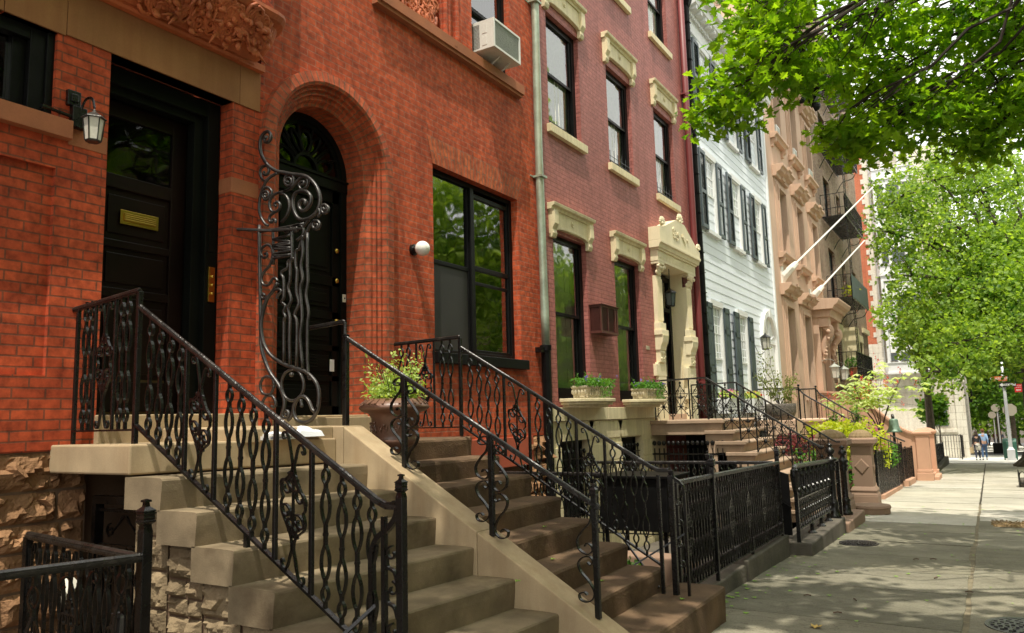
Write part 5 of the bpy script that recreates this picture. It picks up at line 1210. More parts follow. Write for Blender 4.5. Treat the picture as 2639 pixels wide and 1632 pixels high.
m = MB(); XQ = D-.26
m.box(XQ-.05, XQ, 14.10, 14.22, -.1, 2.80); m.box(XQ-.05, XQ, 15.40, 15.52, -.1, 2.80); m.box(XQ-.05, XQ-.001, 14.22, 15.40, 2.70, 2.80); m.box(XQ-.05, XQ+.01, 14.22, 15.40, 2.06, 2.14)
fm = m.build('door_frame', M['black'], H3, bevel=.005)
m = MB(); m.box(XQ-.05, XQ-.045, 14.22, 15.40, 2.14, 2.70); m.box(XQ-.058, XQ-.055, 14.9, 15.3, .75, 1.35); m.box(XQ-.058, XQ-.055, 14.32, 14.72, .75, 1.35); m.build('pane', M['glass_hi'], fm)
m = MB(); m.box(XQ-.10, XQ-.08, 14.22, 15.40, -.1, 2.06)
for a, b in ((14.25, 14.79), (14.83, 15.37)):
    for z0, z1 in ((-.02,.30),(.40,.66),(1.45,1.62),(1.70,2.0)): m.box(XQ-.08, XQ-.06, a+.05, b-.05, z0, z1)
    for z_ in (.34, .70, 1.40, 1.66): m.tube([(XQ-.07, a, z_), (XQ-.07, b, z_)], .03, 8)
m.box(XQ-.08, XQ-.05, 14.79, 14.83, -.1, 2.06)
dr = m.build('door', M['doorblack'], H3, bevel=.005)
m = MB(); m.sph((XQ-.02, 14.86, .86), .035, 8); m.build('knob', M['brass'], dr, smooth=True)
m = MB(); m.box(D, D+.012, 13.30, 13.46, 1.16, 1.23); m.build('house_plaque', M['concrete'], H3, bevel=.003)
shell(H3, Y3a, Y3b, -2.4, 11.4, M['brick2'])
lantern(D+.0, 14.75, 2.12, .26, 'black hanging lantern in the cream doorway of the red house', arm=[(D, 14.75, 2.50), (D, 14.75, 2.87)], mats=('iron', 'glassd'), name='hanging_lantern')
t = T('red_downspout', 'round dark red downspout at the right edge of the red house', 'downspout', (D+.08, 16.2, -2))
m = MB(); m.tube([(D+.09, 16.22, z_) for z_ in (-2, 2, 6, 11.2)], .07, 10); m.build('pipe', M['redpipe'], t, smooth=True)
m = MB()
for z_ in (.6, 3.6, 7): m.lathe([(.08, 0), (.08, .06)], (D+.09, 16.22, z_), 10); m.box(D, D+.1, 16.1, 16.34, z_+.02, z_+.05)
m.build('strap', M['redpipe'], t)
t = T('black_downspout', 'black downspout with a funnel head beside the white clapboard house', 'downspout', (D+.08, 16.62, -2))
m = MB(); m.tube([(D+.10, 16.60, z_) for z_ in (-2, 2, 6, 9.5)], .065, 8); 
for k in range(24): m.box(D+.02, D+.17, 16.53, 16.67, -1+k*.45, -.985+k*.45)
m.build('pipe', M['black'], t); m = MB(); m.lathe([(.07,9.3),(.16,9.55),(.16,9.62),(.03,9.62)], (D+.12, 16.60, 0), 4, a0=.785); m.build('funnel_head', M['black'], t)

# window-sill planters with pansies
def planter(i, yc, w, label, seed, fl):
    sl = MB(); zt_ = .245
    a, b = yc-w/2-.24, yc+w/2+.24; n = 16
    outl = [(D+.02, a)]+[(D+.17+.30*math.sin(math.pi*k/n)**.55, a+(b-a)*k/n) for k in range(n+1)]+[(D+.02, b)]
    cx_, cy_ = D+.02, yc
    for zc, sc_, h in ((zt_-.05, 1.0, .05), (zt_-.09, .9, .04), (zt_-.13, .72, .04)):
        sl.ext([(cx_+(x-cx_)*sc_, cy_+(y-cy_)*(sc_*.5+.5)) for x, y in outl], 'z', zc-.0005, zc+h-.001)
    sl.build('balcony_sill', M['cream'], H3, bevel=.008)
    p = T('window_planter', label, 'planter', (D+.22, yc, zt_), 'carved planters of pansies on the parlour sills')
    m = MB(); x0, x1 = D+.08, D+.36
    def ring(s, z_): return [(D+.22+(.14)*s*sx*(1 if True else 0), yc+(w/2)*s2*(.5+.5*s), z_) for sx, s2 in ((-1,-1),(1,-.86),(1,.86),(-1,1))]
    prof = [(.80, 0), (.86, .015), (.84, .03), (.90, .13), (.98, .15), (1.0, .175), (.94, .185), (.86, .17), (.84, .14)]
    for s, z_ in prof: m.v += ring(s, zt_+z_)
    for k in range(len(prof)-1):
        for j in range(4): m.f.append((k*4+j, k*4+(j+1) % 4, (k+1)*4+(j+1) % 4, (k+1)*4+j))
    m.f.append((3,2,1,0)); bx = m.build('box', M['concrete'], p, bevel=.008)
    m = MB(); rr = random.Random(seed)
    for k in range(11):
        y_ = yc-w*.40+k*w*.08
        for q in range(3): m.sph((D+.353, y_, zt_+.05+q*.035), .016, 4, sz=1.2, sx=.5)
        m.sph((D+.365, y_, zt_+.16), .014, 4)
    for k in range(5):
        m.sph((D+.10+k*.05, yc-w*.475, zt_+.09), .022, 4, sz=1.6, sy=.5)
    m.build('relief', M['concrete'], bx)
    m = MB(); 
    for q in range(34):
        bx_, by_ = D+.22+rr.uniform(-.10,.12), yc+rr.uniform(-.44,.44)*w; h = rr.uniform(.10,.26)
        tx, ty = bx_+rr.uniform(-.08,.12), by_+rr.uniform(-.08,.08)
        leafcloud(m, [(bx_+(tx-bx_)*k/12+rr.gauss(0,.012), by_+(ty-by_)*k/12+rr.gauss(0,.012), zt_+.15+h*k/12) for k in range(12)], .022, rr, 'long', .2)
    leafcloud(m, [(D+.22+rr.uniform(-.15,.18), yc+rr.uniform(-.5,.5)*w, zt_+.17+rr.uniform(0,.12)) for _ in range(1000)], .024, rr, 'oval', .4)
    leafcloud(m, [(D+.38+rr.uniform(-.02,.04), yc+rr.uniform(-.1,.35)*w, zt_+.17-rr.uniform(0,.17)) for _ in range(90)], .018, rr, 'oval', .2)
    m.build('foliage', M['pansy'], p)
    for nm, mt_, n_ in (('blossom', 'violet', fl[0]), ('blossom', 'pinkfl', fl[1])):
        m = MB()
        for _ in range(n_):
            y_ = yc+(rr.uniform(-.5,.5) if mt_ == 'violet' else rr.uniform(-.1,.3))*w
            c0 = (D+.22+rr.uniform(-.12,.2), y_, zt_+.24+rr.uniform(-.03,.10))
            leafcloud(m, [tuple(c0[j]+rr.gauss(0,.012) for j in range(3)) for _ in range(4)], .022, rr, 'oval', .2)
        if n_: m.build(nm, M[mt_], p)
planter(0, 10.52, .92, 'carved stone planter with violet pansies under the left parlour window', 31, (15, 0))
planter(1, 12.75, .92, 'carved stone planter with violet and pink pansies under the second parlour window', 32, (13, 5))

# stoop of the red house
s3 = T('stoop', 'pink brownstone stoop with moulded treads before the cream doorway', 'stoop', (-3.4, 14.7, -2.0))
ya, yb = 13.3, 15.62
def nosed(x0, x1, z1, h, y0, y1):
    m = MB(); m.ext([(x0, z1), (x1-.03, z1), (x1-.008, z1-.012), (x1, z1-.035), (x1-.012, z1-.06), (x1-.035, z1-.07), (x1-.05, z1-.11), (x1-.06, z1-h), (x0, z1-h)], 'y', y0+.055, y1-.055)
    m.box(x0, x1, y0, y0+.056, z1-.065, z1-.002); m.box(x0, x1, y1-.056, y1, z1-.065, z1-.002)
    return m
nosed(D, -3.86, -.13, .26, ya, yb).build('landing', M['stoop3'], s3, bevel=.01)
x = -3.86; z = -.13
for k in range(8):
    z -= .185; x2 = x+.175
    nosed(x-.35, x2, z, .20, ya-.0, yb).build('step', M['stoop3'], s3, bevel=.01); x = x2
m = MB()
x = -3.86; z = -.13
for k in range(8):
    z -= .185; m.box(x-.33, x+.11, ya+.06, yb-.06, -2.4, z-.18); x += .175
m.build('side_wall', M['stoop3'], s3)
m = MB(); m.lathe([(.34,0),(.36,.02),(.36,.10),(.38,.13),(.36,.17),(.3,.175)], (-2.12, 16.9, zg(16.9)), 28); m.build('round_newel_step', M['brownst_dk'], s3)
m = MB(); m.box(D, D-.2, 14.1, 15.5, -.13, -.02); m.build('threshold', M['brownst'], s3)
# iron gate under that stoop
m = MB()
for k in range(15): x_ = -5.15+k*.088; m.tube([(x_, 13.36, -2.1), (x_, 13.36, -.62)], .011, 5); m.sph((x_, 13.36, -.53), .04, 5, sz=1.1)
for z_ in (-.72, -1.3): m.box(-5.2, -3.9, 13.35, 13.37, z_-.015, z_+.015)
tag(m.build('basement_gate', M['iron']), 'dark barred iron gate under the landing of the pink brownstone stoop', 'gate')
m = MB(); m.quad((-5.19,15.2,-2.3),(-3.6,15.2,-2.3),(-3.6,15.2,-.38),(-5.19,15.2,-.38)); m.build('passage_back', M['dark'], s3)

def ornament_mb():
    """cast iron star panel .28 wide, .62 high"""
    m = MB()
    for s in (-1, 1):
        m.bar([(s*.13,0,.02),(0,0,.18),(s*.13,0,.40)], .012, .012); m.sph((s*.13,0,.02), .014, 4); m.sph((s*.11,0,.06), .012, 4)
        for cz, r_, st_ in ((.25,.042,0), (.14,.03,1)): m.bar(crom([(a*s, 0, b) for a, b in spiral(.085, cz, r_, 2.2, -1.2, 10, .3)], 1), .009, .012)
        m.bar(crom([(a*s, 0, b) for a, b in spiral(.045, .45, .030, 0, 1.1, 9, .3)], 1), .009, .012); m.bar(crom([(a*s, 0, b) for a, b in spiral(.03, .35, .03, 2, 1, 9, .3)], 1), .010, .012)
        m.bar(crom([(s*.085,0,.41),(s*.06,0,.46),(s*.03,0,.50),(0,0,.58)], 3), .010, .012)
        m.bar(crom([(s*.02,0,.32),(s*.06,0,.36),(s*.09,0,.33)], 3), .012, .012)
    m.bar([(0,0,-.02),(0,0,.60)], .010, .010); m.bar([(-.14,0,.405),(.14,0,.405)], .012, .012); m.sph((0,0,.18), .035, 6, sy=.5); m.sph((0,0,.60), .024, 6, sy=.5); m.sph((0,0,.34), .03, 5, sy=.5)
    for k in range(6): a = k*math.pi/3; m.sph((.05*math.cos(a),0,.18+.05*math.sin(a)), .013, 4)
    return m
OP = proto(ornament_mb(), 'ornament', M['iron'])
def ornrail(y, label, xs_, z0, xc, zc, slope, xe, landing_z, grp='railings flanking the pink brownstone stoop'):
    t = T('stoop_railing', label, 'railing', (xc, y, landing_z), grp)
    m = MB(); P = [(xs_, y, z0), (xc-.05, y, zc), (xc, y, zc-.01), (xe-.08, y, zc-.01+slope*(xe-.08-xc)), (xe, y, zc-.03+slope*(xe-.05-xc)), (xe+.06, y, zc-.03+slope*(xe-.05-xc))]
    m.bar(P, .028, .05); m.build('handrail', M['rail'], t)
    n1 = int((xc-xs_)/.31); w_ = (xc-xs_)/n1
    for i in range(n1+1): post(t, xs_+i*w_, y, landing_z+.01, zc-.02, .011, 'bar')
    for i in range(n1): inst('ornament', OP, t, (xs_+(i+.5)*w_, y, landing_z+.06))
    n2 = int((xe-xc)/.272)
    for i in range(1, n2+1):
        x_ = xc+i*.272; post(t, x_, y, landing_z+slope*(x_-xc)-.02, zc+slope*(x_-xc)-.02, .011, 'bar')
        inst('ornament', OP, t, (x_-.136, y, landing_z+slope*(x_-.136-xc)+.07))
    return t
ornrail(13.42, 'ornate black cast iron railing on the near side of the pink brownstone stoop', -5.12, .585, -4.16, .60, -.665, -2.36, -.13)
ornrail(15.5, 'ornate black cast iron railing on the far side of the pink brownstone stoop', -5.12, .555, -4.20, .57, -.665, -2.42, -.13)

# fences, kerbs and gates in front of the red house
tag((lambda m: m.build('kerb', M['curbst'], bevel=.015))(MB().box(-2.62, -2.33, 6.75, 8.55, -2.0, -1.62)), 'long grey stone kerb under the dense black fence, nearer piece', 'kerb')
tag((lambda m: m.build('kerb', M['curbst'], bevel=.015))(MB().box(-2.60, -2.31, 8.56, 10.55, -2.0, -1.585)), 'long grey stone kerb under the dense black fence, farther and higher piece', 'kerb')
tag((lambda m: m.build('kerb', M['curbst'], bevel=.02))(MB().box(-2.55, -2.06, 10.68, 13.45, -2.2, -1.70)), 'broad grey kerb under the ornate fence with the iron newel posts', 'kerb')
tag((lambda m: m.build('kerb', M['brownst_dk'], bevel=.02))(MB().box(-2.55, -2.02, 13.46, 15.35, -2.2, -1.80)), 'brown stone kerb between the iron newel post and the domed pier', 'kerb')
t, at, zt, zb_ = fence('dense black iron fence with scroll panels along the pavement beyond the brown stoop', (-2.38, 6.62), (-2.36, 10.45), (-1.60, -1.62), (-.60, -.665), 46, 'bbbsbbbb', 'iron_fence')
for f, ex in ((.0, .05), (.27, .17), (1.0, .17)):
    y_ = 6.62+3.83*f
    if f: newel(t, -2.365, y_, -1.68, zt(f)+ex+.03, .62, w=.018)
    else: post(t, -2.38, y_, -1.7, zt(f)+.0, .02)
for f in (.62,): post(t, -2.37, 6.62+3.83*f, -1.7, -1.4, .018)
t, at, zt, zb_ = fence('black iron fence crossing the areaway between the red house and the pavement', (-5.15, 10.42), (-2.42, 10.42), (-1.75, -1.7), (-.68, -.665), 30, 'tbbb', 'iron_fence')
newel(t, -3.27, 10.42, -1.9, -.52, .6, w=.02)
t, at, zt, zb_ = fence('low black iron fence crossing the areaway behind the brown stoop railing', (-5.1, 7.6), (-3.5, 7.6), (-2.0, -2.0), (-.62, -.62), 20, 'bb', 'iron_fence')
t = T('bin_enclosure', 'black sheet metal bin box in the areaway behind the scrolled railing', 'bin box', (-3.85, 9.5, -1.9))
MB().box(-4.32, -3.42, 9.2, 9.95, -1.44, -.80).build('box', M['black'], t, bevel=.01); MB().box(-4.36, -3.38, 9.16, 9.99, -.80, -.765).build('lid', M['black'], t, bevel=.008)
m = MB(); [m.box(x_-.02, x_+.02, y_-.02, y_+.02, -2.05, -1.44) for x_ in (-4.26, -3.48) for y_ in (9.26, 9.9)]; m.build('leg', M['black'], t)
t = T('plank_ledge', 'long grey stone ledge low in the areaway behind the brown stoop', 'ledge', (-3.6, 8.4, -2.0))
MB().box(-4.9, -2.75, 8.05, 8.35, -1.95, -1.52).build('slab', M['brownst_dk'], t, bevel=.02)
m = MB(); rr = random.Random(4); leafcloud(m, bush_pts((-3.02, 6.9, -1.42), (.16,.16,.12), 160, rr, .2), .03, rr, 'heart', .5); tag(m.build('weed', M['pansy']), 'small bright green weed in the areaway behind the railing', 'plant')
t = T('solid_gate', 'solid black board gate with a diagonal brace between the two pavement fences', 'gate', (-2.6, 10.6, -1.7))
m = MB(); m.ext([(-2.36,-1.66),(-2.36,-.86),(-2.55,-.80),(-3.1,-.80),(-3.1,-1.66)], 'y', 10.98, 11.02); m.build('panel', M['black'], t)
m = MB(); m.bar([(-2.34, 10.96, -1.3), (-2.9, 10.96, -.95)], .02, .02); m.build('brace', M['black'], t)
# ornate fence with big newels
F2 = T('ornate_fence', 'ornate low black cast iron fence with two tall turned newel posts', 'fence', (-2.22, 10.75, -1.7))
y0, y1 = 10.72, 13.9
def zt2(y): return -.74-(y-10.72)*.030
def zb2(y): return -1.64-(y-10.72)*.012
m = MB(); m.tube([(-2.22, y0-.02, zt2(y0)-.10), (-2.22, y0-.02, zt2(y0)-.02), (-2.22, y0+.06, zt2(y0)+.0), (-2.22, 13.3, zt2(13.3)), (-2.2, y1, zt2(y1))], .032, 10); m.build('top_rail', M['rail'], F2)
m = MB(); m.lathe([(.03,-.30),(.045,-.22),(.055,-.1),(.05,-.02),(.0,.02)], (-2.22, y0-.02, zt2(y0)-.02), 10); m.build('rail_end', M['iron'], F2)
m = MB(); m.bar([(-2.22, y0, zb2(y0)+.10), (-2.22, y1, zb2(y1)+.10)], .02, .04, (1,0,0)); m.bar([(-2.22, y0, -1.16), (-2.22, y1, -1.2)], .014, .05, (1,0,0)); m.bar([(-2.22, y0, -1.13), (-2.22, y1, -1.17)], .014, .035, (1,0,0)); m.build('middle_rail', M['iron'], F2)
q = MB()
for s in (-1, 1): q.bar(crom([(s*.07,0,0),(s*.02,0,.08),(s*.06,0,.16),(s*.03,0,.24),(s*.065,0,.30),(s*.02,0,.38)], 3), .010, .014, (0,1,0)); q.sph((s*.05,0,.12), .018, 4); q.sph((s*.055,0,.28), .018, 4)
q.bar([(0,0,0),(0,0,.38)], .012, .014); q.sph((0,0,.2), .028, 5); q.bar([(-.08,0,.19),(.08,0,.19)], .01, .012)
LP = proto(q, 'lattice', M['iron'])
q = MB(); q.lathe([(.045,0),(.05,.03),(.03,.08),(.018,.16),(.014,.26),(.03,.30),(.02,.33),(.012,.36)], (0,0,0), 8); q.sph((.0,.02,.34), .035, 5, sz=1.4); q.sph((0,-.02,.10), .04, 5)
SP = proto(q, 'turned_spindle', M['iron'])
q = MB(); q.lathe([(.02,0),(.02,.38),(.035,.39),(.025,.41),(.04,.43)], (0,0,0), 8); SQ = proto(q, 'column', M['iron'])
n = 17
for i in range(n):
    y_ = y0+.1+(13.35-y0-.1)*i/(n-1); inst('lattice', LP, F2, (-2.22, y_, zb2(y_)+.11), math.pi/2)
    if i % 2 == 0: inst('turned_spindle', SP, F2, (-2.22, y_, -1.14-.004*i), math.pi/2, (1,1,.95))
    elif i % 2 == 1: inst('column', SQ, F2, (-2.22, y_, -1.14-.004*i), 0, (1,1,.85))
for y_ in (11.6, 12.3, 12.9):
    m = MB(); m.lathe([(.07,-1.72),(.065,-1.69),(.03,-1.66),(.025,-1.60),(.045,-1.58),(.02,-1.55)], (-2.22, y_, 0), 10); m.build('foot', M['iron'], F2)
post(F2, -2.22, y0, -1.70, zt2(y0)-.1, .024)
for y_, zt_, zb2_ in ((13.35, -.58, -1.71), (14.55, -.56, -1.80)):
    m = MB(); m.lathe([(.10,0),(.10,.04),(.075,.06),(.07,.22),(.08,.24),(.055,.27),(.05,.30),(.05,.72),(.075,.76),(.06,.79),(.085,.83),(.06,.87),(.10,.90),(.07,.93),(.045,.96),(.04,.99),(.07,1.02),(.072,1.05),(.045,1.09),(.02,1.11),(.045,1.12),(.05,1.14),(.0,1.17)], (-2.2, y_, zb2_), 16); m.build('newel_post', M['iron'], F2, smooth=True)
post(F2, -2.2, 13.95, -1.75, -.85, .03)

# domed brownstone piers
def dpier(y, x, w, zb1, ztop, label, dia=False):
    t = T('domed_pier', label, 'pier', (x, y, zb1)); h = w/2; q = math.sqrt(2)
    m = MB(); m.box(x-h-.03, x+h+.03, y-h-.03, y+h+.03, zb1, zb1+.34); m.lathe([((h+.03)*q, zb1+.34), ((h+.0)*q, zb1+.40), ((h+.02)*q, zb1+.44), ((h-.03)*q, zb1+.52)], (x, y, 0), 4, a0=math.pi/4)
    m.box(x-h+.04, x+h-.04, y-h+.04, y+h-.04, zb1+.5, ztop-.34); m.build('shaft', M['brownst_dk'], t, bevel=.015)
    m = MB(); m.lathe([((h-.03)*q, ztop-.345), ((h+.0)*q, ztop-.31), ((h+.05)*q, ztop-.28), ((h+.05)*q, ztop-.20), ((h+.0)*q, ztop-.17)], (x, y, 0), 4, a0=math.pi/4); cp = m.build('cap', M['brownst_dk'], t)
    m = MB(); n = 32; prof = [(h*.98, -.175), (h*.95, -.13), (h*.78, -.07), (h*.5, -.025), (h*.2, -.004), (.01, 0)]
    for r_, z_ in prof:
        for k in range(n): rr_ = r_*(1+(.035 if k % 2 else -.035)); a_ = 2*math.pi*k/n; m.v.append((x+rr_*math.cos(a_), y+rr_*math.sin(a_), ztop+z_))
    for i in range(len(prof)-1):
        for k in range(n): m.f.append((i*n+k, i*n+(k+1) % n, (i+1)*n+(k+1) % n, (i+1)*n+k))
    m.build('fluted_dome', pm('mossy_dome_stone', (.24,.17,.085), .85, var=.2), cp)
    if dia:
        m = MB(); c0 = zb1+(ztop-zb1)*.55
        m.add([(x+h-.038, y-.15, c0), (x+h-.038, y, c0-.17), (x+h-.038, y+.15, c0), (x+h-.038, y, c0+.17), (x+h-.02, y-.12, c0), (x+h-.02, y, c0-.14), (x+h-.02, y+.12, c0), (x+h-.02, y, c0+.14)], [(4,5,6,7),(0,1,5,4),(1,2,6,5),(2,3,7,6),(3,0,4,7)])
        yy = y-h+.038; m.add([(x-.15, yy, c0), (x, yy, c0-.17), (x+.15, yy, c0), (x, yy, c0+.17), (x-.12, yy-.018, c0), (x, yy-.018, c0-.14), (x+.12, yy-.018, c0), (x, yy-.018, c0+.14)], [(7,6,5,4),(4,5,1,0),(5,6,2,1),(6,7,3,2),(7,4,0,3)])
        m.build('diamond', M['brownst_dk'], t)
dpier(15.95, -2.60, .56, -2.1, -.39, 'domed brown stone pier behind the ornate fence, wider and nearer')
dpier(18.0, -2.33, .48, -2.14, -.45, 'domed brown stone pier with a diamond on its shaft beside the pavement', True)

# ================================================================ WHITE CLAPBOARD HOUSE
H4 = T('clapboard_house', 'pale blue-white clapboard house with dark shutters and an arched door', 'house', (D, 20.2, -2.2))
Y4a, Y4b = 16.68, 23.95
m = MB(); z = -.75
while z < 9.5:
    m.add([(D, Y4a, z), (D+.010, Y4a, z), (D+.001, Y4a, z+.212), (D, Y4b, z), (D+.010, Y4b, z), (D+.001, Y4b, z+.212)], [(1,4,5,2),(0,3,4,1),(0,1,2),(3,5,4)]); z += .21
m.build('wall', M['clap'], H4)
MB().box(D-.3, D-.005, Y4a, Y4b, -2.6, 9.6).build('backing', M['clap'], H4)
MB().box(D, D+.05, Y4b-.02, Y4b+.12, -2.2, 9.6).build('corner_board', M['white'], H4)
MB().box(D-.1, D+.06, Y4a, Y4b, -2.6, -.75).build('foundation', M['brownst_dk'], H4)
m = MB(); m.ext([(D,8.9),(D+.05,8.9),(D+.06,9.3),(D+.30,9.42),(D+.33,9.55),(D+.42,9.60),(D+.46,9.75),(D,9.75)], 'y', Y4a, Y4b); 
for k in range(60): m.box(D+.06, D+.13, Y4a+.06+k*.12, Y4a+.12+k*.12, 9.20, 9.29)
for k in range(20): m.box(D+.05, D+.28, Y4a+.1+k*.36, Y4a+.22+k*.36, 9.31, 9.415)
m.build('cornice', M['white'], H4)
def shutter(t, y0, y1, z0, z1, kind):
    m = MB(); xa, xb = D+.055, D+.10
    if kind == 'l':
        m.box(xa, xb, y0, y0+.06, z0, z1); m.box(xa, xb, y1-.06, y1, z0, z1)
        zs_ = [z0, z0+(z1-z0)*.42, z1-.09]
        for z_ in (z0, z0+(z1-z0)*.44, z1-.09): m.box(xa, xb-.001, y0+.06, y1-.06, z_, z_+.09)
        z_ = z0+.10
        while z_ < z1-.12:
            m.add([(xa, y0+.06, z_+.03), (xb-.01, y0+.06, z_), (xb-.01, y1-.06, z_), (xa, y1-.06, z_+.03)], [(0,1,2,3)]); m.add([(xa, y0+.06, z_+.038), (xb-.01, y0+.06, z_+.008), (xb-.01, y1-.06, z_+.008), (xa, y1-.06, z_+.038)], [(0,1,2,3)]); z_ += .045
    else:
        m.box(xa, xb-.015, y0, y1, z0, z1)
        h = z1-z0; cuts_ = [(0,.05),(.36,.41),(.74,.79),(.95,1)]
        for a, b in cuts_: m.box(xb-.015, xb, y0, y1, z0+h*a, z0+h*b)
        m.box(xb-.015, xb, y0, y0+.07, z0, z1); m.box(xb-.015, xb, y1-.07, y1, z0, z1)
        for a, b in ((.07,.34),(.43,.72),(.81,.93)): m.box(xb-.012, xb-.004, y0+.1, y1-.1, z0+h*a, z0+h*b)
        yc = (y0+y1)/2; zc = z0+h*.62; m.add([(xb-.003, yc-.06, zc+.02), (xb-.003, yc, zc-.07), (xb-.003, yc+.06, zc+.02), (xb-.003, yc, zc-.01)], [(0,1,2,3)])
    return m.build('shutter', M['shutter'], t, bevel=.004)
for yc in (17.86, 20.10, 22.42):
    for z0, z1, kd in ((-.62+.9, 2.42, 'p'), (4.22, 6.02, 'l'), (7.05, 8.7, 'l')):
        if kd == 'p' and yc > 22: continue
        c0 = yc-.12 if kd == 'p' else yc
        if kd == 'p': z0 = .02
        m = MB(); m.box(D, D+.06, c0-.44, c0-.34, z0-.02, z1+.02); m.box(D, D+.06, c0+.34, c0+.44, z0-.02, z1+.02); m.box(D, D+.075, c0-.48, c0+.48, z1, z1+.13); m.box(D, D+.10, c0-.48, c0+.48, z0-.10, z0-.02); cs = m.build('window_casing', M['white'], H4)
        sash(H4, c0-.34, c0+.34, z0-.02, z1, D+.045, 'white', .04, .5, 'paneW', None, (2, 1))
        shutter(H4, c0-.90, c0-.46, z0-.03, z1+.03, kd); shutter(H4, c0+.46, c0+.90, z0-.03, z1+.03, kd)
# arched doorway
yc = 22.80; m = MB(); SZ = 1.95; arcring(m, .74, .90, D+.0, D+.10, (yc, SZ), n=20)
for s in (-1, 1): m.box(D, D+.10, yc+s*.82-.08, yc+s*.82+.08, -.2, SZ)
m.box(D, D+.13, yc-.07, yc+.07, SZ+.70, SZ+.95); m.build('door_surround', M['white'], H4)
m = MB(); m.add([(D+.012, yc-.74*math.cos(math.pi*i/16), SZ+.74*math.sin(math.pi*i/16)) for i in range(17)]+[(D+.012, yc+.74, -.2), (D+.012, yc-.74, -.2)], [tuple(range(18,-1,-1))])
m.box(D+.013, D+.03, yc-.5, yc+.5, -.15, SZ-.05); m.box(D+.013, D+.05, yc-.74, yc+.74, SZ-.05, SZ+.02)
for s in (-.25, .25):
    for a, b in ((0,.55),(.65,1.25),(1.35,1.85)): m.box(D+.03, D+.04, yc+s-.18, yc+s+.18, a-.05, b-.02)
for k in range(5): a_ = math.pi*(k+.5)/5; m.tube([(D+.03, yc, SZ), (D+.03, yc-.7*math.cos(a_), SZ+.7*math.sin(a_))], .014, 4)
m.build('door', M['white'], H4)
shell(H4, Y4a, Y4b, -2.6, 9.6, M['clap'])
lantern(D+.34, 21.05, 1.62, .30, 'dark carriage lantern hanging before the white arched door', arm=[(D+.02, 21.2, 1.75), (D+.15, 21.12, 1.5), (D+.30, 21.05, 1.55)], mats=('iron', 'frostg'), name='carriage_lantern')
# its stoop, railings, pot and window boxes
s4 = T('stoop', 'long pink stone landing and steps with thin black rails before the white house', 'stoop', (-3.6, 22.3, -2.2))
nosed(D, -3.55, -.25, .30, 20.9, 23.6).build('landing', M['brownst'], s4, bevel=.01)
x = -3.55; z = -.25
for k in range(9):
    z -= .185; nosed(x-.4, x+.12, z, .22, 20.9, 23.6).build('step', M['brownst'], s4); x += .12
m = MB(); x = -3.55; z = -.25; m.box(D, -3.6, 20.96, 23.55, -2.6, -.5)
for k in range(9): z -= .185; m.box(x-.35, x+.07, 20.96, 23.55, -2.6, z-.18); x += .12
m.build('side_wall', M['brownst'], s4)
def thinrail(y, xw, xc, zc, slope, xe, lz, label, grp):
    t = T('stoop_railing', label, 'railing', (xc, y, lz), grp)
    m = MB(); P = crom([(xw, y, zc), (xc-.1, y, zc), (xc, y, zc-.01), (xc+.08, y, zc-.13), (xc+.2, y, zc-.23)], 3)+[Vector((xe-.3, y, zc-.11+slope*(xe-.3-xc))), Vector((xe, y, zc-.11+slope*(xe-xc)+.06))]; m.tube(P, .02, 6); m.build('handrail', M['rail'], t)
    for k in range(int((xc-xw)/.17)): x_ = xw+.05+k*.17; MB().box(x_-.007, x_+.007, y-.007, y+.007, lz, zc).build('baluster', M['iron'], t)
    for k in range(int((xe-xc)/.17)):
        x_ = xc+.12+k*.17; MB().box(x_-.007, x_+.007, y-.007, y+.007, lz+slope*(x_-xc)-.1, zc-.11+slope*(x_-xc)).build('baluster', M['iron'], t)
    m = MB(); m.box(xc-.02, xc+.02, y-.02, y+.02, lz, zc+.02); m.sph((xc, y, zc+.06), .035, 6); m.build('post', M['iron'], t)
thinrail(21.0, D, -4.10, .56, -.64, -1.95, -.25, 'thin black iron railing on the near side of the white house steps', 'thin railings of the white house steps')
thinrail(23.5, D, -4.12, .58, -.67, -1.95, -.25, 'thin black iron railing on the far side of the white house steps', 'thin railings of the white house steps')
t = T('stone_pot', 'large rough grey stone pot with a straggly rose on the white house landing', 'plant pot', (-4.45, 20.75, -.2))
MB().lathe([(.24,-.25),(.30,-.22),(.37,-.05),(.38,.10),(.375,.16),(.33,.16),(.32,.1)], (-4.45, 20.4, 0), 24).build('pot', M['granite'], t, smooth=True)
MB().box(-4.9, -4.0, 20.0, 20.95, -.62, -.25).build('plinth', M['brownst'], t, bevel=.01)
rr = random.Random(12); m = MB(); lf = MB()
for k in range(9):
    a_ = rr.random()*6.28; P = [(-4.45, 20.4, .12)]
    for j in range(7): P.append((P[-1][0]+.06*math.cos(a_)+rr.gauss(0,.04), P[-1][1]+.06*math.sin(a_)+rr.gauss(0,.04), P[-1][2]+rr.uniform(.08,.2)*(1.3 if k < 3 else .7)))
    m.tube(P, [.014]+[.008]*6+[.004], 4)
    for p_ in P[2:]: leafcloud(lf, [tuple(p_[i]+rr.gauss(0,.06) for i in range(3)) for _ in range(9 if k < 3 else 16)], .035, rr, 'oval', .2)
m.build('stem', M['twig'], t); lf.build('foliage', leafm('rose_leaves', (.09,.13,.03), (.25,.28,.09), .3), t)
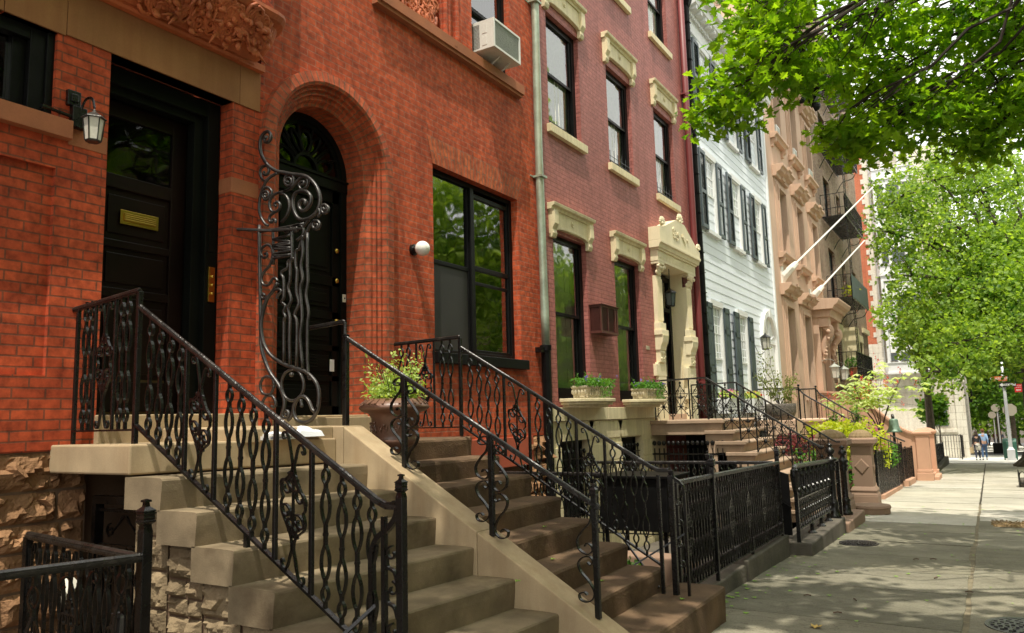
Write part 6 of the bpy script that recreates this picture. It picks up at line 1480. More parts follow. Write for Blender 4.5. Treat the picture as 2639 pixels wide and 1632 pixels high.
for i, (y0_, y1_, lb) in enumerate(((17.2, 18.2, 'white window box with pink and green plants under the first shuttered window'), (19.5, 20.4, 'white window box with pale flowers under the second shuttered window'))):
    t = T('window_box', lb, 'window box', (D+.2, (y0_+y1_)/2, -.05)); MB().box(D+.04, D+.34, y0_, y1_, -.05, .30).build('box', M['white'], t, bevel=.01)
    m = MB(); leafcloud(m, bush_pts((D+.19, (y0_+y1_)/2, .33), (.2, .5, .16), 420, rr, .2, .3, True), .04, rr, 'oval', .4); m.build('foliage', M['boxwood'], t)
    m = MB(); leafcloud(m, bush_pts((D+.22, (y0_+y1_)/2, .36), (.2, .48, .15), 60, rr, .6, .3, True), .035, rr, 'oval', .4); m.build('blossom', M['pinkfl' if i == 0 else 'redfl'], t)

# ================================================================ BROWNSTONE
H5 = T('brownstone_house', 'tall pink brownstone with hooded windows and a carved portico', 'house', (D, 28.3, -2.4))
Y5a, Y5b = 24.07, 32.9
WB = [(25.42, 26.42), (28.15, 29.20), (31.0, 32.05)]
hl = []
for i, (a, b) in enumerate(WB):
    hl += [(a, b, 5.0, 7.15, .28), (a, b, 8.95, 11.1, .28)]
    if i < 2: hl.append((a-.05, b+.05, .3, 3.28, .28))
m = MB(); wallmb(m, D, Y5a, Y5b, -2.8, 13.2, hl); m.build('wall', M['brownst'], H5)
for i, (a, b) in enumerate(WB):
    fl = [(5.0, 7.15), (8.95, 11.1)]+([(.3, 3.28)] if i < 2 else [])
    for z0, z1 in fl:
        a_, b_ = (a-.05, b+.05) if z0 < 1 else (a, b)
        m = MB()
        for k, (w_, x_) in enumerate(((.10,.10),(.20,.06),(.30,.035))):
            m.box(D-.01, D+x_, a_-w_, a_-w_+.102, z0, z1+w_); m.box(D-.01, D+x_, b_+w_-.102, b_+w_, z0, z1+w_); m.box(D-.01, D+x_-.001, a_-w_+.1, b_+w_-.1, z1+w_-.102, z1+w_)
        m.build('window_surround', M['brownst'], H5, bevel=.006)
        m = MB(); zt_ = z1+.68
        m.ext([(D,z1+.32),(D+.12,z1+.32),(D+.14,z1+.42),(D+.26,z1+.48),(D+.30,z1+.56),(D+.36,z1+.60),(D+.36,zt_),(D,zt_)], 'y', a_-.42, b_+.42)
        m.ext([(D,z1+.32),(D+.17,z1+.33),(D+.19,z1+.44),(D+.31,z1+.50),(D+.35,z1+.58),(D+.41,z1+.62),(D+.41,zt_+.03),(D,zt_+.03)], 'y', (a_+b_)/2-.22, (a_+b_)/2+.22)
        m.build('window_hood', M['brownst'], H5, bevel=.006)
        if z0 > 1:
            m = MB(); m.ext([(D,z0-.02),(D+.24,z0-.02),(D+.24,z0-.09),(D+.18,z0-.13),(D+.14,z0-.2),(D,z0-.2)], 'y', a_-.38, b_+.38)
            for q in (a_-.30, b_+.14): m.ext([(D,z0-.2),(D+.18,z0-.2),(D+.16,z0-.30),(D+.08,z0-.36),(D+.07,z0-.46),(D,z0-.46)], 'y', q, q+.16)
            m.build('sill', M['brownst'], H5, bevel=.006)
        sash(H5, a_, b_, z0, z1, D-.16, 'black', .08, .5, 'glassd')
m = MB(); y0_, y1_ = 30.05, 32.75
m.ext([(D,3.62),(D+.75,3.62),(D+.80,3.72),(D+.92,3.80),(D+.98,3.92),(D+.98,3.98),(D,4.05)], 'y', y0_-.15, y1_+.1)
m.ext([(D,3.35),(D+.62,3.35),(D+.62,3.45),(D+.68,3.62),(D,3.62)], 'y', y0_, y1_-.05)
for q in (y0_+.05, y1_-.65): m.box(D, D+.20, q, q+.55, -1.2, 3.35); m.box(D, D+.55, q+.02, q+.5, 3.0, 3.35)
m.build('portico', M['brownst'], H5, bevel=.01)
for q in (y0_+.3, y1_-.4):
    m = MB(); P = crom([(D+.25, q, 1.7), (D+.30, q, 1.95), (D+.27, q, 2.2), (D+.36, q, 2.5), (D+.52, q, 2.75), (D+.50, q, 2.95), (D+.36, q, 2.9)], 5); m.tube(P, [.07+.11*(i/len(P)) for i in range(len(P))], 10)
    for k in range(26): f = k/26; p_ = P[int(f*(len(P)-1))]; m.sph((p_[0]+.10*rr.random(), q+rr.uniform(-.16,.16), p_[2]+rr.uniform(-.05,.05)), .05, 5)
    m.sph((D+.5, q-.16, 2.82), .08, 6)
    m.build('carved_bracket', M['brownst'], H5, smooth=True)
MB().box(D-.02, D+.02, 30.7, 32.0, -.8, 3.0).build('door', M['brownst_dk'], H5)
m = MB()
for k in range(5): m.ext([(D,12.1),(D+.55,12.9),(D+.6,13.1),(D,13.1)], 'y', 24.3+k*2.05, 24.6+k*2.05); m.sph((D+.3, 24.45+k*2.05, 12.35), .22, 8); m.sph((D+.12, 24.45+k*2.05, 11.95), .16, 8)
m.box(D, D+.75, Y5a, Y5b, 13.0, 13.3); m.build('cornice', M['black'], H5)
shell(H5, Y5a, Y5b, -2.8, 13.2, M['brownst'])
for i, ((a, b), w_, lb) in enumerate(((WB[0], .5, 'small white air conditioner low in the leftmost upper brownstone window'), (WB[1], .5, 'small white air conditioner low in the middle upper brownstone window'), (WB[2], .7, 'white ridged air conditioner in the rightmost upper brownstone window'))):
    t = T('air_conditioner', lb, 'air conditioner', (D, (a+b)/2, 8.95)); MB().box(D-.2, D+.14, a+.08, a+.08+w_, 8.96, 9.32).build('casing', M['acw'], t, bevel=.01)
    m = MB(); [m.box(D+.14, D+.145, a+.12, a+.04+w_, 9.0+k*.035, 9.012+k*.035) for k in range(8)]; m.build('grille', M['acg'], t)
for i, (y_, z_, P, lb) in enumerate(((25.3, 4.25, (2.35, 3.3, 3.15), 'long white flagpole slanting out from the left side of the brownstone'), (29.9, 4.1, (1.9, 2.8, 2.7), 'second white flagpole slanting out just above the brownstone portico'))):
    t = T('flagpole', lb, 'flagpole', (D, y_, z_), 'white flagpoles on the brownstone')
    b0 = Vector((D+.32, y_+.02, z_+.22)); dr_ = Vector(P).normalized(); e0 = b0+dr_*(4.9 if i == 0 else 3.3)
    m = MB(); m.tube([tuple(b0), tuple(b0+dr_*.45), tuple(e0)], [.038, .034, .022], 8); m.build('pole', M['poleW'], t, smooth=True)
    m = MB(); m.tube([(D, y_-.02, z_-.3), (D+.07, y_, z_-.02), tuple(b0), tuple(b0+dr_*.25)], [.05, .14, .11, .085], 8); m.box(D, D+.05, y_-.12, y_+.10, z_-.35, z_+.3); m.build('bracket', M['poleW'], t)
    m = MB(); 
    for q in (-.25, .15): m.tube([tuple(b0+dr_*2.6), (D, y_+3+q, z_+1.0)], .006, 3)
    m.build('guy_wire', M['galv'], t)
for y_, lb in ((30.15, 'pale glass lantern on the left column of the brownstone portico'), (32.3, 'pale glass lantern on the right column of the brownstone portico')):
    lantern(D+.62, y_, 1.12, .38, lb, grp='lanterns of the brownstone portico', arm=[(D+.2, y_, 1.75), (D+.45, y_, 1.8), (D+.62, y_, 1.72)], mats=('acg', 'frostg'), name='portico_lantern')
# cheek wall of its stoop
s5 = T('stoop', 'salmon stone stoop with a sweeping curved cheek wall and heavy newel block', 'stoop', (-3.4, 30.4, -2.5))
yk = 29.6; P = [(-5.2,.60),(-4.05,.52),(-3.85,.45),(-2.75,-.58),(-2.45,-.80),(-2.2,-.90),(-2.1,-.92)]
m = MB(); top = [(p[0], p[2]) for p in crom([(a, 0, b) for a, b in P], 4)]
m.ext(top+[(-2.1,-2.6),(-5.2,-2.6)], 'y', yk, yk+.36)
for k, (o_, d_) in enumerate(((.0, .07), (-.07, .045), (-.15, .02))):
    up_ = [(a, b+.05+o_) for a, b in top]; lo_ = [(a, b-.02+o_) for a, b in top][::-1]; m.ext(up_+lo_, 'y', yk-d_, yk+.36+d_)
m.build('cheek_wall', M['pinkst'], s5)
m = MB(); m.box(-2.14, -1.74, yk-.05, yk+.40, -2.55, -.98); m.box(-2.19, -1.69, yk-.10, yk+.45, -2.6, -2.2); m.box(-2.17, -1.71, yk-.08, yk+.43, -2.2, -2.1)
q = math.sqrt(2); m.lathe([(.22*q,-.98),(.28*q,-.92),(.28*q,-.86),(.22*q,-.82),(.18*q,-.78),(.08*q,-.74),(.02,-.73)], (-1.94, yk+.18, 0), 4, a0=math.pi/4); m.build('newel_block', M['pinkst'], s5, bevel=.015)
m = MB(); m.box(-2.1, -1.7, yk+2.2, yk+2.6, -2.7, -1.0); m.box(-2.15, -1.65, yk+2.15, yk+2.65, -2.7, -2.25); m.lathe([(.22*q,-1.0),(.28*q,-.94),(.28*q,-.88),(.1*q,-.78),(.02,-.76)], (-1.9, yk+2.4, 0), 4, a0=math.pi/4); m.build('newel_block', M['pinkst'], s5, bevel=.015)
x = -3.9; z = .0
for k in range(11): 
    z -= .21; MB().box(x-.3, x+.19, yk+.37, yk+2.2, z-.4, z).build('step', M['pinkst'], s5); x += .2
MB().box(-1.75, -1.55, yk+.4, yk+2.1, zg(31)-.1, zg(31)+.15).build('bottom_step', M['pinkst'], s5, bevel=.03)
# ================================================================ GARDEN AND FENCES FARTHER ALONG
rr = random.Random(44)
def kerb(label, x0, x1, y0, y1, h, mat='pinkst'):
    m = MB(); n = 6
    for k in range(n):
        a, b = y0+(y1-y0)*k/n, y0+(y1-y0)*(k+1)/n; m.add([(x0,a,zg(a)-.2),(x1,a,zg(a)-.2),(x1,b,zg(b)-.2),(x0,b,zg(b)-.2),(x0,a,zg(a)+h),(x1,a,zg(a)+h),(x1,b,zg(b)+h),(x0,b,zg(b)+h)], [(4,5,6,7),(1,2,6,5),(0,1,5,4),(2,3,7,6),(3,0,4,7)])
    tag(m.build('kerb', M[mat]), label, 'kerb')
kerb('low salmon kerb under the picket fence after the diamond pier', -2.55, -2.25, 20.6, 25.2, .10)
kerb('salmon kerb block beside the garden hedge', -2.6, -2.15, 25.9, 28.6, .16)
def pfence(label, P0, P1, h, n, name='picket_fence', w=.011, panel=False):
    t = T(name, label, 'fence', (P0[0], P0[1], zg(P0[1])))
    dx, dy = P1[0]-P0[0], P1[1]-P0[1]; Ln = math.hypot(dx, dy); an = math.atan2(dy, dx)
    def at(f, z): y = P0[1]+dy*f; return (P0[0]+dx*f, y, zg(y)+z)
    m = MB(); m.tube([at(0,h), at(1,h)], .022, 6); m.tube([at(0,.12), at(1,.12)], .014, 5); m.build('rail', M['iron'], t)
    key = ('pk', round(h,2), w)
    if key not in PROTO: q = MB(); q.box(-w, w, -w, w, 0, h-.1); PROTO[key] = proto(q, 'picket', M['iron'])
    for k in range(n): inst('picket', PROTO[key], t, at((k+.5)/n, .10), an)
    m = MB()
    for f in (0, 1): p_ = at(f, 0); m.box(p_[0]-.025, p_[0]+.025, p_[1]-.025, p_[1]+.025, p_[2], p_[2]+h+.05)
    m.build('post', M['iron'], t)
    if panel: m = MB(); m.quad(at(.02,.15), at(.98,.15), at(.98,h-.05), at(.02,h-.05)); m.build('sheet_panel', M['black'], t)
    return t
pfence('black picket fence section crossing behind the diamond pier', (-3.6, 20.4), (-2.35, 20.4), 1.02, 6)
pfence('dense black picket fence along the pavement on the salmon kerb', (-2.35, 20.5), (-2.3, 24.6), 1.12, 44, w=.014)
pfence('open black gate leaf between the picket fences by the hedge', (-2.3, 24.7), (-2.3, 26.3), 1.25, 12)
pfence('black picket fence in front of the clipped hedge', (-2.32, 26.6), (-2.25, 29.2), 1.10, 18)
pfence('black picket fence returning toward the newel block of the salmon stoop', (-3.4, 27.5), (-2.3, 27.5), 1.10, 9)
pfence('black sheeted fence between the salmon newel and the corner pavement', (-2.1, 33.4), (-2.1, 46.5), 1.08, 70, panel=True)
pfence('light iron fence before the pale stone corner building', (-6.5, 54.5), (-1.5, 54.5), 1.45, 34, w=.014)
pfence('iron fence running away along the corner building', (-1.5, 54.5), (-1.4, 64.0), 1.45, 44, w=.014)
tag((lambda m: m.build('kerb', M['curbst']))(MB().box(-2.3, -1.9, 33.4, 46.6, zg(46)-.2, zg(35)+.02)), 'low grey kerb under the sheeted fence', 'kerb')
def shrub(name, label, c, r, n, size, mat, shape='oval', up=.5, cat='shrub', stems=6, shl=.45, lump=.35, grp=None):
    t = T(name, label, cat, (c[0], c[1], zg(c[1])), grp)
    m = MB(); leafcloud(m, bush_pts(c, r, n, rr, shl, lump), size, rr, shape, up); m.build('foliage', M[mat], t)
    m = MB()
    for k in range(stems): a_ = rr.random()*6.28; m.tube([(c[0]+.05*math.cos(a_), c[1]+.05*math.sin(a_), zg(c[1])), (c[0]+r[0]*.3*math.cos(a_), c[1]+r[1]*.3*math.sin(a_), c[2]), (c[0]+r[0]*.6*math.cos(a_), c[1]+r[1]*.6*math.sin(a_), c[2]+r[2]*.5)], [.03, .018, .008], 5)
    m.build('stem', M['twig'], t); return t
shrub('shrub', 'bright yellow-green shrub behind the domed piers', (-3.1, 20.3, -.70), (.75, .6, .42), 1500, .06, 'lime', 'oval')
shrub('shrub', 'dark red feathery shrub behind the railing of the brownstone stoop', (-3.75, 18.1, -.85), (.60, .5, .34), 1000, .055, 'maroon', 'long')
shrub('shrub', 'small dark green conifer poking above the yellow shrub', (-3.35, 21.2, -.36), (.16, .16, .34), 300, .04, 'dkleaf', 'long')
shrub('shrub', 'pointed dark green conifer near the salmon cheek wall', (-2.95, 22.2, -.35), (.17, .17, .42), 300, .04, 'dkleaf', 'long')
shrub('shrub', 'low green shrub at the foot of the nearer domed pier', (-3.1, 17.3, -1.35), (.6, .6, .45), 900, .055, 'pansy')
shrub('shrub', 'leafy azalea bush with pink flowers beside the diamond pier', (-2.65, 22.3, -1.0), (.42, .8, .60), 1300, .055, 'lime')
shrub('shrub', 'green garden bush spilling over the picket fence', (-2.7, 23.9, -1.35), (.5, 1.0, .50), 1500, .05, 'pansy')
shrub('hedge', 'clipped dark green hedge behind the black pickets', (-2.75, 28.0, -1.85), (.42, .9, .42), 1700, .045, 'dkleaf', cat='hedge', lump=.1)
m = MB(); leafcloud(m, bush_pts((-2.55, 22.0, -.85), (.35,.5,.35), 40, rr, .8), .06, rr, 'oval'); tag(m.build('azalea_blossom', M['pinkfl']), 'scattered pink azalea flowers near the diamond pier', 'flowers', kind='stuff')
t = T('garden_pots', 'blue plastic tub standing behind the picket fence', 'tub', (-2.75, 22.6, zg(22.6))); MB().lathe([(.20,-.55),(.24,0),(.26,0),(.25,.02)], (-2.8, 21.6, -1.62), 18).build('tub', plain('blue_tub', (.05,.14,.26), .4), t)
t = T('drain_pipe_elbow', 'black elbow pipe beside the foot of the diamond pier', 'pipe', (-2.75, 20.0, zg(20))); MB().tube(crom([(-3.1, 20.2, -1.62), (-2.72, 20.2, -1.60), (-2.62, 20.2, -1.7), (-2.60, 20.2, -2.0)], 5), .13, 12).build('pipe', M['black'], t, smooth=True)

# red buckeye tree
BK = T('red_buckeye', 'small tree with drooping pale leaves and red flower spikes in the garden', 'tree', (-2.72, 25, zg(25)))
tr = MB(); lf = MB(); fl = MB()
base = Vector((-2.70, 25, zg(25))); fork = Vector((-2.68, 25, -.75)); tr.tube([base, fork], [.045, .035], 7)
tips = []
for k in range(38):
    a_ = rr.uniform(0, 6.28); r_ = rr.uniform(.15, 1.35); h = rr.uniform(.55, 1.75)*(1.15-.35*r_)
    tip = fork+Vector((r_*math.cos(a_)*.98-.05, r_*math.sin(a_), .25+h)); mid = fork.lerp(tip, .5)+Vector((rr.gauss(0,.05), rr.gauss(0,.05), .08)); 
    if k < 7: tr.tube([fork, fork.lerp(mid, .5)+Vector((0,0,.06)), mid, tip], [.022, .016, .010, .004], 5); mains = (mains if k else [])+[mid, mid.lerp(tip, .5)]
    else: tr.tube([min(mains, key=lambda q: (q-tip).length), tip], [.007, .003], 4)
    tips.append(tip)
    tips.append(mid.lerp(tip, .5)+Vector((rr.gauss(0,.2), rr.gauss(0,.2), rr.gauss(0,.1))))
for tip in tips:
    for w in range(rr.randint(2, 3)):
        c0 = tip+Vector((rr.gauss(0,.14), rr.gauss(0,.14), rr.gauss(0,.08)))
        for q in range(5):                           # palmate, drooping leaflets
            a_ = q*2*math.pi/5+rr.random()*.4; d_ = Vector((math.cos(a_), math.sin(a_), -.55)).normalized(); s_ = rr.uniform(.15,.23); side = d_.cross(Vector((0,0,1))).normalized()*s_*.27
            b_ = len(lf.v); e_ = c0+d_*s_; md = c0+d_*s_*.6+Vector((0,0,.012)); lf.v += [tuple(c0), tuple(md+side), tuple(e_), tuple(md-side)]; lf.f.append((b_, b_+1, b_+2, b_+3))
for k in range(46):
    tip = rr.choice(tips)+Vector((0,-.1,.12)); leafcloud(fl, [(tip[0]+rr.gauss(0,.025), tip[1]+rr.gauss(0,.025), tip[2]+.02*q) for q in range(10)], .028, rr, 'oval')
tr.build('trunk', M['twig'], BK); lf.build('crown', M['buckeye'], BK); fl.build('blossom', M['redfl'], BK)
# bell on a stand
t = T('bronze_bell', 'green bronze bell hung on a black post beside the salmon cheek wall', 'bell', (-2.42, 26, zg(26)))
MB().lathe([(.02,.0),(.10,-.01),(.125,-.05),(.135,-.18),(.16,-.29),(.20,-.36),(.235,-.40),(.225,-.405),(.18,-.37)], (-2.42, 26, -.34), 28).build('bell', M['bell'], t, smooth=True)
m = MB(); m.tube(crom([(-2.46, 26.24, zg(26)), (-2.46, 26.24, -.5), (-2.46, 26.2, -.30), (-2.44, 26.05, -.24), (-2.42, 26, -.33)], 4), .04, 8); m.build('stand', M['iron'], t)

# ================================================================ BRICK BUILDING WITH FIRE ESCAPES
H6 = T('brick_apartment_house', 'mottled brown brick building with black fire escapes on its front', 'building', (D, 39, -2.7))
Y6a, Y6b = 32.95, 46.2
hl = []
WF = [(35.1, 36.7), (38.6, 39.7), (42.0, 43.3)]
ZF = [(1.15, 3.3), (4.75, 6.9), (8.15, 10.1), (11.3, 13.1), (14.4, 16.0)]
for a, b in WF:
    for z0, z1 in ZF: hl.append((a, b, z0, z1, .25))
m = MB(); wallmb(m, D, Y6a, Y6b, 1.0, 18.5, hl); wallmb(m, D, Y6a, Y6b, -3.2, 1.0, [(34.0, 35.2, -1.6, .5, .25), (41.8, 43.4, -1.6, .5, .25)]); m.quad((D, Y6b, -3.2), (D-8, Y6b, -3.2), (D-8, Y6b, 18.5), (D, Y6b, 18.5)); m.build('wall', M['brick3'], H6)
m = MB(); m.box(D-.02, D+.10, Y6a, Y6b, .90, 1.02); m.box(D-.02, D+.12, 43.9, Y6b, 3.9, 4.15); m.box(D-.02, D+.55, 37.4, 38.3, -3, 3.6); m.build('stone_course', M['cream'], H6)
for a, b in WF:
    for z0, z1 in ZF:
        sash(H6, a, b, z0, z1, D-.12, 'black', .10, .5, 'glassd')
        if z0 < 2: m = MB(); m.box(D-.02, D+.06, a-.2, a, z0-.1, z1+.3); m.box(D-.02, D+.06, b, b+.2, z0-.1, z1+.3); m.box(D-.02, D+.08, a-.3, b+.3, z1+.001, z1+.35); m.build('stone_surround', M['cream'], H6)
shell(H6, Y6a, Y6b, -3.2, 18.5, M['brick3'])
FE = T('fire_escape', 'black iron fire escape with slatted landings and ladders on the brown brick front', 'fire escape', (-4.7, 37.5, 1.4), kind=None)
x0, x1 = D+.02, -4.25
for zl, ya_, yb_ in ((1.3, 33.6, 38.6), (4.5, 33.9, 39.0), (7.95, 33.9, 39.2), (11.1, 33.9, 39.2), (14.2, 33.9, 39.2)):
    m = MB()
    for k in range(int((yb_-ya_)/.16)): y_ = ya_+k*.16; m.box(x0, x1, y_, y_+.07, zl, zl+.03)
    for x_ in (x0+.05, x1-.03): m.box(x_, x_+.04, ya_, yb_, zl-.05, zl)
    m.build('landing', M['iron'], FE)
    m = MB()
    for z_ in (.35, .95): m.tube([(x0, ya_, zl+z_), (x1, ya_, zl+z_), (x1, yb_, zl+z_), (x0, yb_, zl+z_)], .018, 4)
    for k in range(27): y_ = ya_+(yb_-ya_)*k/26; m.box(x1-.01, x1+.01, y_-.01, y_+.01, zl, zl+.95)
    for k in range(6): x_ = x0+(x1-x0)*k/5; m.box(x_-.01, x_+.01, ya_-.01, ya_+.01, zl, zl+.95)
    m.build('railing', M['iron'], FE)
    if zl in (4.5,): m = MB(); m.quad((x1+.015, ya_, zl), (x1+.015, yb_, zl), (x1+.015, yb_, zl+.95), (x1+.015, ya_, zl+.95)); m.build('side_panel', M['shutter'], FE)
    m = MB()
    for y_ in (ya_+.4, (ya_+yb_)/2, yb_-.4): m.bar(crom([(x1, y_, zl-.03), (x1-.2, y_, zl-.35), (x0+.3, y_, zl-.45), (x0, y_, zl-.9)], 3), .03, .03)
    m.build('bracket', M['iron'], FE)
for k, (zb0, zt0) in enumerate(((1.3, 4.5), (4.5, 7.95), (7.95, 11.1), (11.1, 14.2), (14.2, 17.4))):
    m = MB(); y_ = 34.3; xa = x1-.02
    for s in (0, .45): m.tube([(xa, y_+s, zb0), (xa-.05, y_+s, zt0+.9)], .02, 4)
    for q in range(int((zt0-zb0)/.32)): m.tube([(xa, y_, zb0+.3+q*.32), (xa, y_+.45, zb0+.3+q*.32)], .014, 4)
    m.build('ladder', M['iron'], FE)
for i, (y_, z_, s_, lb) in enumerate(((36.2, 4.55, .16, 'clay pot with pale green plant on the lower fire escape landing'), (34.9, 1.35, .17, 'clay pot with a leafy plant on the bottom fire escape landing'))):
    t = T('potted_plant', lb, 'plant pot', (-4.6, y_, z_)); MB().lathe([(s_*.7,0),(s_,s_*1.7),(s_*1.1,s_*1.7),(s_*1.1,s_*1.9)], (-4.6, y_, z_), 12).build('pot', M['potcl'], t)
    m = MB(); leafcloud(m, bush_pts((-4.6, y_, z_+.55), (.35,.35,.3), 160, rr, .2), .06, rr, 'oval'); m.build('foliage', M['lime' if i == 0 else 'pansy'], t)

# ================================================================ CORNER BUILDING facing the camera
H7 = T('corner_building', 'pale brick corner building with orange quoin stripes and a white bay of windows', 'building', (-5.5, 58, -3.4))
YK = 58.0
def wx(mb, y, x0, x1, z0, z1): mb.quad((x0,y,z0),(x1,y,z0),(x1,y,z1),(x0,y,z1))
m = MB(); wx(m, YK, -14, -5.95, 4.3, 17.5); m.build('orange_wall', M['brick5'], H7)
m = MB(); wx(m, YK, -14, -5.95, 3.9, 4.3); wx(m, YK, -5.95, -1.28, 2.2, 17.5); m.quad((-1.28,YK,2.2),(-1.28,80,2.2),(-1.28,80,17.5),(-1.28,YK,17.5))
for k in range(36): z_ = 4.4+k*.36; m.box(-6.15 if k % 2 else -5.97, -5.9, YK-.03, YK, z_, z_+.34)
m.build('pale_wall', M['brick4'], H7)
m = MB(); wx(m, YK-.02, -14, -5.2, -3.6, 3.9); m.box(-5.2, -1.28, YK-.02, YK+.3, -3.6, -1.5); m.box(-5.2, -1.26, YK-.02, YK+.3, .85, 2.3); m.box(-3.7, -1.28, YK-.02, YK+.3, -1.5, .85)
m.box(-14, -1.15, YK-.16, YK, 2.2, 2.45); m.box(-14, -1.2, YK-.10, YK, -1.7, -1.5); m.quad((-1.27,YK,-3.6),(-1.27,80,-3.6),(-1.27,80,2.3),(-1.27,YK,2.3))
m.box(-1.7, -1.15, YK-.14, YK+.5, -3.4, 2.2); m.box(-1.78, -1.07, YK-.22, YK+.6, 1.5, 1.75)
m.build('limestone_base', M['limestone'], H7)
m = MB(); m.box(-5.2, -3.7, YK+.1, YK+.14, -1.5, .85); w_ = m.build('window', M['signback'], H7)
m = MB(); m.box(-5.05, -3.85, YK+.08, YK+.1, -1.4, -.35); m.build('blind', M['galv'], w_); m = MB(); m.box(-5.05, -3.85, YK+.07, YK+.1, -.3, .75); m.build('pane', M['glassd'], w_)
m = MB(); m.box(-3.2, -2.1, YK-.05, YK-.03, -1.4, .8); w_ = m.build('window', M['signback'], H7); m = MB(); m.box(-3.1, -2.2, YK-.07, YK-.05, -1.3, .7); m.build('pane', M['glassd'], w_)
m = MB(); yb_ = YK-.7
pl = [(-5.6, YK), (-5.35, yb_), (-2.9, yb_), (-2.6, YK)]
for k in range(5):
    z0 = 2.6+k*3.32
    m.ext(pl[:1]+pl[1:], 'z', z0-.3, z0+.30); m.ext([(-5.66,YK),(-5.39,yb_-.08),(-2.86,yb_-.08),(-2.54,YK)], 'z', z0-.42, z0-.3); m.ext([(-5.64,YK),(-5.38,yb_-.06),(-2.87,yb_-.06),(-2.56,YK)], 'z', z0+.3, z0+.36)
    m.box(-5.35, -2.9, yb_, yb_+.3, z0+2.55, z0+3.0)
    for x_ in (-5.35, -4.72, -3.72, -3.05): m.box(x_, x_+.16, yb_-.03, yb_+.3, z0+.36, z0+2.6)
    m.box(-5.6, -5.55, YK-.1, YK, z0+.3, z0+3)
m.build('bay', M['white'], H7)
for k in range(4):
    z0 = 2.6+k*3.32
    for x0_, x1_ in ((-5.19, -4.72), (-4.56, -3.72), (-3.56, -3.05)):
        m = MB(); m.box(x0_, x1_, yb_+.1, yb_+.12, z0+.45, z0+2.5); w_ = m.build('window', M['glassd'], H7)
        m = MB(); m.box(x0_, x1_, yb_+.07, yb_+.1, z0+1.45, z0+1.52); m.box(x0_, x0_+.05, yb_+.07, yb_+.1, z0+.45, z0+2.5); m.box(x1_-.05, x1_, yb_+.07, yb_+.1, z0+.45, z0+2.5); m.build('frame', M['galv'], w_)
        if k < 3: m = MB(); m.box(x0_+.06, x1_-.06, yb_+.085, yb_+.095, z0+(1.5 if k else 1.0), z0+2.45); m.build('curtain', M['curtain'], w_)
m = MB(); m.box(-14, -1.28, YK+.02, YK+22, -3.5, 17.5); m.build('rear_block', M['brick4'], H7)
# farther houses beyond the cross street
for i, (y0_, y1_, xf, h, mt, lb) in enumerate(((80, 88, -1.6, 12, 'brick5', 'distant red brick house just past the corner building'), (88, 97, -1.9, 11, 'brownst', 'distant brown house with a dark bay beyond the red brick one'), (97, 108, -2.0, 12, 'cream', 'distant cream house front behind the walkers'), (108, 130, -2.2, 13, 'brick4', 'distant pale row house at the end of the street'))):
    t = T('row_house', lb, 'house', (xf, (y0_+y1_)/2, zg(y0_)), 'row houses far down the street')
    MB().box(xf-10, xf, y0_, y1_-.05, zg(y1_)-1, h).build('wall', M[mt], t)
    for yy in (y0_+1.2, (y0_+y1_)/2, y1_-2.2):
        for zz in (-3.0, .4, 3.8, 7.0): m = MB(); m.box(xf, xf+.06, yy, yy+1.1, zz, zz+1.9); m.box(xf, xf+.14, yy-.1, yy+1.2, zz-.12, zz); m.build('window', M['glassd'], t)
    if i == 1: m = MB(); m.box(xf, xf+.8, y0_+1, y0_+5, .3, 3.2); m.build('bay_window', M['black'], t)
    MB().box(xf, xf+1.2, y0_+3, y0_+5, zg(y0_)-1, zg(y0_)+1.3).build('stoop', M['brownst_dk'], t)
# opposite side of the street, seen in the window panes
t = T('opposite_row', 'row of brick houses across the street mirrored in the window panes', 'houses', (17, 30, -1.9))
m = MB(); m.box(17, 26, -20, 130, -4, 11); m.build('wall', M['brick3'], t)
m = MB()
for k in range(40):
    for zz in (-.5, 3, 6.5): m.box(16.94, 17, -18+k*3.6, -16.8+k*3.6, zz, zz+2)
m.build('window', M['glassd'], t)

# ================================================================ TREES
def limb(mb, p0, p1, r0, r1, sag=.0, n=6, rnd=rr, wob=.06):
    P = []; L_ = (Vector(p1)-Vector(p0)).length
    for i in range(n+1):
        f = i/n; p = Vector(p0).lerp(Vector(p1), f); w = math.sin(math.pi*f)*wob*L_
        P.append((p.x+rnd.gauss(0,.35)*w, p.y+rnd.gauss(0,.35)*w, p.z+sag*math.sin(math.pi*f)+rnd.gauss(0,.2)*w))
    mb.tube(P, [r0+(r1-r0)*i/n for i in range(n+1)], 6); return [Vector(p) for p in P]
# --- the big maple overhead, its trunk to the right of the frame
rm = random.Random(77)
MP = T('maple_tree', 'large maple whose leafy branches hang over the upper right of the photo', 'tree', (3.0, 7.5, zg(7.5)))
wd = MB(); lf = MB(); lf2 = MB()
crown0 = Vector((2.7, 7.3, 4.2)); limb(wd, (3.0, 7.5, -1.9), crown0, .30, .2, wob=.02)
LOBES = [((-1.9,7.24,2.95),.36),((-1.62,7.5,3.25),.46),((-1.50,7.5,3.78),.48),((-1.2,7.97,3.46),.48),((-.84,8.34,3.92),.55),((-.84,8.8,2.80),.30),((-.45,9.05,3.05),.50),((.12,9.5,3.2),.58),((-.36,9.3,4.0),.72),((.25,9.66,4.15),.75),((.58,9.55,3.12),.52),((.65,9.8,4.1),.65),((-1.06,8.5,2.86),.17),((.12,9.46,2.72),.20),((1.1,9.7,3.4),.7),((-1.0,8.6,4.7),.9),((0,9.2,5.0),1.0),((1.0,9.6,5.0),1.1),((.95,9.3,2.95),.45),((1.2,9.9,3.9),.8),((-1.5,7.9,4.4),.7),((.6,10.4,3.5),.6),((-.1,10,3.5),.6),((-.75,9.3,3.5),.5)]
ends = []
